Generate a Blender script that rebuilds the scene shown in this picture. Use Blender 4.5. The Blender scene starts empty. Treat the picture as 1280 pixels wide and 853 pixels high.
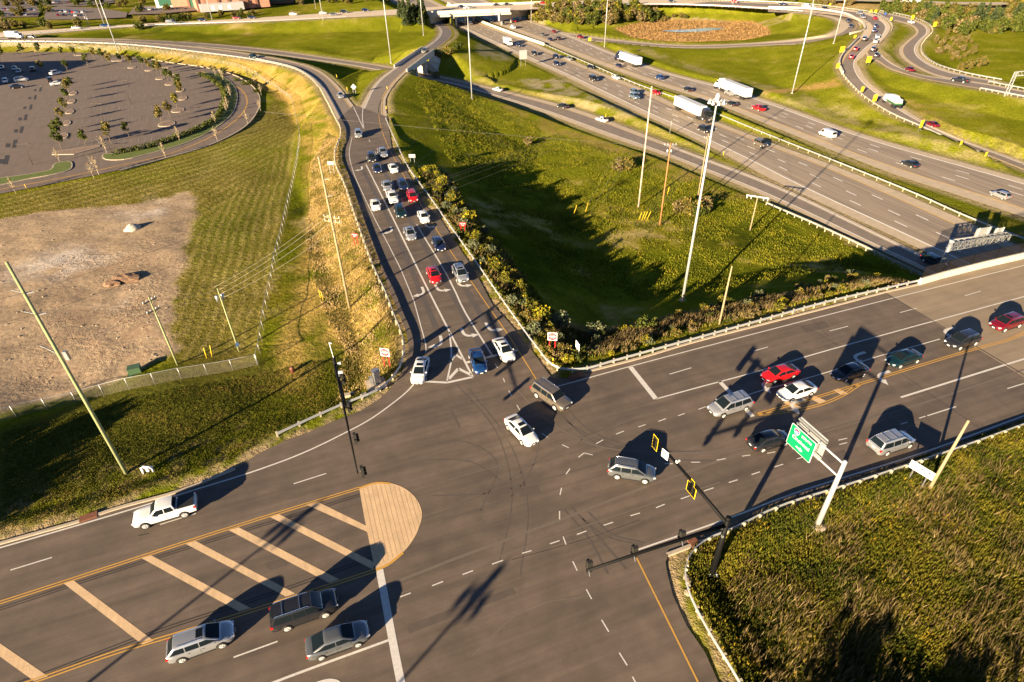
import bpy, bmesh, math, random
import numpy as np
from mathutils import Vector, Matrix
from mathutils.geometry import tessellate_polygon
R_ = math.radians
random.seed(7); RNG = np.random.default_rng(7)
sc = bpy.context.scene
col = sc.collection
# ------------------------------------------------------------ camera
F_PX, PITCH, ROLL, CAM_H = 746.27, 0.6171852, -0.0206682, 46.034
CW, CH = 1280.0, 853.0
_c, _s = math.cos(PITCH), math.sin(PITCH)
_F = np.array([0, _c, -_s]); _U = np.array([0, _s, _c]); _Rv = np.array([1., 0, 0])
_cr, _sr = math.cos(ROLL), math.sin(ROLL)
CR = _cr*_Rv + _sr*_U; CU = -_sr*_Rv + _cr*_U
camd = bpy.data.cameras.new('camera'); cam = bpy.data.objects.new('camera', camd); col.objects.link(cam)
camd.sensor_width = 36; camd.lens = 36*F_PX/CW; camd.clip_start = 0.5; camd.clip_end = 9000
M = Matrix.Identity(4)
for i in range(3):
    M[i][0] = CR[i]; M[i][1] = CU[i]; M[i][2] = -_F[i]
M[2][3] = CAM_H
cam.matrix_world = M
sc.camera = cam
camd.dof.use_dof = True; camd.dof.focus_distance = 68; camd.dof.aperture_fstop = 0.26
# ------------------------------------------------------------ light
SUN_EL, SH_AZ = R_(13.8), R_(38.5)     # elevation, compass direction shadows run to (from +Y towards +X)
world = bpy.data.worlds.new('World'); sc.world = world; world.use_nodes = True
wn = world.node_tree; wn.nodes.clear()
wo = wn.nodes.new('ShaderNodeOutputWorld'); bg = wn.nodes.new('ShaderNodeBackground'); sky = wn.nodes.new('ShaderNodeTexSky')
sky.sky_type = 'NISHITA'; sky.sun_disc = False; sky.sun_elevation = SUN_EL; sky.sun_rotation = SH_AZ + math.pi
sky.altitude = 2500; sky.air_density = 0.5; sky.dust_density = 0.0; sky.ozone_density = 2.0
bg.inputs['Strength'].default_value = 0.05
wn.links.new(sky.outputs[0], bg.inputs[0]); wn.links.new(bg.outputs[0], wo.inputs[0])
sl = bpy.data.lights.new('sun', 'SUN'); sl.energy = 5.0; sl.angle = R_(0.5); sl.color = (1.0, 0.79, 0.52)
so = bpy.data.objects.new('sun', sl); col.objects.link(so)
sd = Vector((math.sin(SH_AZ)*math.cos(SUN_EL), math.cos(SH_AZ)*math.cos(SUN_EL), -math.sin(SUN_EL)))
so.rotation_euler = sd.to_track_quat('-Z', 'Y').to_euler(); so.location = (-60, -60, 60)
sc.view_settings.view_transform = 'Standard'; sc.view_settings.look = 'None'
sc.view_settings.exposure = 2.0; sc.view_settings.gamma = 1.0; sc.view_settings.use_curve_mapping = False
sc.cycles.max_bounces = 5; sc.cycles.transparent_max_bounces = 12
# ------------------------------------------------------------ pixel -> place
def ray(px, py): return _F*F_PX + CR*(px-CW/2) - CU*(py-CH/2)
def gp(px, py, z=0.0):
    d = ray(px, py); t = (z-CAM_H)/d[2]
    return np.array([d[0]*t, d[1]*t, z])
# ------------------------------------------------------------ materials
MATS = {}
def mat(name, c, rough=0.8, metal=0.0, spec=None, noise=None, bump=None, coat=0.0, emit=None):
    """noise: list of (scale, contrast, colour2 or None, stretch(angle,factor) or None)"""
    if name in MATS: return MATS[name]
    m = bpy.data.materials.new(name); m.use_nodes = True; nt = m.node_tree
    b = nt.nodes['Principled BSDF']; b.inputs['Roughness'].default_value = rough; b.inputs['Metallic'].default_value = metal
    if spec is not None: b.inputs['Specular IOR Level'].default_value = spec
    if coat: b.inputs['Coat Weight'].default_value = coat; b.inputs['Coat Roughness'].default_value = 0.05
    b.inputs['Base Color'].default_value = (*c, 1)
    if emit: b.inputs['Emission Color'].default_value = (*emit[:3], 1); b.inputs['Emission Strength'].default_value = emit[3]
    geo = None
    if noise or bump:
        geo = nt.nodes.new('ShaderNodeNewGeometry')
    last = None
    if noise:
        for (s, k, c2, st) in noise:
            src = geo.outputs['Position']
            if st:
                rot = nt.nodes.new('ShaderNodeMapping'); rot.inputs['Rotation'].default_value = (0, 0, -st[0])
                nt.links.new(src, rot.inputs[0])
                mp = nt.nodes.new('ShaderNodeMapping'); mp.inputs['Scale'].default_value = (st[1], 1, 1)
                nt.links.new(rot.outputs[0], mp.inputs[0]); src = mp.outputs[0]
            n = nt.nodes.new('ShaderNodeTexNoise'); n.inputs['Scale'].default_value = s; n.inputs['Detail'].default_value = 5; n.inputs['Roughness'].default_value = 0.62
            nt.links.new(src, n.inputs['Vector'])
            mr = nt.nodes.new('ShaderNodeMapRange'); mr.inputs[1].default_value = 0.3; mr.inputs[2].default_value = 0.7
            nt.links.new(n.outputs[0], mr.inputs[0])
            mx = nt.nodes.new('ShaderNodeMix'); mx.data_type = 'RGBA'
            if c2 is None:
                mx.blend_type = 'MULTIPLY'; mx.inputs[0].default_value = 1.0
                mr.inputs[3].default_value = 1-k; mr.inputs[4].default_value = 1+k
                if last: nt.links.new(last, mx.inputs[6])
                else: mx.inputs[6].default_value = (*c, 1)
                nt.links.new(mr.outputs[0], mx.inputs[7])
            else:
                mr.inputs[3].default_value = 0; mr.inputs[4].default_value = k
                nt.links.new(mr.outputs[0], mx.inputs[0])
                if last: nt.links.new(last, mx.inputs[6])
                else: mx.inputs[6].default_value = (*c, 1)
                mx.inputs[7].default_value = (*c2, 1)
            last = mx.outputs[2]
        nt.links.new(last, b.inputs['Base Color'])
    if bump:
        n = nt.nodes.new('ShaderNodeTexNoise'); n.inputs['Scale'].default_value = bump[0]; n.inputs['Detail'].default_value = 6
        nt.links.new(geo.outputs['Position'], n.inputs['Vector'])
        bp = nt.nodes.new('ShaderNodeBump'); bp.inputs['Strength'].default_value = bump[1]; bp.inputs['Distance'].default_value = bump[2]
        nt.links.new(n.outputs[0], bp.inputs['Height']); nt.links.new(bp.outputs[0], b.inputs['Normal'])
    MATS[name] = m
    return m
def attr_mat(name, rough=0.9, spec=0.2, n=(), bump=None, translucent=0.0):
    m = bpy.data.materials.new(name); m.use_nodes = True; nt = m.node_tree; b = nt.nodes['Principled BSDF']
    b.inputs['Roughness'].default_value = rough; b.inputs['Specular IOR Level'].default_value = spec
    a = nt.nodes.new('ShaderNodeAttribute'); a.attribute_name = 'tint'; last = a.outputs['Color']
    geo = nt.nodes.new('ShaderNodeNewGeometry')
    for (s, k, det) in n:
        t = nt.nodes.new('ShaderNodeTexNoise'); t.inputs['Scale'].default_value = s; t.inputs['Detail'].default_value = det; t.inputs['Roughness'].default_value = .65
        nt.links.new(geo.outputs['Position'], t.inputs['Vector'])
        mr = nt.nodes.new('ShaderNodeMapRange'); mr.inputs[1].default_value = .3; mr.inputs[2].default_value = .7; mr.inputs[3].default_value = 1-k; mr.inputs[4].default_value = 1+k
        nt.links.new(t.outputs[0], mr.inputs[0])
        mx = nt.nodes.new('ShaderNodeMix'); mx.data_type = 'RGBA'; mx.blend_type = 'MULTIPLY'; mx.inputs[0].default_value = 1
        nt.links.new(last, mx.inputs[6]); nt.links.new(mr.outputs[0], mx.inputs[7]); last = mx.outputs[2]
    nt.links.new(last, b.inputs['Base Color'])
    if bump:
        h = None
        for (s, w) in bump[0]:
            t = nt.nodes.new('ShaderNodeTexNoise'); t.inputs['Scale'].default_value = s; t.inputs['Detail'].default_value = 4
            nt.links.new(geo.outputs['Position'], t.inputs['Vector'])
            mu = nt.nodes.new('ShaderNodeMath'); mu.operation = 'MULTIPLY'; mu.inputs[1].default_value = w; nt.links.new(t.outputs[0], mu.inputs[0])
            if h is None: h = mu.outputs[0]
            else:
                ad = nt.nodes.new('ShaderNodeMath'); ad.operation = 'ADD'; nt.links.new(h, ad.inputs[0]); nt.links.new(mu.outputs[0], ad.inputs[1]); h = ad.outputs[0]
        bp = nt.nodes.new('ShaderNodeBump'); bp.inputs['Strength'].default_value = bump[1]; bp.inputs['Distance'].default_value = bump[2]
        if name == 'ground_cover': nt.links.new(a.outputs['Alpha'], bp.inputs['Strength'])
        nt.links.new(h, bp.inputs['Height']); nt.links.new(bp.outputs[0], b.inputs['Normal'])
    if translucent:
        tr = nt.nodes.new('ShaderNodeBsdfTranslucent'); nt.links.new(last, tr.inputs[0])
        ms = nt.nodes.new('ShaderNodeMixShader'); ms.inputs[0].default_value = translucent
        out = nt.nodes['Material Output']; nt.links.new(b.outputs[0], ms.inputs[1]); nt.links.new(tr.outputs[0], ms.inputs[2]); nt.links.new(ms.outputs[0], out.inputs[0])
    MATS[name] = m
    return m
# ------------------------------------------------------------ mesh building
class MB:
    def __init__(s): s.v = []; s.f = []; s.m = []; s.sm = []
    def add(s, vs, fs, mi=0, smooth=False):
        o = len(s.v); s.v += [tuple(map(float, v)) for v in vs]
        s.f += [tuple(i+o for i in f) for f in fs]; s.m += [mi]*len(fs); s.sm += [smooth]*len(fs)
    def box(s, c, d, mi=0, rz=0.0, taper=1.0):
        x, y, z = d[0]/2, d[1]/2, d[2]/2; cz, sz = math.cos(rz), math.sin(rz); vs = []
        for k, t in ((-1, 1.0), (1, taper)):
            for (i, j) in ((-1, -1), (1, -1), (1, 1), (-1, 1)):
                X, Y = i*x*t, j*y*t
                vs.append((c[0]+X*cz-Y*sz, c[1]+X*sz+Y*cz, c[2]+k*z))
        s.add(vs, [(0, 3, 2, 1), (4, 5, 6, 7), (0, 1, 5, 4), (1, 2, 6, 5), (2, 3, 7, 6), (3, 0, 4, 7)], mi)
    def bar(s, a, b, w, h=None, mi=0):
        a = Vector(a); b = Vector(b); d = (b-a)
        if d.length < 1e-6: return
        d.normalize(); up = Vector((0, 0, 1)) if abs(d.z) < .95 else Vector((0, 1, 0))
        r = d.cross(up).normalized(); u = r.cross(d); h = h or w; vs = []
        for p in (a, b):
            for (i, j) in ((-1, -1), (1, -1), (1, 1), (-1, 1)): vs.append(p + r*i*w/2 + u*j*h/2)
        s.add(vs, [(0, 1, 2, 3), (7, 6, 5, 4), (4, 5, 1, 0), (5, 6, 2, 1), (6, 7, 3, 2), (7, 4, 0, 3)], mi)
    def tube(s, pts, rs, n=8, mi=0, caps=True):
        pts = [Vector(p) for p in pts]; vs = []; fs = []
        if not hasattr(rs, '__len__'): rs = [rs]*len(pts)
        for i, p in enumerate(pts):
            d = (pts[min(i+1, len(pts)-1)] - pts[max(i-1, 0)]).normalized()
            up = Vector((0, 0, 1)) if abs(d.z) < .9 else Vector((1, 0, 0))
            r = d.cross(up).normalized(); u = r.cross(d)
            for k in range(n):
                a = 2*math.pi*k/n; vs.append(p + (r*math.cos(a)+u*math.sin(a))*rs[i])
        for i in range(len(pts)-1):
            for k in range(n):
                fs.append((i*n+k, i*n+(k+1) % n, (i+1)*n+(k+1) % n, (i+1)*n+k))
        if caps: fs += [tuple(range(n))[::-1], tuple(range((len(pts)-1)*n, len(pts)*n))]
        s.add(vs, fs, mi, True)
    def poly(s, pts, mi=0):
        pts = [Vector(p) for p in pts]
        tris = tessellate_polygon([pts])
        fs = []
        for t in tris:
            a, b, c = (pts[i] for i in t)
            nrm = (b-a).cross(c-a)
            fs.append(t if nrm.z >= 0 else (t[0], t[2], t[1]))
        s.add(pts, fs, mi)
    def prism(s, pts, z0, z1, mi=0, mi_side=None):
        n = len(pts); P = [Vector((p[0], p[1], 0)) for p in pts]
        A = sum(P[i].x*P[(i+1) % n].y-P[(i+1) % n].x*P[i].y for i in range(n))
        if A < 0: P = P[::-1]
        tris = tessellate_polygon([P]); fs = []
        for t in tris:
            a, b, c = (P[i] for i in t)
            if (b-a).cross(c-a).z < 0: t = (t[0], t[2], t[1])
            fs.append(t)
        s.add([(p.x, p.y, z1) for p in P], fs, mi)
        s.add([(p.x, p.y, z0) for p in P]+[(p.x, p.y, z1) for p in P], [(i, (i+1) % n, n+(i+1) % n, n+i) for i in range(n)], mi if mi_side is None else mi_side)
        s.add([(p.x, p.y, z0) for p in P], [(t[0], t[2], t[1]) for t in fs], mi if mi_side is None else mi_side)
    def lathe(s, prof, n=16, mi=0, origin=(0, 0, 0), axis='z', smooth=True):
        vs = []; fs = []
        for (r, h) in prof:
            for k in range(n):
                a = 2*math.pi*k/n; x, y = r*math.cos(a), r*math.sin(a)
                v = (x, y, h) if axis == 'z' else (x, h, y) if axis == 'y' else (h, x, y)
                vs.append((v[0]+origin[0], v[1]+origin[1], v[2]+origin[2]))
        for i in range(len(prof)-1):
            for k in range(n): fs.append((i*n+k, i*n+(k+1) % n, (i+1)*n+(k+1) % n, (i+1)*n+k))
        fs += [tuple(range(n))[::-1], tuple(range((len(prof)-1)*n, len(prof)*n))]
        s.add(vs, fs, mi, smooth)
    def mesh(s, name, mats):
        me = bpy.data.meshes.new(name); me.from_pydata(s.v, [], s.f)
        for m in (mats if isinstance(mats, (list, tuple)) else [mats]): me.materials.append(m)
        me.polygons.foreach_set('material_index', s.m); me.polygons.foreach_set('use_smooth', s.sm)
        me.update(); return me
    def build(s, name, mats, parent=None, loc=None):
        return link(name, s.mesh(name, mats), parent, loc)
def link(name, me, parent=None, loc=None, rz=None):
    o = bpy.data.objects.new(name, me); col.objects.link(o)
    if parent: o.parent = parent
    if loc is not None: o.location = loc
    if rz is not None: o.rotation_euler = (0, 0, rz)
    return o
def tag(o, label, cat, group=None, kind=None):
    o['label'] = label; o['category'] = cat
    if group: o['group'] = group
    if kind: o['kind'] = kind
    return o
def struct(o, kind='structure'): o['kind'] = kind; return o
def empty(name, loc=(0, 0, 0), rz=0):
    o = bpy.data.objects.new(name, None); col.objects.link(o); o.location = loc; o.rotation_euler = (0, 0, rz); o.empty_display_size = .3
    return o
KIDS = {}
def copy_tree(o, loc=None, rz=None, scale=None):
    def rec(x, par):
        c = x.copy(); col.objects.link(c); c.parent = par
        for ch in list(x.children): rec(ch, c)
        return c
    c = rec(o, None)
    if loc is not None: c.location = loc
    if rz is not None: c.rotation_euler = (0, 0, rz)
    if scale is not None: c.scale = (scale,)*3
    return c
def bulk(name, V, Fa, tint, m, smooth=False):
    """fast mesh from numpy: V (n,3), Fa (m,k) faces, tint per vertex (n,3)"""
    me = bpy.data.meshes.new(name); k = Fa.shape[1]
    me.vertices.add(len(V)); me.vertices.foreach_set('co', V.astype(np.float32).ravel())
    me.loops.add(Fa.size); me.loops.foreach_set('vertex_index', Fa.astype(np.int32).ravel())
    me.polygons.add(len(Fa)); me.polygons.foreach_set('loop_start', np.arange(0, Fa.size, k, dtype=np.int32))
    me.update(calc_edges=True)
    if smooth: me.polygons.foreach_set('use_smooth', np.ones(len(Fa), bool))
    if tint is not None:
        at = me.color_attributes.new('tint', 'FLOAT_COLOR', 'POINT'); c = np.ones((len(V), 4), np.float32); c[:, :tint.shape[1]] = tint
        at.data.foreach_set('color', c.ravel())
    me.materials.append(m)
    return me
# ------------------------------------------------------------ polylines
def smooth(P, k=5):
    P = np.asarray(P, float)
    if len(P) < 3: return P
    Q = np.vstack([2*P[0]-P[1], P, 2*P[-1]-P[-2]]); out = []
    for i in range(1, len(Q)-2):
        p0, p1, p2, p3 = Q[i-1:i+3]
        t = np.linspace(0, 1, k, endpoint=False)[:, None]
        # centripetal-ish catmull rom with chord weighting
        d1 = np.linalg.norm(p1-p0)+1e-6; d2 = np.linalg.norm(p2-p1)+1e-6; d3 = np.linalg.norm(p3-p2)+1e-6
        m1 = ((p1-p0)/d1*d2/(d1+d2)*1 + (p2-p1)/d2*d1/(d1+d2))*d2
        m2 = ((p2-p1)/d2*d3/(d2+d3)*1 + (p3-p2)/d3*d2/(d2+d3))*d2
        out.append((2*t**3-3*t**2+1)*p1+(t**3-2*t**2+t)*m1+(-2*t**3+3*t**2)*p2+(t**3-t**2)*m2)
    out.append(P[-1][None]); return np.vstack(out)
def resample(P, n):
    P = np.asarray(P, float); d = np.r_[0, np.cumsum(np.linalg.norm(np.diff(P[:, :2], axis=0), axis=1))]
    t = np.linspace(0, d[-1], n); return np.stack([np.interp(t, d, P[:, i]) for i in range(P.shape[1])], 1)
def plen(P): return np.linalg.norm(np.diff(np.asarray(P)[:, :2], axis=0), axis=1).sum()
def pw(pts, z=0.0, sm=True, k=5):
    """pixel polyline -> world; point may carry its own height"""
    P = np.array([gp(p[0], p[1], p[2] if len(p) > 2 else z) for p in pts])
    return smooth(P, k) if sm and len(P) > 2 else P
def normals2(P):
    d = np.gradient(P[:, :2], axis=0); L = np.linalg.norm(d, axis=1)[:, None]+1e-9; d = d/L
    return np.stack([-d[:, 1], d[:, 0]], 1)
def offs(P, o):
    N = normals2(P); Q = P.copy(); Q[:, :2] += N*o; return Q
def sub(P, s0, s1):
    d = np.r_[0, np.cumsum(np.linalg.norm(np.diff(P[:, :2], axis=0), axis=1))]
    t = np.r_[s0, d[(d > s0) & (d < s1)], s1]
    return np.stack([np.interp(t, d, P[:, i]) for i in range(3)], 1)
def ribbon(mb, P, w, dz, mi=0):
    A = offs(P, w/2); B = offs(P, -w/2); n = len(P); A[:, 2] += dz; B[:, 2] += dz
    mb.add(np.vstack([A, B]), [(n+i, n+i+1, i+1, i) for i in range(n-1)], mi)
# ============================================================ THE LIE OF THE LAND
FZ = -8.0      # freeway level; the cross road and its ramp are at 0
def both(A, B, n):
    return resample(A, n), resample(B, n)
ROADS = {}     # name -> (A, B) matched edge polylines in world
def road(name, A, B, n): ROADS[name] = both(A, B, n); return ROADS[name]
road('freeway_near', pw([(440,-28),(500,0),(555,26),(595,45),(640,66),(715,100),(790,137),(865,172),(910,195),(960,222),(1100,288),(1200,335),(1400,430)], FZ),
     pw([(520,-10),(560,10),(590,25),(674,57),(735,84),(800,110),(880,146),(960,177),(1060,214),(1195,271),(1280,311),(1500,412)], FZ), 90)
road('freeway_far', pw([(528,-12),(568,8),(600,22),(680,53),(740,77),(800,99),(900,132),(960,156),(1060,196),(1120,219),(1200,245),(1280,272),(1500,352)], FZ),
     pw([(560,-20),(610,2),(649,20),(715,45),(790,75),(840,92),(900,107),(960,126),(1085,170),(1217,207),(1300,230),(1500,290)], FZ), 90)
road('collector_road', pw([(470,88,-6.3),(500,92.5,-6.7),(554,103,-7.3),(640,127.5,-8),(765,172.5,-8),(840,198,-8),(880,214,-8),(960,247,-8),(1100,313,-8),(1200,360,-8),(1400,452,-8)]),
     pw([(472,81,-6.3),(502,86,-6.7),(549,95,-7.3),(640,116,-8),(715,135,-8),(815,172,-8),(880,197,-8),(960,227,-8),(1100,292.5,-8),(1200,341,-8),(1400,438,-8)]), 60)
road('low_ramp', pw([(40,53.5,0),(100,54.5,-.5),(160,55.5,-1.2),(225,57.5,-2.6),(320,66,-4.4),(395,76,-5.5),(440,82.5,-6),(470,88,-6.3)]),
     pw([(40,47.5,0),(100,48,-.5),(160,49,-1.2),(225,52,-2.6),(320,60,-4.4),(395,70,-5.5),(440,76.5,-6),(472,81,-6.3)]), 40)
road('left_ramp', pw([(-140,49),(0,53),(75,53.5),(160,57),(250,66.5),(320,76),(372,88),(394,102),(409,124),(422,150)]),
     pw([(-140,44),(0,47.5),(75,49),(160,52),(250,59),(320,68.5),(357,75),(395,86),(415,100),(442,132)]), 50)
road('slip_ramp', pw([(450,134),(455,126),(463,112),(476,97),(487,89),(500,80),(530,60),(541,52,-1),(548,44,-2.8),(549,38,-4.3),(543,31,-6),(532,25,-7.2),(516,16,-8),(470,-8,-8)]),
     pw([(484,146),(482,125),(492,107),(507,91),(520,81),(540,66),(556,56,-1),(567,47,-2.8),(569,41,-4.3),(562,33,-6),(552,27,-7.2),(528,14,-8),(482,-10,-8)]), 70)
road('top_road', pw([(-200,60),(0,47),(160,34),(320,28),(420,23),(510,18),(540,17),(663,12),(740,7.5),(840,6.5),(960,12),(1000,15),(1050,20),(1069,25),(1079,32),(1080,38),(1074,48)]),
     pw([(-200,50),(0,41),(160,31),(320,22.5),(420,16),(510,11),(540,9),(663,5),(740,0.5),(840,0),(960,3.5),(1000,5.5),(1050,11),(1085,16),(1104,24),(1113,33),(1110,42),(1101,53)]), 90)
road('curved_ramp', pw([(1074,48,-.3),(1063,60,-1),(1053,72,-1.7),(1049,82,-2.4),(1052,92,-3),(1062,105,-4),(1085,125,-5.2),(1120,145.5,-6.3),(1150,158,-7),(1200,181,-8),(1242,198,-8),(1300,221,-8)]),
     pw([(1101,53,-.3),(1088,62,-1),(1080,70,-1.7),(1074,79,-2.4),(1077,90,-3),(1089,106,-4),(1111,122,-5.2),(1136,140,-6.3),(1180,165,-7),(1222,182,-8),(1262,196,-8),(1310,215,-8)]), 50)
road('east_ramp', pw([(1088,60,-.6),(1082,68,-1.3),(1087,73,-1.8),(1098,78,-2.1),(1111,86,-2.5),(1135,94,-2.8),(1170,102,-3),(1230,112.5,-3),(1280,122,-3),(1420,148,-3)]),
     pw([(1101,53,-.6),(1099,63,-1.3),(1107,73,-1.8),(1120,82,-2.1),(1133,88,-2.5),(1148,93,-2.8),(1175,97,-3),(1235,105,-3),(1280,114,-3),(1420,138,-3)]), 40)
road('snake_ramp', pw([(1097,21,-.1),(1112,25),(1135,31,-.5),(1145,40,-1),(1133,52,-1.6),(1124,62,-2),(1128,73,-2.4),(1146,85,-2.8),(1172,96,-3),(1230,105.5,-3)]),
     pw([(1098,15,-.1),(1125,19.5),(1156,30,-.5),(1163,39,-1),(1154,50,-1.6),(1148,60,-2),(1153,72,-2.4),(1175,85,-2.8),(1210,94.5,-3),(1250,102,-3)]), 50)
road('loop_ramp', pw([(960,12.5,-.2),(1010,13.5,-.3),(1060,21,-.8),(1077,28,-1.5),(1080,35,-2.2),(1067,45,-3.2),(1035,53,-4.4),(960,57,-6),(865,60.5,-7.4),(765,54.5,-8),(690,43,-8)]),
     pw([(960,15,-.2),(997,16.5,-.3),(1035,22,-.8),(1050,30,-1.5),(1042,39,-2.4),(1025,45,-3.2),(1000,48.5,-4.4),(950,53,-6),(860,56.5,-7.4),(770,49.5,-8),(700,40,-8)]), 60)
# the large junction surface at level 0
J_N = [(-620,850),(-400,789),(0,680),(50,665.5),(98,652),(140,637.5),(227,613),(294,586),(320,569),(352,553),(380,543),(411,529),(450,514),(474,499),(487,487),(500,470),(508,452),(511,438),(509,420),(504,405),(490,372),(477,335),(463,297),(449,258),(440,232),(432,207),(430,192),(433,178),(432,166),(422,150),(442,132),(450,134),(484,146)]
J_E = [(490,187),(500,200),(515,225),(533,259),(548,270),(568,301),(593,338),(615,380),(635,402),(660,432),(686,468),(695,474),(710,473),(745,463),(800,449),(860,431),(960,405),(1057,380),(1107,366.5)]
J_S = [(1282,473),(1282,523),(1157,568),(1060,599),(960,633),(905,664),(868,679),(850,686),(836,692),(832,703),(834,716),(841,744),(858,782),(881,815),(898,853),(960,990),(1000,1150),(-100,1250),(-700,1180)]
J_ALL = np.array([gp(*q) for q in J_N+J_E+J_S])
BR_N = [(1107,366.5),(1150,357),(1179,348.5),(1230,335.5),(1280,324),(1400,294),(1700,220)]   # bridge deck edges
BR_S = [(1700,395),(1480,453),(1282,523),(1282,473)]
LOT = [(-260,82),(0,66),(80,65),(160,70),(210,79),(250,84),(285,92),(307,102.5),(320,115),(324,128),(320,141),(300,162),(250,185),(207,197),(150,212.5),(100,223),(0,242.5),(-260,290)]
ZL = -2.6
LOTW = np.array([gp(x, y, ZL) for x, y in LOT]); LOTW = np.vstack([smooth(LOTW[1:-1], 4), LOTW[-1:], LOTW[:1]])
DIRT = [(-200,300),(0,276),(50,265.5),(125,259),(207,248),(220,241),(236,238),(246,248),(243,275),(230,320),(222,363),(214,426),(228,440),(180,465),(100,494),(0,524),(-200,580)]
DIRTW = np.array([gp(x, y, ZL) for x, y in DIRT])
POND = [(827,39),(850,40.5),(880,39.5),(900,37),(906,35),(880,35),(860,37),(840,37.5)]
REED = [(768,37),(800,30),(825,25),(890,27),(940,28),(960,37),(962,45),(930,52),(855,54),(815,52),(790,48)]
# ---- grid axes
def axis(parts):
    out = []
    for a, b, st in parts: out.append(np.arange(a, b, st))
    return np.concatenate(out)
GX = np.r_[-6000, -3000, -1500, -900, axis([(-620,-130,3),(-130,-60,1),(-60,75,.5),(75,180,1),(180,620,3)]), 700, 900, 1500, 3000, 6000]
GY = np.r_[-3000, -800, -300, -120, -60, axis([(-20,15,3),(15,130,.5),(130,260,1),(260,760,2.5)]), 900, 1300, 2200, 4000, 6500]
XX, YY = np.meshgrid(GX, GY, indexing='ij')
# ---- base level by inverse distance from control points
CTRL = [(60,400,ZL),(160,330,ZL),(100,480,ZL),(230,250,ZL),(0,300,ZL),(100,150,ZL),(200,120,ZL),(20,90,ZL),(150,80,ZL),(260,130,ZL),(300,300,ZL),(330,180,ZL),(350,260,ZL),(300,430,-2.2),(0,570,-1.2),(150,540,-1.2),(250,520,-1.0),(340,480,-1.4),(60,620,-.6),(380,500,-1.2),
        (100,600,-.4),(200,595,-.3),(360,330,-2.2),(400,420,-1.6),
        (300,40,-4),(400,45,-5),(200,42,-2.5),(450,35,-6),(450,60,-6.2),(100,42,-1),(430,95,-5.5),(455,100,-5.5),(350,70,-4.4),
        (560,80,-8),(600,90,-8),(560,200,-5.2),(600,170,-6.4),(520,150,-3),(545,165,-4.6),(650,200,-8),(700,250,-8),(800,250,-8),(760,330,-7.5),(900,270,-8),(1000,290,-8),(700,180,-8),(850,330,-8),(700,100,-8),(900,40,-8),(900,80,-7.8),(1000,100,-7.6),(1050,150,-7.9),(850,40,-8.2),(750,30,-7.5),(1000,30,-6.5),(1200,250,-8),
        (1110,110,-5),(1200,150,-6),(1250,165,-6),(1130,60,-2.8),(1110,50,-2),(1200,60,-4),(1280,80,-4),(1200,30,-2.5),(1280,30,-3),(1150,10,-2),(1280,5,-3),(900,-5,-1),(1000,-5,-1),
        (100,20,-1),(300,5,-1),(0,20,-1),(450,0,-1),(200,-10,-1),(620,-20,-6),(600,-40,-5),
        (1000,700,-.7),(1200,600,-.7),(1280,700,-1.0),(1100,850,-1.2),(1280,853,-1.2),(960,760,-.6),(1200,1000,-1.5),(900,1000,-1)]
CP = np.array([gp(x, y, z) for x, y, z in CTRL])
num = np.zeros_like(XX); den = np.zeros_like(XX)
for c in CP:
    w = 1/((XX-c[0])**2+(YY-c[1])**2+9.0)**1.6; num += w*c[2]; den += w
T = num/den
def near_poly(A, B, reach):
    """distance outside a strip, height of the strip there; for each grid point in reach"""
    C = (A+B)/2; HW = np.abs(((A-B)[:, :2]*normals2(C)).sum(1))/2
    D = np.full(XX.shape, 1e9); Z = np.zeros(XX.shape)
    for i in range(len(C)-1):
        p, q = C[i], C[i+1]; r = reach+max(HW[i], HW[i+1])
        i0, i1 = np.searchsorted(GX, [min(p[0], q[0])-r, max(p[0], q[0])+r]); j0, j1 = np.searchsorted(GY, [min(p[1], q[1])-r, max(p[1], q[1])+r])
        if i1 <= i0 or j1 <= j0: continue
        X = XX[i0:i1, j0:j1]; Y = YY[i0:i1, j0:j1]; d = q[:2]-p[:2]; L2 = d@d+1e-9
        t = np.clip(((X-p[0])*d[0]+(Y-p[1])*d[1])/L2, 0, 1)
        dist = np.hypot(X-p[0]-t*d[0], Y-p[1]-t*d[1])-(HW[i]+t*(HW[i+1]-HW[i])); z = p[2]+t*(q[2]-p[2])
        Ds = D[i0:i1, j0:j1]; Zs = Z[i0:i1, j0:j1]; m = dist < Ds
        Ds[m] = dist[m]; Zs[m] = z[m]
    return D, Z
def poly_dist(P, reach):
    """signed-ish distance to a polygon (negative inside)"""
    P = np.asarray(P)[:, :2]; D = np.full(XX.shape, 1e9); n = len(P); ins = np.zeros(XX.shape, bool)
    for i in range(n):
        p, q = P[i], P[(i+1) % n]
        if abs(q[1]-p[1]) > 1e-9:
            c = ((YY > min(p[1], q[1])) & (YY <= max(p[1], q[1]))) & (XX < p[0]+(YY-p[1])*(q[0]-p[0])/(q[1]-p[1])); ins ^= c
        i0, i1 = np.searchsorted(GX, [min(p[0], q[0])-reach, max(p[0], q[0])+reach]); j0, j1 = np.searchsorted(GY, [min(p[1], q[1])-reach, max(p[1], q[1])+reach])
        if i1 <= i0 or j1 <= j0: continue
        X = XX[i0:i1, j0:j1]; Y = YY[i0:i1, j0:j1]; d = q-p; t = np.clip(((X-p[0])*d[0]+(Y-p[1])*d[1])/(d@d+1e-9), 0, 1)
        Ds = D[i0:i1, j0:j1]; np.minimum(Ds, np.hypot(X-p[0]-t*d[0], Y-p[1]-t*d[1]), out=Ds)
    return np.where(ins, -D, D)
STRIPD = {k: near_poly(A, B, 34) for k, (A, B) in ROADS.items()}
A_, B_ = ROADS['slip_ramp']; ns = len(A_)
def part(name, m):
    A, B = ROADS[name]; return near_poly(A[m], B[m], 34)
cy = (A_+B_)[:, 1]/2; yb0, yb1 = gp(500,86)[1], gp(536,62)[1]
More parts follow.
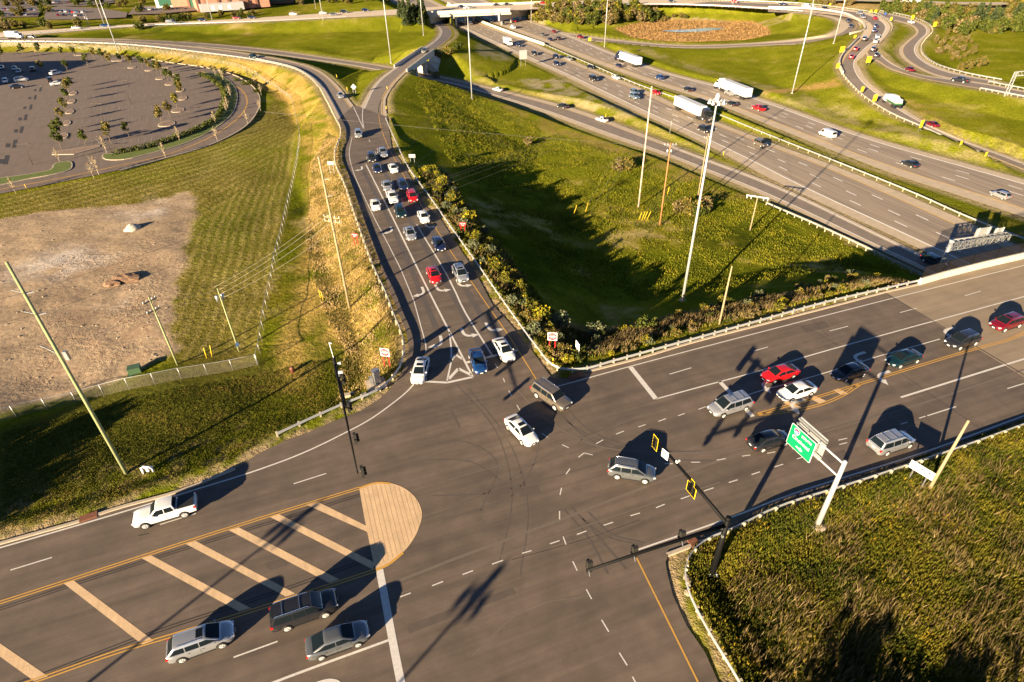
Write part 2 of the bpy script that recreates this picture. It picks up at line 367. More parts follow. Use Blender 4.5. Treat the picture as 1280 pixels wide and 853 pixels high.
slipA = part('slip_ramp', cy < yb0+1); slipB = part('slip_ramp', cy > yb1-1)
At, Bt = ROADS['top_road']; cx = (At+Bt)[:, 0]/2; xb0, xb1 = gp(540,14)[0], gp(664,9)[0]
topA = part('top_road', cx < xb0+2); topB = part('top_road', cx > xb1-2)
DJ = poly_dist(J_ALL, 40); DLOT = poly_dist(LOTW, 20)
SL = .36-.15*np.clip((YY-95)/70, 0, 1)*(XX > -60)
for D, Z in (slipA, slipB, topA, topB, STRIPD['left_ramp'], STRIPD['low_ramp'], STRIPD['curved_ramp'], STRIPD['east_ramp'], STRIPD['snake_ramp'], STRIPD['loop_ramp']):
    T = np.where(D < 33, np.maximum(T, Z-SL*np.maximum(0, D-1.6)), T)
T = np.where(DJ < 39, np.maximum(T, -SL*np.maximum(0, DJ-2.2)), T)
for D, Z in (STRIPD['freeway_near'], STRIPD['freeway_far'], STRIPD['collector_road'], STRIPD['low_ramp'], slipB):
    T = np.where(D < 33, np.minimum(T, Z-.15+.42*np.maximum(0, D-3)), T)
# gentle roughness
def vnoise(x, y, s, seed):
    r = np.random.default_rng(seed); G = r.random((256, 256)); X = (x/s) % 256; Y = (y/s) % 256
    i = np.floor(X).astype(int); j = np.floor(Y).astype(int); fx = X-i; fy = Y-j; fx = fx*fx*(3-2*fx); fy = fy*fy*(3-2*fy)
    g = lambda a, b: G[a % 256, b % 256]
    return (g(i, j)*(1-fx)*(1-fy)+g(i+1, j)*fx*(1-fy)+g(i, j+1)*(1-fx)*fy+g(i+1, j+1)*fx*fy)
def fbm(x, y, s, seed, o=4):
    a = 0; w = 1; t = 0
    for k in range(o): a = a+w*vnoise(x+17*k, y+31*k, s/2**k, seed+k); t += w; w *= .55
    return a/t
DDK = poly_dist(np.array([gp(*q) for q in BR_N+BR_S]), 14)
DALL = np.minimum(np.minimum(DJ, DLOT), DDK)
for k, (D, Z) in STRIPD.items():
    DALL = np.minimum(DALL, D)
far = np.clip((DALL-1.5)/5, 0, 1)
T += far*(fbm(XX, YY, 9, 3)-.5)*.4
DD = poly_dist(DIRTW, 12)
T += np.where(DD < 0, (fbm(XX, YY, 2.2, 11)-.5)*.16+(fbm(XX, YY, 7, 12)-.5)*.5, 0)
# pins under the pavements
for (D, Z) in list(STRIPD.values())[:]:
    pass
def pin(D, Z, edge=1.0):
    global T
    T = np.where(D < .6*edge, Z-.16, np.where(D < 1.8*edge, np.minimum(np.maximum(T, Z-.3), Z-.05), T))
for k in ('freeway_near','freeway_far','collector_road','low_ramp','left_ramp','top_road','curved_ramp','east_ramp','snake_ramp','loop_ramp'):
    D, Z = STRIPD[k]
    if k == 'top_road':
        pin(*topA, 1.8); pin(*topB, 1.8)
    else: pin(D, Z, 1.0 if k in ('freeway_near','collector_road') else 1.6)
pin(*slipA); pin(*slipB, 1.5)
# freeway wins where bridges cross it
for k in ('freeway_near', 'freeway_far'):
    D, Z = STRIPD[k]; T = np.where(D < 1.5, np.minimum(T, Z-.16), T)
D, Z = STRIPD['collector_road']; T = np.where(D < 1, np.minimum(T, Z-.16), T)
pin(DJ, np.zeros_like(XX), .6)
pin(DLOT, np.full_like(XX, ZL), .8)
T = np.where((DDK < .4) & (DJ > .3), np.minimum(T, -1.75), T)
# pond bed
DRD = poly_dist(np.array([gp(x, y, -8) for x, y in REED]), 12); T = np.where(DRD < 12, np.minimum(T, -8.12+.3*np.maximum(0, DRD+2)), T)
DP = poly_dist(np.array([gp(x, y, -8) for x, y in POND]), 10); T = np.where(DP < 2, -8.5, T)
def zt(x, y):
    x = np.asarray(x, float); y = np.asarray(y, float)
    i = np.clip(np.searchsorted(GX, x)-1, 0, len(GX)-2); j = np.clip(np.searchsorted(GY, y)-1, 0, len(GY)-2)
    fx = (x-GX[i])/(GX[i+1]-GX[i]); fy = (y-GY[j])/(GY[j+1]-GY[j])
    return T[i, j]*(1-fx)*(1-fy)+T[i+1, j]*fx*(1-fy)+T[i, j+1]*(1-fx)*fy+T[i+1, j+1]*fx*fy
def gt(px, py):
    """the point of the ground seen at a pixel"""
    d = ray(px, py); t0 = (2-CAM_H)/d[2]; t1 = (-11-CAM_H)/d[2]; n = 400
    t = np.linspace(t0, t1, n); P = np.array([0, 0, CAM_H])+t[:, None]*d
    h = P[:, 2]-zt(P[:, 0], P[:, 1]); k = np.argmax(h < 0) or n-1
    a = h[k-1]/(h[k-1]-h[k]+1e-12); q = P[k-1]+(P[k]-P[k-1])*a
    return np.array([q[0], q[1], float(zt(q[0], q[1]))])
def height_to(base, px, py):
    """metres up from base to the pixel of its top"""
    d = ray(px, py); C = np.array([0, 0, CAM_H]); n = np.array([d[0], d[1]])
    t = (base[:2]@n)/(n@n); return float(C[2]+d[2]*t-base[2])
# ============================================================ GROUND SHEET
def pd(px, z, reach=8): return poly_dist(np.array([gp(x, y, z) for x, y in px]), reach)
n1 = fbm(XX, YY, 14, 21); n2 = fbm(XX, YY, 4, 22); n3 = fbm(XX, YY, 40, 23); n4 = fbm(XX, YY, 1.3, 24, 2)
def C3(r, g, b): return np.array([r, g, b])[None, None, :]
def mix(c, d, f): f = np.clip(f, 0, 1)[..., None]; return c*(1-f)+d*f
g_dark = C3(.050, .062, .006); g_mid = C3(.115, .130, .008); g_yel = C3(.20, .175, .018); tan = C3(.44, .29, .085); dirt = C3(.335, .25, .165)
colr = mix(g_mid*np.ones(XX.shape+(1,)), g_yel, (n1-.42)*3.2+(n2-.5)*1.4)
colr = mix(colr, g_dark, (.42-n3)*3+(.45-n2)*1.5)
colr = mix(colr, C3(.34,.27,.10), (n2*n1-.34)*5)
colr = mix(colr, C3(.185, .195, .012)*(.8+.4*n1[..., None]), np.clip((YY-120)/80, 0, .6)*(XX > -130))
# tan dry strip west of the ramp
m = pd([(300,70),(330,80),(372,92),(392,108),(405,130),(416,152),(424,175),(418,192),(420,213),(445,280),(470,350),(492,400),(498,430),(480,455),(455,470),(430,440),(420,400),(370,480),(350,455),(375,380),(395,260),(385,180),(350,110)], -1.2)
tanf = np.clip(1.1-m/2.5, 0, 1)*np.clip(.45+(n2-.4)*3.5, 0, 1)
colr = mix(colr, tan*(.75+.6*n4[..., None]), tanf*.72)
m = pd([(175,60),(250,68),(320,78),(350,92),(385,122),(370,130),(340,112),(300,90),(240,78),(180,66)], -1.5)
colr = mix(colr, tan, np.clip(1-m/2, 0, 1)*np.clip(.5+(n2-.4)*3, 0, 1)*.8)
# mown field with windrows: stripes lie in the grass itself
m = pd([(0,246),(150,216),(250,188),(300,162),(345,125),(372,160),(366,213),(340,330),(318,455),(222,462),(222,330),(246,250),(0,275)], ZL, 12); colr = mix(colr, C3(.155,.125,.028)*(.8+.4*n2[..., None]), np.clip(.6-m/2, 0, 1)*np.clip(.35+(n1-.3)*1.6, 0, .8))
def stripes(pxpoly, a, b, per, k, z=ZL):
    global colr
    m = pd(pxpoly, z); A, B = gp(*a, z), gp(*b, z); d = (B-A)[:2]; d /= np.hypot(*d); u = -XX*d[1]+YY*d[0]+(n1-.5)*2.0
    s = .5+.5*np.sin(u*2*math.pi/per+(n3-.5)*5); f = np.clip(-m/2+.5, 0, 1)*k*np.clip(.7+(n2-.4)*1.3, 0, 1.2)
    colr = mix(colr, C3(.30,.24,.085), f*np.clip(s*1.5-.5, 0, 1)); colr = mix(colr, C3(.07,.085,.018), f*(1-s)*.55)
stripes([(215,240),(300,160),(345,125),(372,160),(366,213),(340,330),(318,440),(230,455),(222,330),(246,250)], (262,400),(330,190), 1.7, .62)
stripes([(0,246),(150,216),(250,188),(325,135),(330,160),(240,235),(200,245),(50,262),(0,273)], (20,262),(280,190), 3.0, .6)
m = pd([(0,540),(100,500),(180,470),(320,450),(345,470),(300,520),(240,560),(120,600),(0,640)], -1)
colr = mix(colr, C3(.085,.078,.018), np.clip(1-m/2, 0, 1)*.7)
m = pd([(0,640),(120,592),(240,560),(320,525),(330,545),(300,578),(220,605),(100,640),(0,672)], -.5)
colr = mix(colr, C3(.27,.19,.085), np.clip(1-m/2, 0, 1)*np.clip((n4-.48)*5, 0, 1)*.8)
# bare soil
f = np.clip(.5-DD/1.2+(n2-.5)*2.4, 0, 1); dc = dirt*(.86+.26*n4[..., None])*(.85+.3*n1[..., None]); colr = mix(colr, dc, f)
DDin = pd([(60,330),(110,320),(200,300),(215,380),(200,440),(120,480),(30,500),(40,430)], ZL)
colr = mix(colr, C3(.30,.20,.13), np.clip(.6-DDin/6, 0, 1)*np.clip((n4-.45)*4, 0, 1)*.55)
for (px, py, r) in ((185,262,9),(95,325,10),(60,330,8),(35,335,5),(138,378,4),(215,255,5)):
    q = gp(px, py, ZL); d = np.hypot(XX-q[0], (YY-q[1])*.8); colr = mix(colr, C3(.5,.44,.38), np.clip(1-d/r, 0, 1)*np.clip((n2-.38)*3, 0, 1)*.8)
# dry patches in the freeway triangle and beside it
for poly_, c, k in (([(650,100),(700,98),(760,115),(800,140),(790,150),(740,140),(690,125)], (.36,.30,.19), .8), ([(600,62),(625,66),(640,80),(610,85),(596,78)], (.34,.29,.2), .6),
                   ([(590,95),(640,105),(760,140),(900,192),(905,198),(850,180),(740,142),(600,108)], (.30,.24,.09), .6), ([(560,100),(700,160),(840,208),(960,258),(940,262),(820,215),(680,165),(560,112)], (.26,.18,.06), .6),
                   ([(960,150),(1060,205),(1200,262),(1280,290),(1280,296),(1190,266),(1050,212),(955,170)], (.20,.17,.05), .4),
                   ([(800,68),(900,100),(960,122),(1000,135),(1200,200),(1260,215),(1240,206),(1000,120),(880,88),(800,60)], (.30,.25,.11), .7), ([(990,118),(960,123),(960,116),(1045,114),(1045,120)], (.38,.24,.08), .9),
                   ([(1125,115),(1135,113),(1200,150),(1230,170),(1180,155)], (.30,.22,.07), .6), ([(1085,40),(1112,30),(1120,40),(1100,62),(1112,80),(1150,92),(1125,92),(1098,72)], (.33,.27,.14), .7)):
    m = pd(poly_, -8 if poly_[0][0] < 1085 else -4); colr = mix(colr, C3(*c), np.clip(.7-m/3, 0, 1)*np.clip(.5+(n2-.45)*4, 0, 1)*k)
m = pd(REED, -8, 12); colr = mix(colr, C3(.36,.21,.08)*(.7+.6*n2[..., None]), np.clip(.6-m/2.5, 0, 1))
m = pd([(1000,0),(1130,6),(1280,3),(1280,20),(1200,14),(1130,14),(1060,9)], -2, 40); colr = mix(colr, C3(.42,.30,.14), np.clip(.6-m/6, 0, 1)*.8)
m = pd([(1130,8),(1160,10),(1185,22),(1150,25)], -2, 30); 
# tall weeds ground (south east and along the north rail)
SEF = [(850,684),(960,640),(1282,530),(1500,450),(1600,1200),(1000,1150),(905,853)]
m = pd(SEF, -.6, 10); colr = mix(colr, C3(.12,.10,.03)*(.6+.8*n4[..., None]), np.clip(.6-m/1.5, 0, 1)*.85)
STRIPN = [(690,440),(700,455),(740,450),(860,418),(960,394),(1060,372),(1140,352),(1120,345),(1040,355),(940,368),(840,385),(760,400),(700,395)]
m = pd(STRIPN, -2, 6); colr = mix(colr, C3(.17,.115,.05)*(.6+.8*n4[..., None]), np.clip(.6-m/2, 0, 1)*.7)
# gravelly verge right beside the pavement
f = np.clip(1.4-DJ/1.3, 0, 1)*(DJ > -.5)*np.clip(.4+(n4-.4)*4, 0, 1); colr = mix(colr, C3(.32,.235,.145), f*.9)
for k, (D, Z) in STRIPD.items():
    f = np.clip(1.5-D/1.8, 0, 1)*(D > -.5); colr = mix(colr, C3(.32,.25,.15), f*.75)
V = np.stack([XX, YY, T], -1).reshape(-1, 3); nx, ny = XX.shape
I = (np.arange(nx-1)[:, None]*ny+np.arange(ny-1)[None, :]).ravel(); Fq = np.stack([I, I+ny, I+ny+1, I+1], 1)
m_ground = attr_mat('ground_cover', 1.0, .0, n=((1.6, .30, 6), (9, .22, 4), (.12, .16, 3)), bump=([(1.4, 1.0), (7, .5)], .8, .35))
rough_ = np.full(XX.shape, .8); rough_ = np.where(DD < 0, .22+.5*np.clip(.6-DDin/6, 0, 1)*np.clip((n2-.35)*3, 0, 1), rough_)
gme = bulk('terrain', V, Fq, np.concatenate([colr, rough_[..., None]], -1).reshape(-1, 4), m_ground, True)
gob = link('terrain', gme); struct(gob)
# ============================================================ PAVEMENTS
DM = math.atan2(15.1, 41.6)
m_asph = mat('asphalt', (.113,.085,.064), .82, noise=[(14, .2, None, None), (.5, .14, None, None), (.8, .26, None, (DM, .05)), (60, .16, None, None), (.14, .2, None, None)], bump=(60, .25, .01))
m_asph_dark = mat('worn_wheel_track_asphalt', (.105,.092,.082), .75, noise=[(20, .12, None, None), (.5, .10, None, None)])
m_conc = mat('road_concrete', (.24,.185,.125), .85, noise=[(1.2, .14, None, (DM, .08)), (9, .10, None, None), (.3, .10, None, None)])
m_shoulder = mat('shoulder_concrete', (.42,.34,.245), .88, noise=[(.6, .12, None, None), (7, .10, None, None)])
FD = math.atan2(-34.2, 11.1)
m_lane = mat('freeway_lane_surface', (.27,.215,.158), .8, noise=[(1.3, .36, None, (FD, .03)), (.4, .10, None, (FD, .1)), (9, .08, None, None)])
m_ramp = mat('ramp_lane_surface', (.19,.152,.12), .8, noise=[(.5, .14, None, None), (8, .10, None, None)])
m_lot = mat('parking_lot_asphalt', (.14,.105,.082), .85, noise=[(.35, .12, None, None), (1.2, .10, None, (math.atan2(*(gp(100,110,ZL)-gp(70,190,ZL))[1::-1]), .06)), (10, .1, None, None)])
m_faded = mat('faded_bay_paint', (.27,.245,.22), .85)
m_white = mat('white_road_paint', (.72,.70,.66), .7, noise=[(9, .12, None, None), (3.5, .38, (.34,.30,.25), None), (30, .45, (.28,.24,.2), None)])
m_yellow = mat('yellow_road_paint', (.62,.33,.045), .7, noise=[(9, .12, None, None), (3.5, .35, (.34,.20,.07), None), (30, .4, (.22,.15,.08), None)])
m_tanpave = mat('tan_stamped_paving', (.56,.39,.225), .85, noise=[(.8, .12, None, None), (12, .12, None, None), (2.0, .10, None, (DM+math.pi/2, .04))], bump=(6, .3, .03))
m_kerb = mat('kerb_concrete', (.40,.33,.245), .85, noise=[(3, .15, None, None), (14, .1, None, None)])
m_crack = mat('crack_sealant', (.022,.02,.019), .6)
m_pale_conc = mat('pale_upper_road_concrete', (.56,.45,.32), .85, noise=[(.5, .1, None, None), (5, .08, None, None)])
def flat(name, P, m, dz=0.0):
    mb = MB(); mb.poly([(p[0], p[1], p[2]+dz) for p in P]); return struct(mb.build(name, m))
def strip(name, A, B, m, dz=0.0):
    mb = MB(); n = len(A); a = A.copy(); b = B.copy(); a[:, 2] += dz; b[:, 2] += dz
    k = 5; vs = []; fs = []
    for j in range(k): vs.append(a*(1-j/(k-1))+b*(j/(k-1)))
    V = np.vstack(vs)
    up = ((b[0]-a[0])[0]*(a[1]-a[0])[1]-(b[0]-a[0])[1]*(a[1]-a[0])[0]) > 0
    for j in range(k-1):
        for i in range(n-1):
            q = (j*n+i, (j+1)*n+i, (j+1)*n+i+1, j*n+i+1); fs.append(q if up else q[::-1])
    mb.add(V, fs); return struct(mb.build(name, m))
flat('junction_road', J_ALL, m_asph)
for k, (A, B) in ROADS.items():
    if k in ('slip_ramp', 'left_ramp'):
        strip(k, A, B, m_shoulder, -.004 if k == 'left_ramp' else -.008)
    else: strip(k, A, B, m_pale_conc if k == 'top_road' else m_shoulder, {'collector_road': .012, 'east_ramp': .012, 'snake_ramp': .02, 'loop_ramp': -.012, 'curved_ramp': .004}.get(k, 0))
def lerp(A, B, f): return A*(1-f)+B*f
def inner(k, f0, f1, m, dz, name, s=None):
    A, B = ROADS[k]
    a, b = lerp(A, B, f0), lerp(A, B, f1)
    if s: a, b = a[s], b[s]
    return strip(name, a, b, m, dz)
inner('freeway_near', .17, .84, m_lane, .010, 'near_carriageway_lanes'); inner('freeway_far', .2, .86, m_lane, .010, 'far_carriageway_lanes')
inner('collector_road', .24, .74, m_ramp, .020, 'collector_lane'); inner('low_ramp', .2, .8, m_ramp, .012, 'low_ramp_lane')
inner('left_ramp', .22, .8, m_ramp, .012, 'left_ramp_lane'); inner('slip_ramp', .2, .78, m_ramp, .012, 'slip_ramp_lane')
inner('curved_ramp', .15, .68, m_ramp, .018, 'curved_ramp_lane'); inner('east_ramp', .15, .8, m_ramp, .026, 'east_ramp_lane')
inner('snake_ramp', .2, .75, m_ramp, .032, 'snake_ramp_lane'); inner('loop_ramp', .2, .62, m_ramp, .004, 'loop_ramp_lane')
inner('top_road', .35, .8, m_ramp, .008, 'top_road_lanes', slice(64, 90))
# bridge deck of the cross road over the freeway
bn = pw(BR_N, 0, False); bs = pw(BR_S[::-1], 0, False)
deck = empty('road_bridge', (0, 0, 0)); tag(deck, 'pale concrete bridge carrying the queue of cars over the shaded freeway at the right edge', 'bridge')
mb = MB(); P = [tuple(p[:2]) for p in bn]+[tuple(p[:2]) for p in bs[::-1]]; mb.prism(P, -1.5, -.002); mb.build('deck', m_conc, deck)
mb = MB(); A = gp(1107, 366.5); B = gp(1282, 470); ribbon(mb, np.array([A, A*.67+B*.33, A*.33+B*.67, B]), .14, .012); mb.build('expansion_joint', m_crack, deck)
m_para = mat('pale_barrier_concrete', (.52,.47,.38), .8, noise=[(.8, .1, None, None), (8, .08, None, None)])
def parapet(P, h, w, m, name, parent, z0=0.0, side=0):
    mb = MB(); A = offs(P, side); n = len(A); N = normals2(A); vs = []
    prof = [(-w/2, z0), (w/2, z0), (w/2*.75, h), (-w/2*.75, h)]
    for i in range(n):
        for (o, zz) in prof: vs.append((A[i][0]+N[i][0]*o, A[i][1]+N[i][1]*o, A[i][2]+zz))
    fs = []
    for i in range(n-1):
        for k in range(4): fs.append((i*4+k, (i+1)*4+k, (i+1)*4+(k+1) % 4, i*4+(k+1) % 4))
    fs += [(0, 1, 2, 3), tuple((n-1)*4+k for k in (3, 2, 1, 0))]
    mb.add(vs, fs); return mb.build(name, m, parent)
parN = pw([(1150,357),(1179,348.5),(1230,335.5),(1280,324),(1400,294),(1700,220)], 0, False)
parapet(parN, 1.1, .42, m_para, 'parapet', deck, 0, .25)
m_link = bpy.data.materials.new('chain_link_mesh'); m_link.use_nodes = True
def setup_link(m, c, scale, fac_thick):
    nt = m.node_tree; b = nt.nodes['Principled BSDF']; b.inputs['Base Color'].default_value = (*c, 1); b.inputs['Metallic'].default_value = .6; b.inputs['Roughness'].default_value = .5
    uv = nt.nodes.new('ShaderNodeUVMap'); sp = nt.nodes.new('ShaderNodeSeparateXYZ'); nt.links.new(uv.outputs[0], sp.inputs[0]); hs = []
    for sgn in (1, -1):
        a = nt.nodes.new('ShaderNodeMath'); a.operation = 'MULTIPLY_ADD'; a.inputs[1].default_value = sgn; nt.links.new(sp.outputs[0], a.inputs[0]); nt.links.new(sp.outputs[1], a.inputs[2])
        k = nt.nodes.new('ShaderNodeMath'); k.operation = 'MULTIPLY'; k.inputs[1].default_value = scale; nt.links.new(a.outputs[0], k.inputs[0])
        f = nt.nodes.new('ShaderNodeMath'); f.operation = 'FRACT'; nt.links.new(k.outputs[0], f.inputs[0])
        l = nt.nodes.new('ShaderNodeMath'); l.operation = 'LESS_THAN'; l.inputs[1].default_value = fac_thick; nt.links.new(f.outputs[0], l.inputs[0]); hs.append(l)
    mx = nt.nodes.new('ShaderNodeMath'); mx.operation = 'MAXIMUM'; nt.links.new(hs[0].outputs[0], mx.inputs[0]); nt.links.new(hs[1].outputs[0], mx.inputs[1])
    tr = nt.nodes.new('ShaderNodeBsdfTransparent'); ms = nt.nodes.new('ShaderNodeMixShader')
    nt.links.new(mx.outputs[0], ms.inputs[0]); nt.links.new(tr.outputs[0], ms.inputs[1]); nt.links.new(b.outputs[0], ms.inputs[2]); nt.links.new(ms.outputs[0], nt.nodes['Material Output'].inputs[0])
setup_link(m_link, (.40,.35,.25), 12, .11)
m_linkb = bpy.data.materials.new('black_fence_mesh'); m_linkb.use_nodes = True; setup_link(m_linkb, (.03,.025,.022), 12, .34)
def mesh_panel(P, z0, z1, m, name, parent, o=0.0):
    A = offs(P, o); d = np.r_[0, np.cumsum(np.linalg.norm(np.diff(A[:, :2], axis=0), axis=1))]; n = len(A)
    me = bpy.data.meshes.new(name)
    me.from_pydata([(*a[:2], a[2]+z0) for a in A]+[(*a[:2], a[2]+z1) for a in A], [], [(i, i+1, n+i+1, n+i) for i in range(n-1)])
    uv = me.uv_layers.new(name='UVMap')
    for p in me.polygons:
        for li in p.loop_indices:
            vi = me.loops[li].vertex_index; uv.data[li].uv = (d[vi % n], 0 if vi < n else z1-z0)
    me.materials.append(m); return link(name, me, parent)
m_blk = mat('black_painted_steel', (.006,.006,.006), .6, 0, spec=.12)
m_galv = mat('galvanised_steel', (.46,.46,.45), .42, .75, noise=[(3, .1, None, None)])
m_wood = mat('weathered_timber', (.34,.26,.16), .85, noise=[(3, .18, None, None), (14, .15, None, None)])
mesh_panel(parN, 1.1, 2.9, m_linkb, 'fence_mesh', deck, .3)
mb = MB()
for i, p in enumerate(resample(parN, 24)):
    mb2 = MB(); mb2.bar((p[0], p[1]+.3, 1.05), (p[0], p[1]+.3, 2.95), .07); mb2.build('fence_post', m_blk, deck)
mb = MB(); mb.tube([(p[0], p[1]+.3, 2.93) for p in parN], .035, 6); mb.build('fence_rail', m_blk, deck)
for k in range(5):
    mb = MB(); a, b = gp(1125,362), gp(1290,476); f = (k+.5)/5; q = a*(1-f)+b*f; dr = (gp(1600,247)-gp(1107,366.5)); dr /= np.linalg.norm(dr)
    mb.bar((q[0]+dr[0]*1, q[1]+dr[1]*1, -2.1), (q[0]+dr[0]*75, q[1]+dr[1]*75, -2.1), .5, 1.2); mb.build('girder', m_conc, deck)
for s_ in (22, 46):
    for k in range(4):
        a, b = gp(1125,362), gp(1290,476); f = (k+.5)/4; q = a*(1-f)+b*f
        mb = MB(); mb.tube([(q[0]+dr[0]*s_, q[1]+dr[1]*s_, -8.4), (q[0]+dr[0]*s_, q[1]+dr[1]*s_, -2.7)], .5, 12); mb.build('column', m_conc, deck)
mb = MB(); a, b = gp(1108,366), gp(1284,480); mb.bar((a[0]+.4, a[1], -4.6), (b[0]+.4, b[1], -4.6), .8, 6.2); mb.build('abutment', m_conc, deck)
# ------------------------------------------------------------ painted markings
def marks(name, items, m, dz=.010):
    """items: (width, [pixel points]) or ('poly', [pixel points])"""
    mb = MB()
    for it in items:
        w, pts = it[0], it[1]; z = it[2] if len(it) > 2 else 0
        if w == 'poly': mb.poly([(*gp(x, y, z)[:2], z+dz) for x, y in pts])
        else:
            P = pw(pts, z, len(pts) > 2); ribbon(mb, P, w, dz)
    return struct(mb.build(name, m))
W = [(.18, [(-400,793),(-150,728),(0,685),(157.5,639),(240,613.5),(320,588.5),(377.5,567),(427,543.5),(460,526),(490,505),(510,488.5),(519,478.5)])]
W += [(.13, s) for s in ([(-190,772),(-130,755)], [(13,713),(65,697)], [(200,656),(245,642)], [(367,605),(408,592)], [(292,822),(347,802)])]
W += [(.20, [(230,898),(344,852.6),(485.5,800.6)]), (.62, [(474.5,712.5),(501,853),(512,905)])]
dots = [(500,746.5,513.5,741.5),(540,732.5,554,727),(578,718.5,591.5,713.5),(615,705.5,629,700.5),(652.5,692,664.5,688.5),(687.5,680,699.5,676),(721,668.5,733,664),(754.5,657,766.5,653),(788,645,800,641.5),(820,635,831,630.5),(851,624,862,620),(880,614,892,610),(911,603.5,922,600),(939.5,593.5,950,590),(968,584,979,580.5),(996,574,1005.5,571),(1049,556,1059,553.5),(1048,550.5,1059,548),(1126,530.5,1134,528),(1149,523,1157,520.5),
        (770,543,780,539),(745,555,754,550),(798,534,807,531),(823,527,832.5,523.5),(847.5,520,856,517),(873,512,882.5,508.5),(723,572,730,566.5),(730,566.5,741,569),(702.5,556,711,560),(677.5,542,684.5,547),(646,506.5,650,513),(619,455,622,460),(629,473,631,478),(636,488.5,639.5,495),(831,580,841,580),(864,578,875,578),(896,575.5,907,573.5),(927.5,570.5,938,569),(959,567,969,565),(990,561.5,996,560.5),(707.5,593,712.5,586),(700,619,702,610),(699.5,639,699.5,649.5),(704,671,707.5,681),(716,702,721.5,713.5),(733,737,739.5,749),(752,775,761,790),(774,816,784,832),(790.5,846,796,856),(812,885,822,903)]
W += [(.11, [(a, b), (c, d)]) for a, b, c, d in dots]
W += [(.14, [(1159,520),(1195,508.5)]), (.15, [(696,483.5),(785,459),(910,426),(960,413),(1120,372),(1280,332),(1450,289)]), (.62, [(788,459),(820,499)]),
      (.18, [(820,499),(860,488),(954,462.5),(1006,446.5),(1100,420),(1140,409),(1280,371),(1450,325)]), (.15, [(931,495),(960,486),(976,482),(1044,462.5),(1100,445),(1140,434),(1175,424)]), (.55, [(899,476.5),(941,521)]),
      (.25, [(1126,497),(1280,449),(1450,397)]), (.16, [(790,690),(935,639),(960,629),(1157,565),(1280,520),(1460,455)])]
W += [(.13, s) for s in ([(837,468),(864,460)], [(942,439),(960,434)], [(1037,414),(1060,408)], [(1125,391),(1146,385.5)], [(1206,370),(1226,364)], [(1259,486),(1282,479)])]
# ramp
W += [(.14, [(440,172),(436.5,192),(441,213),(457,250),(531,426),(532.5,434),(532,441)]), (.26, [(457.5,206),(488,266.5),(544,380),(562,415)]), (.24, [(521,281),(570,366.5),(576,380),(615,444)]),
      (.22, [(562,415),(564,450),(559,476)]), (.26, [(562,415),(591,471.5)]), (.36, [(530,477),(559,478.5)]), (.36, [(559,478.5),(591,471.5)]), (.34, [(563,452),(569.5,443.5)]), (.34, [(569.5,443.5),(578,449)]),
      (.42, [(561,474),(573,461)]), (.42, [(573,461),(589,469)]), (.42, [(583,453.5),(647,437.5)])]
W += [(.12, [(a, b), (c, d)]) for a, b, c, d in ((461,174.5,462.5,178),(469,189.5,470.5,193),(478,206.5,479,209),(489,226,491.5,230.5),(501.5,248,504,253.5))]
W += [(.2, [(442,134),(448,147),(455,162)]), (.2, [(454,132),(453,148),(455,162)])]
marks('white_lane_markings', W, m_white)
Y = []
def dbl(pts, g=.14, w=.12):
    P = pw(pts, 0, len(pts) > 2); return [(P, g), (P, -g)]
mb = MB()
for pts in ([(-400,880),(0,753.5),(320,650),(449,610.5)], [(-160,912),(41,852),(150,814),(215.6,794.5),(320,762),(470,713)], [(945,518.5),(1010,500),(1072,481),(1100,472.5),(1229,433.5),(1260,425),(1300,406),(1450,352)], [(945,518.5),(968,517),(992,513.5),(1022,507),(1052,495),(1075,480.5)]):
    for P, g in dbl(pts): ribbon(mb, offs(P, g), .12, .012)
for pts in ([(795,696),(872,852),(905,920)], [(496,101),(482,117),(474.5,130),(474,148),(480,171),(501,213),(608,380),(640,426),(670,474)]): ribbon(mb, pw(pts), .15, .012)
struct(mb.build('yellow_lane_markings', m_yellow))
# painted arrows
def arrow(px, py, tx, ty, turn, s=1.0):
    p = gp(px, py); q = gp(tx, ty); u = (q-p)[:2]; u /= np.hypot(*u); v = np.array([-u[1], u[0]])*turn
    path = [(-1.25*s, 0), (-.5*s, 0), (.05*s, .06*s), (.42*s, .3*s), (.55*s, .75*s)]
    P = smooth([(p[0]+a*u[0]+b*v[0], p[1]+a*u[1]+b*v[1], 0) for a, b in path], 4)
    mb = MB(); ribbon(mb, P, .34*s, .014)
    hd = [(.95*s, .72*s), (.15*s, .78*s), (.62*s, 1.55*s)]
    mb.poly([(p[0]+a*u[0]+b*v[0], p[1]+a*u[1]+b*v[1], .014) for a, b in hd]); return mb
AR = [(490,288,500,310,-1),(530,365,540,388,-1),(552,428,556,448,-1),(453,211,458,222,-1),(533,283,541,300,1),(547,362,556,380,1),(574,356,584,376,1),(580,418,590,438,1),(611,411,622,432,1),
      (1182,413,1140,426,1),(1070,444,1030,456,1),(956,478,920,489,1),(992,503,950,514,1),(1100,468,1060,480,1),(410,852,450,838,-1)]
for i, a in enumerate(AR):
    struct(arrow(*a, s=1.25 if i < 14 else 1.5).build('lane_arrow', m_white))
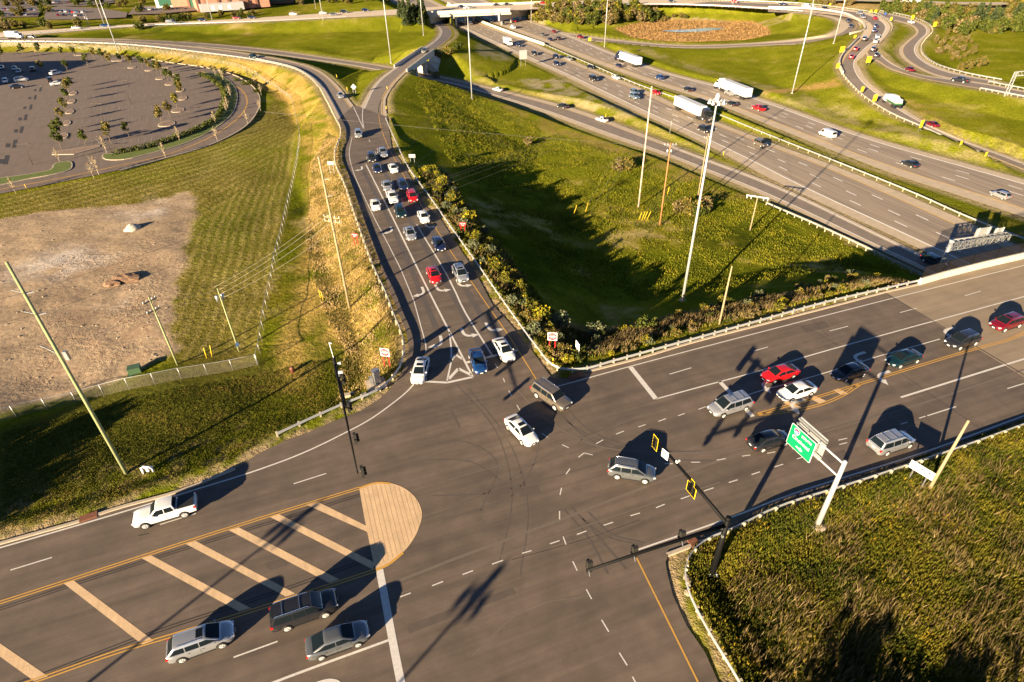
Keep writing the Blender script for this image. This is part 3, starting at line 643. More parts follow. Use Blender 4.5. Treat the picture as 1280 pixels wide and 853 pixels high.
# tan bands, half disc, yellow edge
HB = [[(-75,868),(0,804.5),(0,821),(42,851.5),(60,845.5)], ]
bands = [[(0,804.5),(60,845.5),(42.6,851.5),(0,821),(-60,775),(-50,770)], [(79,729),(91.5,725.5),(192,801),(178,806)], [(177,698),(189,694.5),(313.5,760.5),(298.5,764.5)], [(232,680),(244.5,676.5),(369,742),(357.5,746)], [(286,663),(298.5,659.5),(424,724.5),(411.5,729)], [(337.5,646.5),(349,643),(469,704),(466,712)], [(382.5,631),(396,627),(459,658),(462,666.5)], [(979,503),(985,502),(1002,509.5),(994,512)], [(1009,496.5),(1017,494.5),(1034,502),(1024,504.5)], [(1041,488),(1048,486),(1060,492),(1052,494)]]
marks('tan_hatching', [('poly', b) for b in bands], m_tanpave, .008)
disc = pw([(449,610),(470,603.5),(495,606),(512,615),(523,628),(527.5,643),(524,659),(515,677),(503,691.5),(483,706.5),(470,713)])
mb = MB(); mb.prism([tuple(p[:2]) for p in disc]+[tuple(gp(466,699)[:2]), tuple(gp(456,650)[:2])], -.05, .016); struct(mb.build('median_island', m_tanpave))
marks('island_edging', [(.25, [(449,610.5),(470,604),(488,604.8)]), (.25, [(504,691),(485,706),(470,713)])], m_yellow, .022)
mb = MB()
for pts in ([(-100,794),(0,761.5),(187,700),(320,659),(450,619)], [(-60,884),(40,848.5),(187.5,792.5),(320,749),(465,698)]):
    P = pw(pts)
    for o in (-.13, .13): ribbon(mb, offs(P, o), .085, .007)
for pts, w in (([(960,397),(1020,416),(1062,443)], .05), ([(1040,428),(1100,452),(1180,505),(1260,560)], .05), ([(640,700),(735,673),(800,650)], .04), ([(1008,392),(1035,420)], .04), ([(173,670),(186,667)], .1), ([(284,613),(290,611)], .1)):
    ribbon(mb, pw(pts), w, .007)
struct(mb.build('crack_sealing', m_crack))
m_joint = mat('paving_joint', (.50,.345,.197), .9)
mb = MB(); ga, gb = gp(456, 650), gp(466, 699); gd = (gb-ga)/np.linalg.norm(gb-ga); gn = np.array([gd[1], -gd[0], 0])
DP_ = [tuple(p[:2]) for p in disc]
def inp(x, y, P):
    c = False
    for i in range(len(P)):
        a, b = P[i], P[(i+1) % len(P)]
        if (a[1] > y) != (b[1] > y) and x < (b[0]-a[0])*(y-a[1])/(b[1]-a[1])+a[0]: c = not c
    return c
for k in range(1, 14):
    base = ga-gn*(k*.42) if inp(*(ga-gn*2)[:2], DP_) else ga+gn*(k*.42); ts = [t for t in np.arange(-9, 9, .1) if inp(*(base+gd*t)[:2], DP_)]
    if len(ts) > 3: ribbon(mb, np.array([base+gd*(ts[0]+.25), base+gd*(ts[-1]-.25)]), .045, .022)
struct(mb.build('paving_joints', m_joint))
m_ghost = mat('ground_off_line_marks', (.14,.112,.09), .85, noise=[(3, .6, (.108,.083,.065), None)])
mb = MB()
for pts, w in (([(482,733),(560,702),(700,650),(820,604),(960,556),(1120,509)], .3), ([(500,742),(620,697),(760,648),(900,603)], .12), ([(640,480),(690,530),(745,557),(820,566),(935,560),(1100,520),(1280,462)], .22), ([(20,742),(130,706),(300,652)], .12), ([(150,820),(330,760),(470,706)], .1), ([(560,600),(700,560),(800,520)], .1), ([(590,820),(660,760),(735,745)], .12)):
    ribbon(mb, pw(pts), w, .006)
struct(mb.build('ghost_lines', m_ghost))
m_patch = mat('asphalt_patch', (.086,.066,.052), .85, noise=[(20, .2, None, None), (1, .15, None, None)])
mb = MB()
for q in ([(508,782),(640,735),(646,742),(512,792)], [(1030,570),(1055,562),(1062,572),(1036,580)], [(330,705),(352,698),(360,706),(338,713)], [(646,612),(672,606),(676,616),(650,622)], [(1000,408),(1030,401),(1038,409),(1008,416)]):
    mb.poly([(*gp(x, y)[:2], .004) for x, y in q])
struct(mb.build('asphalt_patches', m_patch))
# tyre marks swept through the junction
m_skid = mat('tyre_rubber_marks', (.078,.062,.05), .7, noise=[(2.5, .8, (.098,.080,.066), None), (20, .6, (.098,.080,.066), None)])
mb = MB()
for pts, w in (([(700,500),(740,540),(800,560),(900,565)], .16), ([(690,505),(735,548),(800,570),(900,577)], .16), ([(545,515),(600,500),(660,515),(640,620),(560,650)], .1), ([(520,560),(580,552),(620,575),(600,640)], .1), ([(530,575),(590,578),(625,600)], .1),
               ([(705,637),(735,672),(760,718)], .2), ([(715,635),(745,668),(783,712)], .2), ([(735,640),(765,668),(806,679)], .18), ([(728,648),(752,668),(803,682)], .15), ([(563,512),(575,535)], .2), ([(660,460),(700,520),(760,555),(840,565)], .12), ([(540,620),(600,618),(680,600),(780,570)], .12), ([(570,480),(620,540),(640,620),(620,720)], .12),
               ([(585,485),(640,560),(660,640),(650,720)], .12), ([(500,660),(590,625),(700,560)], .1)):
    ribbon(mb, pw(pts), w, .005)
struct(mb.build('tyre_marks', m_skid))
m_wear = mat('polished_wheel_paths', (.078,.066,.056), .6, noise=[(1.5, .9, (.098,.080,.066), None), (.4, .8, (.098,.080,.066), None)])
mb = MB()
for pts, w in (([(466,186),(515,280),(575,385),(605,440)], 1.0), ([(488,205),(540,290),(600,392),(630,440)], 1.0), ([(450,206),(498,300),(545,410)], .9)):
    for o in (0,): ribbon(mb, offs(pw(pts), o), w*.9, .004)
struct(mb.build('wheel_path_wear', m_wear))
# freeway lines
def dashes(mb, P, on, per, w, dz, ph=0):
    L = plen(P); s = ph
    while s < L-on: ribbon(mb, sub(P, s, s+on), w, dz); s += per
mw = MB(); my = MB()
A, B = ROADS['freeway_near']
ribbon(my, lerp(A, B, .84), .26, .03)
ribbon(mw, lerp(A, B, .17), .32, .03)
for f in (.3375, .505, .6725): dashes(mw, lerp(A, B, f), 3.2, 12.2, .26, .03, (f*37) % 9)
A, B = ROADS['freeway_far']
ribbon(my, lerp(A, B, .2), .26, .03); ribbon(mw, lerp(A, B, .86), .36, .03)
for f in (.365, .53, .695): dashes(mw, lerp(A, B, f), 3.2, 12.2, .26, .03, (f*37) % 9)
A, B = ROADS['collector_road']; ribbon(mw, lerp(A, B, .22), .16, .04); ribbon(my, lerp(A, B, .78)[:36], .14, .04); ribbon(mw, lerp(A, B, .84)[34:], .2, .04)
for k, fy, fw in (('left_ramp', .8, .2), ('slip_ramp', .82, .16), ('low_ramp', .8, .18), ('curved_ramp', .12, .7), ('east_ramp', .12, .82), ('snake_ramp', .16, .78), ('loop_ramp', .3, .12)):
    A, B = ROADS[k]; ribbon(my, lerp(A, B, fy), .16, .04); ribbon(mw, lerp(A, B, fw), .16, .04)
A, B = ROADS['top_road']; ribbon(my, lerp(A, B, .28)[58:], .16, .03); ribbon(mw, lerp(A, B, .85), .16, .03); dashes(mw, lerp(A, B, .56)[50:], 3, 12.2, .16, .03)
m_wf = mat('bright_white_paint', (.80,.79,.76), .6); m_yf = mat('bright_yellow_paint', (.66,.40,.07), .6)
struct(mw.build('white_freeway_lines', m_wf)); struct(my.build('yellow_freeway_lines', m_yf))
# parking lot
flat('parking_lot', LOTW, m_lot)
mb = MB(); ribbon(mb, pw([(251,89,ZL),(270,96,ZL),(288,104,ZL),(303,114,ZL),(309,126,ZL),(303,142,ZL),(285,158,ZL),(250,178,ZL),(200,196,ZL),(150,207,ZL),(85,221,ZL),(0,237,ZL)]), .35, .02); struct(mb.build('ring_road_line', m_yellow))
mb = MB()
for (a, b, n) in (((100,97),(185,94),14), ((20,110),(70,104),9), ((70,76),(120,78),9), ((8,92),(70,86),8), ((80,121),(200,117),14), ((78,150),(210,146),16), ((100,176),(190,172),12), ((95,135),(205,131),15)):
    A, B = gp(*a, ZL), gp(*b, ZL)
    d = gp(a[0]-2, a[1]+4.5, ZL)-A; d = d/np.linalg.norm(d)*5
    for i in range(n):
        q = A+(B-A)*i/(n-1); ribbon(mb, np.array([q, q+d]), .14, .02)
struct(mb.build('parking_bay_lines', m_faded))
m_darkrect = mat('flat_dark_surface', (.028,.026,.026), .8)  # plain dark rectangles laid flat in pairs on the lot surface
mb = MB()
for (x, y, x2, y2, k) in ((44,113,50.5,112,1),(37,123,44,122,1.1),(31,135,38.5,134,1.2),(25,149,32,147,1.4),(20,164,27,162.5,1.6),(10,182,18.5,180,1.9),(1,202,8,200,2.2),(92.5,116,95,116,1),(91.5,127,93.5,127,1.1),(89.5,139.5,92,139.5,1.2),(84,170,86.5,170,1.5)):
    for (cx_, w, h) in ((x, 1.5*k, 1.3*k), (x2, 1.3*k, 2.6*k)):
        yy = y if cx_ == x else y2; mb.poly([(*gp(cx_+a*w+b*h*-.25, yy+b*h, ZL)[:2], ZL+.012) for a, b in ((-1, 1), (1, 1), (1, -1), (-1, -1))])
struct(mb.build('dark_rectangles', m_darkrect))
m_grassi = mat('island_turf', (.085,.115,.012), .95, noise=[(1.5, .3, None, None), (8, .3, None, None)])
m_mulch = mat('bark_mulch', (.20,.135,.10), .95, noise=[(1.5, .25, None, None), (8, .25, None, None)])
def kerbed(name, pts, m, z=ZL, sm=True, label=None):
    P = np.array([gp(x, y, z) for x, y in pts]); P = smooth(np.vstack([P, P[:1]]), 3)[:-1] if sm else P
    mb = MB(); mb.prism([tuple(p[:2]) for p in P], z-.1, z+.14, 0)
    o = struct(mb.build(name, m_kerb))
    c = P.mean(0); Q = P.copy(); N = normals2(np.vstack([P, P[:1]]))[:-1]
    A = sum(P[i][0]*P[(i+1) % len(P)][1]-P[(i+1) % len(P)][0]*P[i][1] for i in range(len(P)))
    Q[:, :2] += N*(.28 if A > 0 else -.28)
    mb = MB(); mb.poly([(q[0], q[1], z+.15) for q in Q]); f = struct(mb.build(name+'_planting', m)); return Q
I1 = [(246,91),(258.5,96.5),(271,105),(278,116),(279,127),(275,139),(267,150),(244,163),(223,171.5),(206,177.5),(180,185),(150,192),(130,193),(132,200),(155,200),(185,193),(212,186),(250,172),(272,159),(289,145),(296,130),(295,111),(282,98),(265,91.5)]
kerbed('crescent_island', I1, m_grassi)
kerbed('corner_island', [(0,223),(37,218),(62,213),(70,204.5),(85,202),(91,207),(87,213),(60,220),(37,224),(0,232),(-30,238),(-30,228)], m_grassi)
kerbed('mulch_island', [(65,194),(67,190),(95,186),(125,182),(125,184),(93,193.5)], m_mulch, sm=False)
for c in [(92,117,5,3),(90,127,5,3.2),(88,140,5.5,3.6),(84,154,5.5,4.2),(80,170,6.5,4.8),(201,98,7,2.4),(213,105,7,2.6),(226,113,5.5,3),(229,123,6,3.5),(223,138,9,4),(209,155,12,5),(165,84.5,6,1.5),(187,88,7,1.5),(210,84.5,9,1.2),(215,93,10,1.2),(100,69,10,.9),(150,76,14,1.0)]:
    x, y, a, b = c; a *= .78; b *= .75; kerbed('tree_island', [(x+a*.95, y-b*.7), (x+a, y+b*.2), (x+a*.4, y+b*.8), (x-a, y+b), (x-a*.9, y-b*.3), (x, y-b)], m_mulch)
for (P, nm) in ((pw([(0,64.5,ZL),(80,63.8,ZL),(160,69,ZL),(210,78,ZL),(250,83.3,ZL),(285,91.2,ZL),(308,102,ZL),(321,114,ZL),(325,127,ZL),(321,141,ZL),(300,163,ZL),(250,186,ZL),(207,198,ZL),(150,213.5,ZL)]), 'ring_road_kerb'),
              (pw([(-200,733),(0,680),(50,666),(98,652.5),(140,638),(227,613.5),(294,586.5)]), 'street_kerb'),
              (pw([(736,464.5),(800,448),(860,430),(960,404),(1057,379),(1107,365.5),(1148,356)]), 'north_kerb'),
              (pw([(834,694),(850,688),(868,681),(905,668)]), 'corner_kerb')):
    mb = MB(); n = len(P); A = offs(P, .16); B = offs(P, -.16)
    vs = [(*p[:2], p[2]-.1) for p in A]+[(*p[:2], p[2]+.13) for p in A]+[(*p[:2], p[2]+.13) for p in B]+[(*p[:2], p[2]-.1) for p in B]; fs = []
    for k in range(3):
        for i in range(n-1): fs.append((k*n+i, k*n+i+1, (k+1)*n+i+1, (k+1)*n+i))
    mb.add(vs, fs); struct(mb.build(nm, m_kerb))
mb = MB(); q = gp(111,643); q2 = gp(1,1); 
m_rust = mat('rusted_iron', (.16,.06,.03), .9, noise=[(6, .3, None, None)])
for (a, b, lab) in (((100,650.5),(122,643),'rusty storm drain inlet set in the kerb west of the white pickup'), ((712,474),(728,468.5),'rusty storm drain inlet by the curved guardrail at the ramp corner'), ((862,681),(872,677),'rusty storm drain inlet beside the south guardrail end')):
    A, B = gp(*a), gp(*b); mb = MB(); mb.bar((*A[:2], .05), (*B[:2], .05), .75, .22); 
    o = mb.build('storm_drain', m_rust); tag(o, lab, 'drain')
# pond
m_water = mat('pond_water', (.30,.42,.50), .2, spec=.9, bump=(3, .15, .05))
mb = MB(); mb.poly([tuple(gp(x, y, -7.98)) for x, y in POND]); struct(mb.build('pond', m_water))
# ============================================================ VEHICLES
m_glass = mat('tinted_car_glass', (.007,.011,.014), .10, 0, spec=.22)
m_tyre = mat('tyre_rubber', (.014,.013,.012), .85)
m_rim = mat('alloy_rim', (.50,.50,.49), .4, .25)
m_plast = mat('black_car_plastic', (.016,.016,.017), .55)
m_head = mat('headlamp_lens', (.75,.78,.80), .12, .3, spec=.8)
m_tail = mat('tail_lamp_lens', (.50,.012,.010), .25)
m_amber = mat('amber_lens', (.6,.2,.03), .3)
m_plate = mat('number_plate', (.6,.6,.62), .5)
m_chrome = mat('chrome_trim', (.65,.66,.67), .18, .95)
PAINT = {'white': (.66,.66,.645,.35,0), 'silver': (.46,.47,.48,.32,.65), 'grey': (.17,.18,.185,.32,.6), 'black': (.016,.016,.018,.25,0), 'navy': (.010,.018,.060,.25,.2), 'blue': (.012,.06,.20,.28,.4),
         'teal': (.006,.028,.036,.28,.4), 'red': (.50,.008,.010,.28,.1), 'maroon': (.17,.006,.014,.28,.3), 'tan': (.20,.165,.125,.32,.5), 'paleblue': (.20,.28,.36,.32,.6), 'green': (.03,.13,.045,.5,0)}
def paint(c):
    p = PAINT[c]; return mat('car_paint_'+c, p[:3], p[3], p[4], coat=1.0, noise=[(2.0, .06, None, None)])
SPEC = {
 'sedan': dict(st=[(-2.38,.66,.40,.84),(-2.33,.76,.30,.93),(-2.2,.84,.26,.98),(-1.9,.895,.22,1.01),(-1.0,.915,.20,.99),(.6,.915,.20,.96),(1.15,.905,.20,.925),(1.75,.88,.20,.84),(2.08,.81,.22,.75),(2.28,.69,.27,.65),(2.37,.52,.32,.56)], g=(1.34,.36,-.86,-1.98,.94,1.46,.81,.61), wb=1.38, r=.33),
 'hatch': dict(st=[(-2.05,.70,.40,.95),(-2.0,.80,.28,1.02),(-1.8,.87,.24,1.03),(-1.0,.89,.20,1.0),(.6,.89,.20,.97),(1.05,.88,.20,.94),(1.6,.85,.20,.85),(1.95,.76,.24,.72),(2.08,.60,.32,.60)], g=(1.08,.25,-1.45,-1.95,.95,1.48,.79,.60), wb=1.28, r=.32),
 'wagon': dict(st=[(-2.38,.74,.42,.98),(-2.33,.84,.30,1.05),(-2.1,.92,.26,1.07),(-1.0,.94,.22,1.05),(.6,.94,.22,1.03),(1.25,.93,.22,1.0),(1.75,.90,.24,.92),(2.08,.84,.26,.82),(2.28,.72,.30,.72),(2.38,.54,.36,.62)], g=(1.52,.50,-1.72,-2.30,1.02,1.60,.84,.66), wb=1.42, r=.36, rail=1),
 'suv': dict(st=[(-2.34,.76,.46,1.02),(-2.30,.86,.34,1.10),(-2.1,.93,.30,1.12),(-1.0,.945,.26,1.10),(.6,.945,.26,1.08),(1.1,.935,.26,1.06),(1.7,.91,.28,1.0),(2.02,.86,.30,.92),(2.24,.74,.34,.80),(2.34,.56,.40,.68)], g=(1.42,.46,-1.70,-2.26,1.06,1.68,.84,.68), wb=1.36, r=.37, rail=1),
 'bigsuv': dict(st=[(-2.68,.84,.50,1.12),(-2.64,.95,.40,1.20),(-2.4,1.0,.36,1.22),(-1.0,1.01,.32,1.20),(.7,1.01,.32,1.18),(1.2,1.0,.32,1.17),(2.0,.98,.34,1.13),(2.45,.95,.36,1.06),(2.60,.86,.42,.95),(2.66,.74,.48,.82)], g=(1.50,.72,-2.30,-2.60,1.16,1.90,.91,.76), wb=1.52, r=.41, rail=1),
 'minivan': dict(st=[(-2.55,.78,.42,1.0),(-2.50,.90,.32,1.08),(-2.3,.97,.26,1.10),(-1.0,.99,.22,1.08),(.8,.99,.22,1.05),(1.4,.97,.22,1.0),(1.9,.93,.24,.90),(2.3,.86,.26,.78),(2.48,.76,.30,.68),(2.55,.62,.36,.60)], g=(1.62,.62,-2.02,-2.44,1.02,1.74,.89,.72), wb=1.52, r=.34, rail=1),
 'pickup': dict(st=[(-2.82,.86,.48,1.10),(-2.78,.95,.42,1.20),(-2.5,.965,.40,1.22),(-1.25,.965,.36,1.22),(-1.18,.965,.34,1.20),(.8,.965,.34,1.18),(1.1,.955,.34,1.17),(1.9,.94,.36,1.12),(2.4,.90,.38,1.04),(2.58,.82,.42,.92),(2.66,.68,.48,.80)], g=(1.12,.45,-.95,-1.16,1.17,1.82,.86,.70), wb=1.68, r=.40, bed=(-2.68,-1.26)),
 'van': dict(st=[(-2.80,.90,.45,1.1),(-2.76,.97,.36,1.15),(-2.4,1.0,.32,1.15),(-1.0,1.0,.30,1.15),(1.2,1.0,.30,1.13),(1.7,.98,.30,1.1),(2.2,.94,.32,1.0),(2.5,.86,.36,.88),(2.6,.7,.42,.75)], g=(1.85,1.2,-2.68,-2.76,1.12,2.05,.96,.86), wb=1.75, r=.37),
}
def ring(x, w, zb, zt, cr):
    h = [(0, zb), (.80*w, zb), (.965*w, zb+.09), (w, zb+(zt-zb)*.38), (.985*w, zt-.20), (.955*w, zt-.07), (.87*w, zt-.005), (.45*w, zt+cr*.75), (0, zt+cr)]
    return [(x, y, z) for y, z in h]+[(x, -y, z) for y, z in h[-2:0:-1]]
def densify(st):
    P = np.array(st); X = []
    for i in range(len(P)-1):
        n = max(1, int(round((P[i+1][0]-P[i][0])/.35)))
        for k in range(n): X.append(P[i]+(P[i+1]-P[i])*k/n)
    X.append(P[-1]); return X
def loft(mb, rings, mi=0):
    n = len(rings[0]); vs = [v for r in rings for v in r]; fs = []
    for i in range(len(rings)-1):
        for k in range(n): fs.append((i*n+k, (i+1)*n+k, (i+1)*n+(k+1) % n, i*n+(k+1) % n))
    fs += [tuple(range(n)), tuple(range((len(rings)-1)*n, len(rings)*n))[::-1]]
    mb.add(vs, fs, mi, True)
def gh(sp):
    xf0, xf1, xr1, xr0, belt, roof, wb, wt = sp['g']; H = roof-belt
    def ztop(x):
        if x >= xf1: t = (xf0-x)/(xf0-xf1)
        elif x <= xr1: t = (x-xr0)/(xr1-xr0)
        else: return roof+.035*math.sin(math.pi*(x-xr1)/(xf1-xr1))
        t = max(0, min(1, t)); return belt+H*(t*1.08-.08*t*t)
    def wid(x, z):
        base = wb*(1-.10*max(0, (x-.2)/(xf0-.2))**1.5 - .10*max(0, (-x+(-.6))/(abs(xr0)-.6))**2)
        t = max(0, min(1, (z-belt)/H)); return base+(wt-wb)*(t**1.25)
    return ztop, wid
def car_parts(kind, near=True):
    sp = SPEC[kind]; out = []; st = sp['st']; r = sp['r']; wbx = sp['wb']; halfw = max(s[1] for s in st); xf, xr = st[-1][0], st[0][0]
    xf0, xf1, xr1, xr0, belt, roof, wb, wt = sp['g']; ztop, wid = gh(sp)
    mb = MB(); loft(mb, [ring(s[0], s[1], s[2], s[3], .035 if s[0] > xf0-.1 else .01) for s in densify(st)])
    out.append(['body', mb, 'paint'])
    mb = MB(); rs = []
    xs = sorted(set([xr0, xr0+(xr1-xr0)*.5, xr1, xr1+.12, (xr1+xf1)/2-.3, (xr1+xf1)/2+.3, xf1-.15, xf1, xf1+(xf0-xf1)*.33, xf1+(xf0-xf1)*.66, xf0]))
    for x in xs:
        zt = ztop(x); z0 = belt-.10; a = max(zt-.07, z0+.02)
        h = [(0, z0), (wid(x, belt)+.0, z0), (wid(x, min(a, belt+.02)), min(a, belt+.02)), (wid(x, (a+belt)/2), max((a+belt)/2, z0+.03)), (wid(x, a), max(a, z0+.04)), (wid(x, zt)-.035, max(zt-.012, z0+.05)), (wid(x, zt)*.5, max(zt+.02, z0+.06)), (0, max(zt+.03, z0+.07))]
        rs.append([(x, y, z) for y, z in h]+[(x, -y, z) for y, z in h[-2:0:-1]])
    loft(mb, rs); out.append(['cabin', mb, 'paint'])
    # glass
    def shield(x0, x1, m0, m1, nm):
        mb = MB(); n = 4; ny = 6; vs = []; fs = []; sgn = 1 if x0 > x1 else -1
        for i in range(n+1):
            x = x0+(x1-x0)*(m0+(1-m0-m1)*i/n); zt = ztop(x)
            for j in range(ny+1):
                f = -1+2*j/ny; w = wid(x, zt)-.085; cr = .02+.012*(1-f*f)
                vs.append((x+sgn*.012, f*w, zt+cr+.012))
        for i in range(n):
            for j in range(ny):
                q = (i*(ny+1)+j, (i+1)*(ny+1)+j, (i+1)*(ny+1)+j+1, i*(ny+1)+j+1); fs.append(q if sgn < 0 else q[::-1])
        mb.add(vs, fs, 0, True); out.append([nm, mb, 'glass'])
    shield(xf0, xf1, .10, .06, 'windscreen'); shield(xr0, xr1, .12, .10, 'rear_window')
    def xfr(z, lo=True):
        t = (z-belt)/(roof-belt); return xf0+(xf1-xf0)*t
    def xre(z):
        t = (z-belt)/(roof-belt); return xr0+(xr1-xr0)*t
    z0, z1 = belt+.045, roof-.115
    L = xf1-xr1
    cuts = [.02] if kind in () else None
    bx = (xf0+xf1)/2-1.0 if kind != 'pickup' else -.18
    segs = [('f', bx+.04, None), ('r', None, bx-.04)]
    if kind in ('suv', 'bigsuv', 'minivan', 'wagon', 'van'):
        cx_ = bx-1.0; segs = [('f', bx+.04, None), ('m', cx_+.03, bx-.04), ('r', None, cx_-.05)]
    for sgn in (1, -1):
        for (nm, a, b) in segs:
            if kind == 'van' and nm != 'f': continue
            mb = MB(); vs = []; fs = []; n = 3
            for i in range(n+1):
                z = z0+(z1-z0)*i/n
                xa = a if a is not None else xre(z)+.16; xb = b if b is not None else xfr(z)-.14
                if xa > xb: xa = xb = (xa+xb)/2
                for k in range(5):
                    x = xa+(xb-xa)*k/4; vs.append((x, sgn*(wid(x, z)+.012), z))
            for i in range(n):
                for k in range(4):
                    q = (i*5+k, i*5+k+1, (i+1)*5+k+1, (i+1)*5+k); fs.append(q if sgn < 0 else q[::-1])
            mb.add(vs, fs, 0, True); out.append(['side_window', mb, 'glass'])
    # lamps, grille, plates, trims
    fw = st[-2]; zf = st[-2][3]
    for sgn in (1, -1):
        mb = MB(); y = sgn*(fw[1]-.16); mb.box((xf-.13, y, zf-.05), (.20, .30, .13), rz=-sgn*.42); mb.box((xf-.20, y+sgn*.10, zf-.02), (.2, .12, .12), rz=-sgn*.9); out.append(['headlight', mb, 'head'])
        rw = st[1]; mb = MB(); y = sgn*(rw[1]-.06); mb.box((xr+.09, y, rw[3]-.16), (.22, .17, .20 if kind != 'sedan' else .15)); out.append(['taillight', mb, 'tail'])
        mb = MB(); x = xf0-.42; mb.box((x, sgn*(wid(x, belt)+.15), belt+.09), (.13, .2, .13), taper=.8); mb.bar((x, sgn*wid(x, belt), belt+.03), (x, sgn*(wid(x, belt)+.1), belt+.07), .04); out.append(['wing_mirror', mb, 'paint'])
    mb = MB(); mb.box((xf-.015, 0, zf-.12), (.09, st[-1][1]*1.15, .15)); mb.box((xf-.02, 0, st[-1][2]+.03), (.10, st[-1][1]*1.5, .10)); out.append(['grille', mb, 'plast'])
    mb = MB(); mb.box((xf+.035, 0, st[-1][2]+.13), (.02, .34, .12)); out.append(['number_plate', mb, 'plate'])
    mb = MB(); mb.box((xr-.012, 0, st[0][3]-.17), (.02, .34, .13)); out.append(['number_plate', mb, 'plate'])
    mb = MB(); mb.box((xr+.03, 0, st[0][2]-.03), (.10, 1.1, .14)); out.append(['bumper', mb, 'plast'])
    if near:
        for sgn in (1, -1):
            if bx-.6 > xr0+.2:
                mb = MB(); mb.box((bx, sgn*(halfw*.995+.001), (belt+st[4][2])/2+.05), (.012, .012, belt-st[4][2]-.26)); out.append(['door_seam', mb, 'plast'])
            for x in (bx+.22, bx-.78):
                mb = MB(); mb.box((x, sgn*(halfw*.985+.012), belt-.14), (.16, .03, .03)); out.append(['door_handle', mb, 'plast'])
            mb = MB(); mb.box(((xf+xr)/2, sgn*(halfw*.98), st[4][2]+.03), (wbx*1.35, .06, .08)); out.append(['sill_trim', mb, 'plast'])
    if sp.get('rail') and kind != 'van':
        for sgn in (1, -1):
            mb = MB(); mb.tube([(xf1-.2, sgn*(wt-.10), roof+.0), (xf1-.35, sgn*(wt-.10), roof+.065), (xr1+.25, sgn*(wt-.10), roof+.065), (xr1+.1, sgn*(wt-.10), roof)], .022, 6); out.append(['roof_rail', mb, 'chrome'])
        if kind in ('bigsuv', 'minivan'):
            for x in (xf1-.9, xr1+.75):
                mb = MB(); mb.box((x, 0, roof+.085), (.07, wt*2-.2, .025)); out.append(['roof_crossbar', mb, 'chrome'])
    if sp.get('bed'):
        a, b = sp['bed']; mb = MB(); mb.box(((a+b)/2, 0, st[2][3]+.02), (b-a, st[2][1]*1.66, .05)); out.append(['bed_cover', mb, 'plast'])
    n = 20 if near else 10
    for sx in (1, -1):
        for sy in (1, -1):
            w = .22; yo = sy*(halfw-.085)
            mb = MB(); mb.lathe([(r*.62, -w/2), (r*.93, -w/2), (r, -w/2+.04), (r, w/2-.04), (r*.93, w/2), (r*.62, w/2)], n, 0, (sx*wbx, yo, r), 'y')
            mr = MB(); yy = yo+sy*(w/2+.004)
            mr.lathe([(r*.66, -.01*sy), (r*.64, .006*sy), (r*.5, .0), (r*.3, .004*sy), (r*.12, .02*sy)], n, 0, (sx*wbx, yy, r), 'y')
            if near:
                hub = []
                for k in range(7):
                    a = k*2*math.pi/7; mr.bar((sx*wbx, yy+sy*.02, r), (sx*wbx+math.cos(a)*r*.62, yy+sy*.012, r+math.sin(a)*r*.62), .045, .02)
            out.append(['wheel', mb, 'tyre', mr])
    return out
KEY = dict(glass=m_glass, head=m_head, tail=m_tail, plast=m_plast, plate=m_plate, chrome=m_chrome, tyre=m_tyre, rim=m_rim)
def cut_arches(me, sp):
    """wheel arches cut from the body mesh"""
    o = bpy.data.objects.new('tmp', me); col.objects.link(o); cut = MB(); hw = max(s[1] for s in sp['st'])
    for sx in (1, -1):
        for sy in (1, -1): cut.lathe([(sp['r']*1.17, -.17), (sp['r']*1.17, .17)], 24, 0, (sx*sp['wb'], sy*(hw-.02), sp['r']*1.02), 'y', False)
    c = cut.build('cutter', m_plast)
    for m_ in (me, c.data):
        b = bmesh.new(); b.from_mesh(m_); bmesh.ops.recalc_face_normals(b, faces=b.faces); b.to_mesh(m_); b.free()
    md = o.modifiers.new('b', 'BOOLEAN'); md.operation = 'DIFFERENCE'; md.object = c; md.solver = 'EXACT'
    dg = bpy.context.evaluated_depsgraph_get(); ev = bpy.data.meshes.new_from_object(o.evaluated_get(dg))
    bpy.data.objects.remove(o); bpy.data.objects.remove(c)
    if len(ev.polygons) < 50: return me
    if len(ev.materials) < 2:
        ev.materials.append(m_plast) if len(ev.materials) == 1 else None
    for p in ev.polygons:
        x, y, z = p.center
        ins = any(math.hypot(x-sx*sp['wb'], z-sp['r']*1.02) < sp['r']*1.16 and abs(y) < hw+.2 and z < sp['r']*2.3 for sx in (1, -1))
        p.material_index = 1 if ins else 0
    return ev
PROTO = {}
def fixn(me):
    b = bmesh.new(); b.from_mesh(me); bmesh.ops.recalc_face_normals(b, faces=b.faces); b.to_mesh(me); b.free()
    me.set_sharp_from_angle(angle=R_(38)); return me
def proto(kind, near):
    k = (kind, near)
    if k in PROTO: return PROTO[k]
    P = car_parts(kind, near)
    if near:
        lst = []
        for it in P:
            key = it[2]; me = it[1].mesh(it[0], KEY.get(key, m_plast))
            if it[0] == 'body': me = cut_arches(me, SPEC[kind])
            if it[0] not in ('windscreen', 'rear_window', 'side_window'): fixn(me)
            else: me.set_sharp_from_angle(angle=R_(38))
            rim = fixn(it[3].mesh('rim', m_rim)) if len(it) > 3 else None
            lst.append((it[0], me, key, rim))
        PROTO[k] = lst
    else:
        order = ['paint', 'glass', 'head', 'tail', 'plast', 'plate', 'chrome', 'tyre', 'rim']; mb = MB()
        for it in P:
            if it[0] == 'number_plate': continue
            mb.add(it[1].v, it[1].f, order.index(it[2]), it[0] in ('body', 'cabin', 'windscreen', 'side_window', 'rear_window'))
            if len(it) > 3: mb.add(it[3].v, it[3].f, order.index('rim'))
        me = mb.mesh(kind, [m_plast]+[KEY[x] for x in order[1:]]); me.set_sharp_from_angle(angle=R_(38)); PROTO[k] = me
    return PROTO[k]
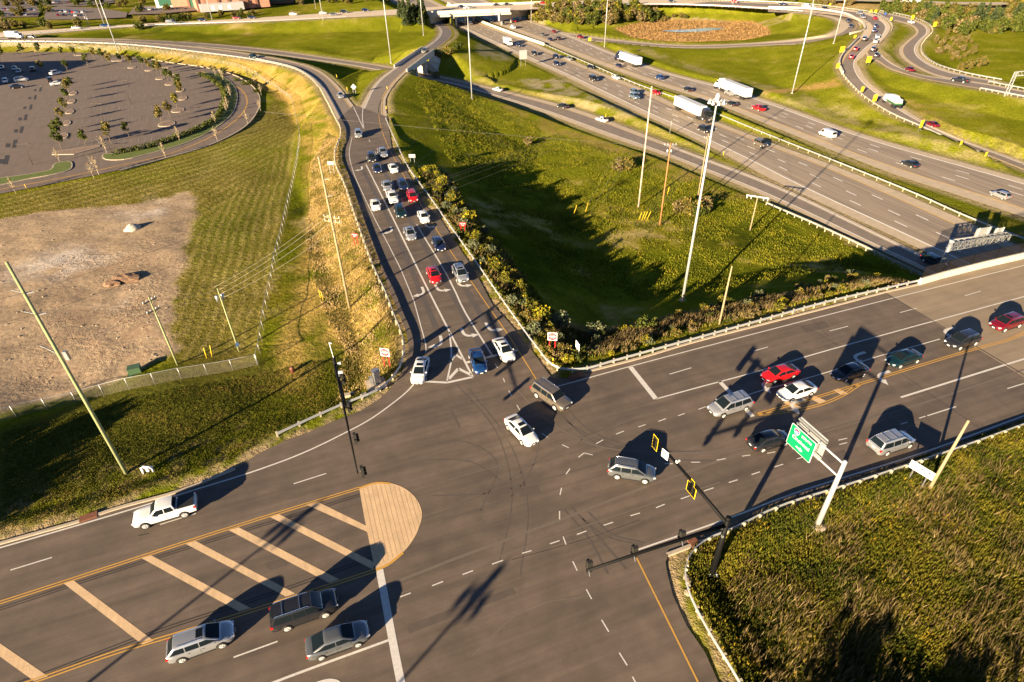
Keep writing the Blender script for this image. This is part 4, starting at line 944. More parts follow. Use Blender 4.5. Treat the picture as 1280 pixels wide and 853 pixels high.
NICE = {'sedan': 'sedan', 'hatch': 'hatchback', 'wagon': 'station_wagon', 'suv': 'sport_utility_vehicle', 'bigsuv': 'large_utility_vehicle', 'minivan': 'minivan', 'pickup': 'pickup_truck', 'van': 'cargo_van'}
CATE = {'sedan': 'car', 'hatch': 'car', 'wagon': 'car', 'suv': 'car', 'bigsuv': 'car', 'minivan': 'minivan', 'pickup': 'pickup truck', 'van': 'van'}
def aim(p, q): return math.atan2(q[1]-p[1], q[0]-p[0])
def place_car(kind, colour, px, py, tx, ty, label, group, z=0.0, near=True, s=1.0):
    p = gp(px, py, z) if z is not None else gt(px, py); q = gp(tx, ty, p[2]); rz = aim(p, q); pm = paint(colour)
    P = proto(kind, near); loc = (p[0], p[1], p[2]+.02)
    if near:
        root = empty(NICE[kind], loc, rz)
        for nm, me, key, rim in P:
            o = link(nm, me, root)
            if key == 'paint':
                o.material_slots[0].link = 'OBJECT'; o.material_slots[0].material = pm
            if rim: link('rim', rim, o)
        if s != 1: root.scale = (s, s, s)
    else:
        root = link(NICE[kind], P, None, loc, rz); root.material_slots[0].link = 'OBJECT'; root.material_slots[0].material = pm
        if s != 1: root.scale = (s, s, s)
    tag(root, label, CATE[kind], group); return root
GJ, GR, GF = 'cars at the junction', 'cars queuing down the ramp', 'vehicles on the freeway'
def sunroof(root, kind):
    g = SPEC[kind]['g']; ztop, wid = gh(SPEC[kind]); mb = MB(); vs = []
    x0, x1 = g[1]-.62, g[1]-.14
    for x in (x0, (x0+x1)/2, x1):
        for f in (-1, 0, 1): vs.append((x, f*.38, ztop(x)+.036-.006*abs(f)))
    fs = [(i*3+j, (i+1)*3+j, (i+1)*3+j+1, i*3+j+1) for i in range(2) for j in range(2)]
    mb.add(vs, fs); mb.build('sunroof', m_glass, root)
NEAR = [
 ('pickup','white',209,645,150,662,'white crew cab pickup with black bed cover in the kerb lane at left',GJ,''),
 ('wagon','silver',255,806,330,779,'silver crossover with roof glass beside the yellow line at bottom left',GJ,'s'),
 ('bigsuv','black',383,768,460,741,'black utility vehicle with roof rails beside the tan bands',GJ,''),
 ('sedan','grey',424,804,500,777,'grey sedan waiting just behind the thick white stop line',GJ,''),
 ('suv','grey',789,594,870,607,'grey utility vehicle with silver roof rails crossing the middle of the junction',GJ,''),
 ('bigsuv','tan',689,501,733,531,'bronze utility vehicle turning off the ramp beside the guardrail corner',GJ,''),
 ('sedan','white',652,543,681,574,'white sedan with sunroof turning in the junction behind the bronze vehicle',GJ,'s'),
 ('sedan','white',526,468,517,500,'white sedan alone in the ramp lane left of the painted chevrons',GR,'s'),
 ('sedan','blue',598,456,607,486,'dark blue sedan at the stop line right of the painted chevrons',GR,''),
 ('sedan','white',630,442,649,472,'white sedan with sunroof at the stop line in the right ramp lane',GR,'s'),
 ('suv','silver',576,347,590,374,'silver utility vehicle nearest the yellow line halfway down the ramp',GR,'s'),
 ('sedan','red',543,348,554,375,'bright red sedan in the middle ramp lane',GR,'s'),
 ('sedan','navy',549,309,560,331,'navy sedan behind the silver utility vehicle on the ramp',GR,''),
 ('sedan','silver',513,296,522,317,'silver sedan with sunroof between two ramp arrows',GR,'s'),
 ('sedan','white',530,275,539,294,'white sedan ahead of the navy one by the yellow line',GR,''),
 ('suv','teal',501,269,509,288,'dark teal hatchbacked vehicle left of the white sedan in the ramp queue',GR,''),
 ('suv','red',516,250,525,270,'dark red utility vehicle by the yellow line in the ramp queue',GR,''),
 ('pickup','white',491,251,500,272,'white pickup in the middle of the ramp queue',GR,''),
 ('sedan','white',470,260,475,278,'white sedan alone in the left ramp lane beside the queue',GR,''),
 ('sedan','silver',484,236,491,253,'silver sedan directly behind the white pickup on the ramp',GR,''),
 ('suv','navy',504,236,512,253,'dark utility vehicle directly behind the dark red one on the ramp',GR,''),
 ('sedan','navy',472,214,478,228,'dark sedan in the middle lane near the tail of the ramp queue',GR,''),
 ('sedan','white',492,214,500,229,'white sedan by the yellow line near the tail of the ramp queue',GR,''),
 ('suv','black',465,201,470,214,'small black utility vehicle at the tail of the ramp queue',GR,''),
 ('pickup','silver',479,195,485,208,'silver pickup last beside the yellow line in the ramp queue',GR,''),
 ('suv','silver',448.5,171,451,183,'silver vehicle following alone behind the ramp queue',GR,''),
 ('sedan','silver',426,122,432,132,'silver car coming round the left branch of the ramp',GR,''),
 ('suv','grey',531,66,519,75,'grey vehicle crossing the small white walled bridge',GR,''),
 ('minivan','silver',911,512,872,524,'silver minivan standing over the white stop line of the right approach',GJ,''),
 ('sedan','red',973,472,934,483,'bright red sedan turning lane second behind the silver minivan',GJ,''),
 ('sedan','white',994,494,955,506,'white sedan beside the yellow painted wedge',GJ,''),
 ('sedan','black',1060,470,1020,482,'black sedan under the shadow of the green sign',GJ,''),
 ('sedan','teal',1127,453,1088,465,'dark teal sedan between two black cars in the right hand queue',GJ,'s'),
 ('suv','black',1200,431,1160,443,'black utility vehicle at the edge of the concrete bridge deck',GJ,''),
 ('suv','maroon',1255,409,1215,421,'maroon utility vehicle on the bridge at the right edge',GJ,'s'),
 ('sedan','paleblue',1306,396,1266,408,'blue car cut by the right edge behind the maroon one',GJ,''),
 ('sedan','black',960,555,1010,541,'black sedan beside the green road sign heading away to the right',GJ,''),
 ('minivan','silver',1112,558,1160,542,'silver minivan with roof rails in the lane beside the south guardrail',GJ,''),
]
for k, c, px, py, tx, ty, lab, g, fl in NEAR:
    z = 0.0
    r = place_car(k, c, px, py, tx, ty, lab, g, z, True, .97 if k in ('bigsuv',) else 1.0)
    if 's' in fl: sunroof(r, k)
# -------- articulated lorries
def wheels(mb, x, hw, r=.5, mi=0):
    for sy in (1, -1): mb.lathe([(r*.5, -.25), (r*.95, -.25), (r, -.2), (r, .2), (r*.95, .25), (r*.5, .25)], 14, mi, (x, sy*(hw-.25), r), 'y')
def semi(px, py, tx, ty, cabcol, label, z=FZ, bob=False):
    p = gp(px, py, z); q = gp(tx, ty, z); root = empty('semi_truck', (p[0], p[1], z+.03), aim(p, q)); tag(root, label, 'lorry', 'articulated lorries on the freeway')
    pc = paint(cabcol); m_box = mat('trailer_box_white', (.62,.61,.58), .5, noise=[(.8, .10, None, None), (4, .06, None, None)])
    L = 15.5
    mb = MB(); mb.box((-L/2, 0, 2.65), (L, 2.56, 2.85)); o = mb.build('trailer_box', m_box, root)
    mb = MB()
    for k in range(14):
        for sy in (1, -1): mb.box((-k*1.15-.3, sy*1.288, 2.65), (.05, .02, 2.8))
    mb.box((-L/2, 0, 4.09), (L-.1, 2.45, .03)); mb.build('side_ribs', mat('trailer_trim', (.6,.6,.58), .5, .3), o)
    mb = MB(); mb.box((-L/2, 0, 1.12), (L-.2, 1.1, .22)); mb.box((-L+.05, 0, .75), (.12, 2.4, .15)); mb.box((-3.2, .7, .8), (.15, .15, .8)); mb.box((-3.2, -.7, .8), (.15, .15, .8)); mb.build('trailer_frame', m_plast, o)
    for x in (-L+1.6, -L+2.9):
        mb = MB(); wheels(mb, x, 1.25); mb.build('trailer_wheels', m_tyre, root)
    mb = MB(); mb.box((-L/2-4, 0, 1.35), (.6, 2.57, .06)); 
    # tractor
    mb = MB(); mb.box((2.05, 0, 2.25), (2.3, 2.3, 2.2), taper=.96); mb.box((1.75, 0, 3.65), (1.6, 2.1, .8), taper=.8); mb.build('cab', pc, root)
    mb = MB(); mb.box((4.1, 0, 1.65), (1.9, 1.75, 1.15), taper=.86); mb.box((4.3, .95, 1.05), (1.5, .45, .5), taper=.8); mb.box((4.3, -.95, 1.05), (1.5, .45, .5), taper=.8); mb.build('bonnet', pc, root)
    mb = MB(); mb.add([(3.225, -1.02, 2.45), (3.225, 1.02, 2.45), (3.17, .98, 3.2), (3.17, -.98, 3.2)], [(0, 1, 2, 3)]); mb.build('windscreen', m_glass, root)
    for sy in (1, -1):
        mb = MB(); mb.box((2.65, sy*1.14, 2.8), (.8, .03, .65)); mb.build('side_window', m_glass, root)
        mb = MB(); mb.lathe([(.33, -.7), (.33, .7)], 12, 0, (1.6, sy*.95, .85), 'x'); mb.build('fuel_tank', m_chrome, root)
        mb = MB(); mb.tube([(.8, sy*1.0, 1.0), (.8, sy*1.0, 4.0)], .08, 8); mb.build('exhaust_stack', m_chrome, root)
        mb = MB(); mb.box((5.02, sy*.72, 1.25), (.12, .3, .25)); mb.build('headlight', m_head, root)
        mb = MB(); mb.box((2.9, sy*1.4, 2.7), (.12, .22, .7)); mb.build('wing_mirror', m_plast, root)
    mb = MB(); mb.box((5.06, 0, 1.6), (.06, 1.1, .9)); mb.build('grille', m_chrome, root)
    mb = MB(); mb.box((1.5, 0, .85), (6.6, .9, .3)); mb.box((5.05, 0, .72), (.3, 2.3, .35)); mb.build('chassis', m_plast, root)
    for x in (4.2, -.1, -1.4):
        mb = MB(); wheels(mb, x, 1.2); mb.build('wheels', m_tyre, root)
semi(777,77,700,48,'navy','white trailer lorry with dark blue cab on the far carriageway')
semi(904,114,830,84,'white','all white lorry on the far carriageway above the high mast light')
semi(877,150,950,184,'black','white trailer lorry with black cab on the near carriageway')
def rigid(px, py, tx, ty, label, z, colr_, kind='flat'):
    p = gp(px, py, z); q = gp(tx, ty, z); root = empty('rigid_truck', (p[0], p[1], z+.03), aim(p, q)); tag(root, label, 'truck', 'rigid trucks')
    pc = paint(colr_)
    mb = MB(); mb.box((3.0, 0, 1.75), (1.9, 2.2, 1.9), taper=.92); mb.box((4.2, 0, 1.3), (1.0, 1.8, .9), taper=.85); mb.build('cab', pc, root)
    mb = MB(); mb.add([(3.98, -.9, 1.9), (3.98, .9, 1.9), (3.92, .88, 2.6), (3.92, -.88, 2.6)], [(0, 1, 2, 3)]); mb.build('windscreen', m_glass, root)
    if kind == 'flat':
        mb = MB(); mb.box((-1.2, 0, 2.3), (6.2, 2.4, 2.5)); mb.build('cargo_box', mat('trailer_box_white', (.78,.77,.74)), root)
    else:
        mb = MB(); mb.box((-1.0, 0, 1.9), (6.0, 2.3, 1.5), 0, 0, .9); mb.box((-.6, 0, 2.9), (4.4, 1.7, .8), 0, 0, .6); mb.build('hopper', mat('trailer_box_white', (.78,.77,.74)), root)
        mb = MB(); mb.box((-1.0, 0, 1.35), (6.05, 2.36, .5)); mb.build('green_stripe', paint('green'), root)
    mb = MB(); mb.box((0, 0, .8), (8.2, .9, .3)); mb.build('chassis', m_plast, root)
    for x in (3.6, -2.2, -3.4):
        mb = MB(); wheels(mb, x, 1.15, .48); mb.build('wheels', m_tyre, root)
rigid(635,57,649,64,'white box truck with dark load ahead near the overpass',FZ,'white')
rigid(1114,132,1080,113,'white and green hopper truck climbing the curved ramp',-5.3,'white','hop')
rigid(20,49,40,49.5,'white truck at the left end of the highest road',0,'white')
# -------- small distant cars: one mesh each
FARC = [
 ('sedan','navy',773,84,735,67,'dark car just behind the blue cabbed lorry'),('suv','blue',824,99,790,85,'blue car between the two far carriageway lorries'),('sedan','black',859,114,825,100,'black car beside the all white lorry'),
 ('sedan','black',914,132,880,118,'black car right of the high mast light top'),('pickup','silver',912,119,880,106,'silver pickup tailing the all white lorry'),('pickup','red',947,138,913,124,'red pickup on the far carriageway'),
 ('sedan','maroon',692,41,670,31,'maroon car in the outer far lane near the overpass'),('sedan','navy',687.5,51,665,41,'navy car left of a matching one near the overpass'),('suv','black',698,50,676,40,'black car right of a matching one near the overpass'),('sedan','grey',678,45,656,35,'grey car just past the overpass on the far side'),
 ('pickup','maroon',724.5,48,700,40,'maroon pickup joining from the loop'),('sedan','red',642.5,28,625,20,'red car beside the overpass pier'),('sedan','grey',642,35,625,27,'grey car by the overpass pier behind the red one'),
 ('sedan','navy',649,58.5,672,69,'small dark car following the white box truck'),('suv','black',668,69,690,79,'black vehicle on the near carriageway left of the sign back'),('suv','navy',695,73,718,83,'navy vehicle in the upper near lanes'),('sedan','silver',711,75.5,734,85,'silver car in the upper near lanes'),
 ('suv','navy',696,82,718,92,'navy vehicle in the outer near lane'),('sedan','black',737.5,86,760,96,'black car beside the median rail'),('bigsuv','black',741.5,101,765,112,'large black vehicle in the outer near lane'),('sedan','white',770,99,795,110,'white car in the near carriageway'),
 ('suv','paleblue',793,118,818,129,'pale blue vehicle side by side with a pickup'),('pickup','paleblue',792.5,123.5,818,135,'pale blue pickup side by side with a car'),('sedan','red',820,118,845,129,'red car beside the median rail'),('suv','black',880,165,905,176,'black vehicle just below the black cabbed lorry'),
 ('sedan','navy',858,129.5,883,141,'dark car hidden behind the near lorry trailer'),('suv','tan',950,182.5,985,198,'tan grey vehicle right of the high mast light'),('sedan','white',577,29,560,22,'white car emerging from under the overpass'),('suv','grey',588,31,570,23,'grey vehicle emerging from under the overpass'),
 ('sedan','navy',614,28,636,38,'dark car near the bridge pier centre'),('sedan','black',629,31,650,41,'black car near the bridge pier right'),('van','white',641,36,620,27,'white van near the central barrier'),
 ('van','white',1033,171,1000,158,'white cargo van on the far carriageway'),('sedan','black',1136,208,1100,194,'low black coupe on the far carriageway'),('hatch','silver',1249,247,1213,233,'silver hatchback at the right end of the far carriageway'),('suv','teal',1166,331,1200,348,'teal vehicle in the shade of the overhead sign frame'),
]
ROADFAR = [('sedan','white',752,152,715,140,'white car on the collector road',FZ),('sedan','black',703,135,666,125,'black car on the collector road behind the white one',FZ),('sedan','white',622,114,590,106,'white car passing the white light mast on the collector road',-7.9),
 ('sedan','teal',317,72.5,340,76,'teal car on the left ramp above the parking lot',0),
 ('sedan','maroon',1164,158,1135,146,'maroon car low on the curved ramp beside a yellow sign',-7),('sedan','red',1064,73,1070,60,'red car first of two on the curved ramp',-1.7),('sedan','red',1069,63,1075,52,'red car second of two on the curved ramp',-1),
 ('sedan','black',1095,71,1099,60,'black car entering the east ramp fork',-1.7),('suv','black',1091,64,1096,53,'black vehicle just before the east ramp fork',-1),('sedan','white',1094,53.5,1098,44,'lower white car of a pair on the bend',-.2),('sedan','white',1096.5,47.5,1100,39,'upper white car of a pair on the bend',0),
 ('suv','black',1080,51,1088,42,'large black vehicle at the ramp fork',-.2),('suv','navy',1092,40.5,1094,32,'navy vehicle on the bend below a red one',0),('sedan','navy',1094,34.5,1094,27,'navy car on the bend nearest the red one',0),('sedan','red',1093,24.5,1085,20,'red car at the top of the bend',0),('suv','silver',1074,18.5,1063,15,'silver vehicle ahead on the upper bend',0),('sedan','silver',1078,23,1068,19,'silver car inside the upper bend',0),
 ('sedan','navy',1060,27.5,1064,33,'navy car first on the loop',-1.3),('sedan','navy',1063,34.5,1062,41,'navy car second on the loop',-2.1),('sedan','maroon',1136,89,1110,77,'maroon car on the east ramp',-2.4),('pickup','black',1199,103,1170,98,'black pickup where the two east ramps meet',-3),('sedan','white',1138,29.5,1120,24,'white car at the top of the snaking ramp',-.4),
 ('van','white',1007,9.5,990,7,'white van on the upper road',0),('sedan','black',1030,12,1015,9,'black car behind the white van on the upper road',0),('sedan','navy',978,6.5,960,5,'navy car on the upper road right',0),
 ('sedan','navy',253,26.5,280,25.5,'navy car on the upper road above the grass bank',0),('van','grey',215,30,240,29,'grey van on the upper road left part',0),('sedan','maroon',296,24,320,23.5,'maroon car on the upper road, first of a pair',0),('sedan','navy',315,23.5,340,22.5,'navy car on the upper road, second of a pair',0),
 ('sedan','blue',132,33.5,160,32,'blue car on the upper road by the tall masts',0),('sedan','white',96,36.5,120,35,'white car on the upper road at far left',0),('sedan','black',40,48,60,47.6,'black car behind the white truck at left',0),
 ('suv','white',367,19.5,390,18.5,'white vehicle on the upper road approaching the overpass',0),('suv','white',404,18.2,425,17,'white vehicle by the slender mast on the upper road',0),('sedan','grey',417,19.5,440,18.5,'grey car on the upper road beside a white one',0),('suv','black',430,16.5,450,15.5,'black vehicle on the upper road left of the bridge',0),('suv','navy',457,14.5,475,13.5,'navy vehicle on the upper road nearest the bridge',0),
 ('sedan','navy',577,9.5,600,8.5,'navy car on the overpass deck left',0),('sedan','grey',587,10.5,610,9.5,'grey car on the overpass deck second',0),('sedan','black',620,7.5,600,8.4,'black car on the overpass deck third',0),('sedan','black',633,7,610,8,'black car on the overpass deck fourth',0),('sedan','red',679,5,700,3.5,'red car right of the overpass deck',0),
 ('sedan','navy',749,4.5,770,4,'navy car on the upper road above the thicket',0),('sedan','black',839,3.2,860,3.4,'black car on the upper road above the pond',0),('suv','red',918,3.6,940,4.8,'red vehicle on the upper road beside a slender mast',0)]
for i, (k, c, px, py, tx, ty, lab) in enumerate(FARC): place_car(k, c, px, py, tx, ty, lab, GF, FZ, False)
for (k, c, px, py, tx, ty, lab, z) in ROADFAR: place_car(k, c, px, py, tx, ty, lab, 'distant cars on the ramps and upper road', z+.02, False)
PARK = [('suv','white',71,93.5,78,92,'white vehicle in the shaded row right of the others'),('suv','black',63.5,102.5,60,94,'black vehicle between two white cars in the lot'),('sedan','white',72.5,106.5,80,105.5,'white car beside the column of trees'),('sedan','black',22,110.5,30,109.5,'black car alone below the parked row'),
 ('suv','white',27.5,102,35,101,'white vehicle in the second parked row'),('suv','white',8,103.5,10,95,'white vehicle nearest the left edge'),('sedan','silver',19,87.5,22,80,'silver car in the shaded row first'),('sedan','silver',24.5,91,27,84,'silver car in the shaded row second'),('suv','black',42,89,45,82,'black vehicle in the shaded row'),('sedan','silver',3,86.5,6,79,'silver car at the left edge of the shaded row')]
for k, c, px, py, tx, ty, lab in PARK: place_car(k, c, px, py, tx, ty, lab, 'cars in the near parking lot', ZL+.02, False)
# far lots beyond the upper road: every car stands by itself
rr = random.Random(5); cols = ['white','silver','grey','black','navy','teal','red','paleblue','maroon','white','silver']
def lotrow(a, b, n, desc, skip=.2):
    for i in range(n):
        if rr.random() < skip: continue
        f = (i+.5)/n; px, py = a[0]+(b[0]-a[0])*f, a[1]+(b[1]-a[1])*f; c = rr.choice(cols); k = rr.choice(['sedan','suv','sedan','minivan','pickup'])
        cn = {'paleblue': 'pale blue', 'navy': 'navy'}.get(c, c)
        place_car(k, c, px, py, px+3, py-6, f'small {cn} {NICE[k].replace("_"," ")} parked in the {desc}', 'cars in the far lots', None, False)
m_lot2 = m_lot
FLZ = -1.0
def farlot(pts, name='far_parking_lot'):
    P = [gt(x, y) for x, y in pts]; mb = MB(); mb.poly([(p[0], p[1], FLZ+.45) for p in P]); struct(mb.build(name, m_lot))
farlot([(55,26),(58,13),(75,9),(130,12),(160,17),(158,24),(110,26)]); farlot([(0,23),(0,3),(40,2),(52,12),(48,22)]); farlot([(42,2),(120,-3),(150,4),(110,9),(60,9)])
farlot([(160,20),(170,9),(245,10),(250,15),(200,20)])
lotrow((66,15.5),(108,17),14,'middle far lot, upper row',.15); lotrow((68,20.5),(104,21),10,'middle far lot, lower row',.3); lotrow((2,20),(46,20),11,'leftmost far lot, front row',.3); lotrow((2,13),(46,14),12,'leftmost far lot, middle row',.35); lotrow((5,6),(44,6),11,'leftmost far lot, back row',.3); lotrow((50,5),(112,4),16,'farthest lot by the trees',.3); lotrow((170,14),(235,13),13,'far lot before the low shop',.45)
# ============================================================ BRIDGES, RAILS, POLES, SIGNS
# overpass
At, Bt = ROADS['top_road']; cx = (At+Bt)[:, 0]/2; sel = (cx > xb0-4) & (cx < xb1+4); oa, ob = At[sel], Bt[sel]
ov = empty('overpass', tuple((oa[0]+ob[0])/2)); inv = lambda P: P-np.array((oa[0]+ob[0])/2)
tag(ov, 'long white concrete overpass carrying the upper road across the freeway', 'overpass')
mb = MB(); P = [tuple(p) for p in inv(oa)[:, :2]]+[tuple(p) for p in inv(ob)[::-1][:, :2]]; mb.prism(P, -1.0, -.03); mb.build('deck', m_conc, ov)
parapet(inv(oa), 1.2, .4, m_para, 'parapet', ov, -1.0); parapet(inv(ob), 1.2, .4, m_para, 'parapet', ov, -1.0)
for f in (.03, .25, .5, .75, .97):
    L = inv(lerp(oa, ob, f)); mb = MB(); n = len(L); vs = []
    N = normals2(L)
    for i in range(n):
        for o, z in ((-.3, -2.2), (.3, -2.2), (.3, -.98), (-.3, -.98)): vs.append((L[i][0]+N[i][0]*o, L[i][1]+N[i][1]*o, z))
    mb.add(vs, [(i*4+k, (i+1)*4+k, (i+1)*4+(k+1) % 4, i*4+(k+1) % 4) for i in range(n-1) for k in range(4)]+[(0, 1, 2, 3), tuple(4*(n-1)+k for k in (3, 2, 1, 0))]); mb.build('girder', m_para, ov)
for px in (583, 643, 712):
    if px > 700: continue
    c = gp(px, 28 if px < 600 else 35, FZ)
for (px, py) in ((583, 27), (643, 23)):
    i = np.argmin(np.abs((oa+ob)[:, 0]/2-gp(px, 14, 0)[0])); a, b = inv(oa)[i], inv(ob)[i]
    mb = MB(); mb.bar((a[0], a[1]+.3, -2.7), (b[0], b[1]-.3, -2.7), 1.2, .95); mb.build('pier_cap', m_para, ov)
    for f in (.08, .36, .64, .92):
        q = a*(1-f)+b*f; mb = MB(); mb.tube([(q[0], q[1], -8.3), (q[0], q[1], -3.1)], .55, 12); mb.build('pier_column', m_para, ov)
for i in (1, -2):
    a, b = inv(oa)[i], inv(ob)[i]; mb = MB(); mb.bar((a[0], a[1], -3.4), (b[0], b[1], -3.4), 1.0, 4.2); mb.build('abutment', m_para, ov)
# small ramp bridge
A, B = ROADS['slip_ramp']; cyy = (A+B)[:, 1]/2; sel = (cyy > yb0-3) & (cyy < yb1+3); sa, sb = A[sel], B[sel]; O = (sa[0]+sb[0])/2
rbx = empty('ramp_bridge', tuple(O)); tag(rbx, 'small white walled bridge carrying the right ramp branch over the sunken road', 'bridge')
mb = MB(); mb.prism([tuple(p) for p in (sa-O)[:, :2]]+[tuple(p) for p in (sb-O)[::-1][:, :2]], -1.3, -.05); mb.build('deck', m_conc, rbx)
parapet(sa-O, 1.0, .45, m_para, 'parapet', rbx, -1.3, .1); parapet(sb-O, 1.0, .45, m_para, 'parapet', rbx, -1.3, -.1)
for (i, d) in ((2, -1), (-3, 1)):
    a, b = (sa-O)[i], (sb-O)[i]; mb = MB(); mb.bar((a[0], a[1], -3.8), (b[0], b[1], -3.8), .8, 5.0); mb.build('abutment', m_para, rbx)
# slope paving on the east side: pale concrete faces seen below the bridge
for pts in ([(524,85,-5.2),(534,76.5,-2.6),(546,89,-6.6)], [(534,76.5,-2.6),(553,78,-4.6),(564,91.5,-7.2),(546,89,-6.6)], [(536,75,-2.2),(539.5,67.5,-.9),(550.5,73.5,-3.2),(550,79,-4.4)]):
    P = [gp(*p)-O for p in pts]; mb = MB(); T2 = [p+np.array([0, 0, -.5]) for p in P]; n = len(P)
    mb.add([tuple(p) for p in P]+[tuple(p) for p in T2], [tuple(range(n)), tuple(range(n, 2*n))[::-1]]+[(i, (i+1) % n, n+(i+1) % n, n+i) for i in range(n)]); mb.build('slope_paving', m_para, rbx)
# ---------------- guardrails
m_rail = mat('guardrail_steel', (.52,.53,.52), .42, .55, noise=[(1.0, .12, None, None)])
m_postw = mat('treated_post_timber', (.42,.36,.24), .85, noise=[(4, .2, None, None)])
def guardrail(name, pts, label, z=0.0, side=-1, step=1.905, cat='guardrail', offset=0.0, wood=True, world=False):
    P = pts if world else pw(pts, z)
    if offset: P = offs(P, offset)
    O = P[0].copy(); root = empty(name, tuple(O)); tag(root, label, cat); P = P-O
    L = plen(P); n = max(8, int(L/1.2)); Q = resample(P, n+1); N = normals2(Q)
    prof = [(0, .42), (.05, .45), (.05, .52), (0, .57), (0, .61), (.05, .66), (.05, .73), (0, .76), (-.015, .76), (-.015, .42)]
    vs = []; k = len(prof)
    for i in range(n+1):
        for o, h in prof: vs.append((Q[i][0]+N[i][0]*o*-side, Q[i][1]+N[i][1]*o*-side, Q[i][2]+h))
    fs = [(i*k+j, (i+1)*k+j, (i+1)*k+(j+1) % k, i*k+(j+1) % k) for i in range(n) for j in range(k)]+[tuple(range(k)), tuple(n*k+j for j in range(k))[::-1]]
    mb = MB(); mb.add(vs, fs); mb.build('rail_beam', m_rail, root)
    m = max(2, min(99, int(L/step))); R = resample(P, m+1)[:-1]; NN = normals2(R)
    mb = MB(); mb.box((0, 0, .33), (.16, .16, .95)); pm = mb.mesh('post', m_postw if wood else m_galv)
    for i in range(len(R)):
        o = link('post', pm, root, (R[i][0]+NN[i][0]*.14*side, R[i][1]+NN[i][1]*.14*side, R[i][2]-.02), aim((0, 0), (NN[i][0], NN[i][1])))
    return root
G = guardrail
G('guardrail', [(348,547),(400,523),(439,506),(473,492),(487,481),(499,465),(505,447),(505,432),(500,414),(494,400),(484,373),(470,343),(455,303),(441,262),(431,232),(422,213),(419,200),(420,189),(426,174),(426,162),(420,150),(407,124),(392,101),(370,87),(320,75)], 'long curved guardrail with timber posts along the west edge of the ramp', side=1)
G('guardrail', [(482,150),(495,180),(511,213),(535,246),(570,296),(595,331),(640,396),(673,441),(688,459),(696,464),(710,466.5),(727,466),(765,456),(830,438),(865,428.5),(954,403.5),(1035,381),(1110,363.5),(1147,355)], 'long guardrail running down the east edge of the ramp and on to the bridge', side=1)
G('guardrail', [(1300,527),(1160,577),(1060,610),(960,643),(911,667.5),(881,680),(863,697),(855,720),(860,745),(881,788),(925,862),(960,930)], 'guardrail on the south side of the right approach curling round the corner', side=1)
G('guardrail', offs(ROADS['left_ramp'][0], -.7 if True else 0)[:44], 'thin far guardrail above the parking lot and ring road', side=-1, step=3.8, world=True)
G('guardrail', offs(ROADS['top_road'][0], -.6)[:int(.40*90)], 'guardrail along the near edge of the upper road left of the overpass', side=-1, step=3.8, world=True)
G('guardrail', [(680,57),(740,83),(800,108.5),(865,132),(960,171),(1070,215),(1150,248),(1210,275),(1290,306)], 'steel median guardrail between the two freeway carriageways', z=FZ, side=1, step=3.8)
G('guardrail', [(958,257),(1020,284),(1097,320),(1150,346),(1190,366)], 'guardrail beside the collector road just before the right bridge', z=FZ, side=-1)
G('guardrail', pw([(1050,80,-2.3),(1054,95,-3.2),(1064,107,-4.2),(1086,127,-5.2),(1120,147,-6.3),(1150,160,-7),(1200,183,-8),(1235,198,-8)]), 'guardrail with yellow chevrons on the outside of the curved ramp', side=-1, world=True, step=3)
G('guardrail', pw([(1225,112.5,-3),(1280,123,-3),(1420,150,-3)]), 'short guardrail on the near side of the east ramp at the right edge', side=-1, world=True)
G('guardrail', offs(ROADS['snake_ramp'][1], .7), 'guardrail round the outside of the snaking ramp', side=1, world=True, step=2.5)
G('guardrail', pw([(1235,104,-3),(1280,113,-3),(1420,137,-3)]), 'guardrail on the far side of the east ramp at the right edge', side=1, world=True)
G('guardrail', offs(ROADS['slip_ramp'][0], .5)[44:62], 'guardrail on the left of the bend beyond the small bridge', side=1, world=True)
G('guardrail', offs(ROADS['slip_ramp'][1], -.5)[42:62], 'guardrail on the right of the bend beyond the small bridge', side=-1, world=True)
G('guardrail', offs(ROADS['top_road'][0], -.6)[58:76], 'guardrail along the near edge of the upper road above the pond', side=-1, world=True, step=3.8)
G('guardrail', offs(ROADS['top_road'][1], .6)[62:86], 'guardrail along the far edge of the upper road on the right', side=1, world=True, step=3.8)
def barrier(pts, label, z, h=1.05, w=.6, zz=None):
    P = pw(pts, z); O = P[0].copy(); r = empty('concrete_barrier', tuple(O)); tag(r, label, 'barrier'); parapet(P-O, h, w, m_para, 'barrier_wall', r); return r
barrier([(560,5),(592,24),(640,43),(680,57)], 'pale concrete median barrier of the freeway below the overpass', FZ, 1.3, .8)
barrier([(960,10.5,-.1),(1010,12,-.2),(1050,17,-.3),(1070,25,-.4),(1080,33,-.5),(1075,41,-.5),(1062,44,-.8)], 'curved concrete barrier between the loop and the upper bend', None)
barrier([(1073,49,-.3),(1062,60,-1),(1052,71,-1.7),(1048.5,82,-2.3),(1053,93,-3)], 'curved concrete barrier shading the inside of the ramp fork', None)
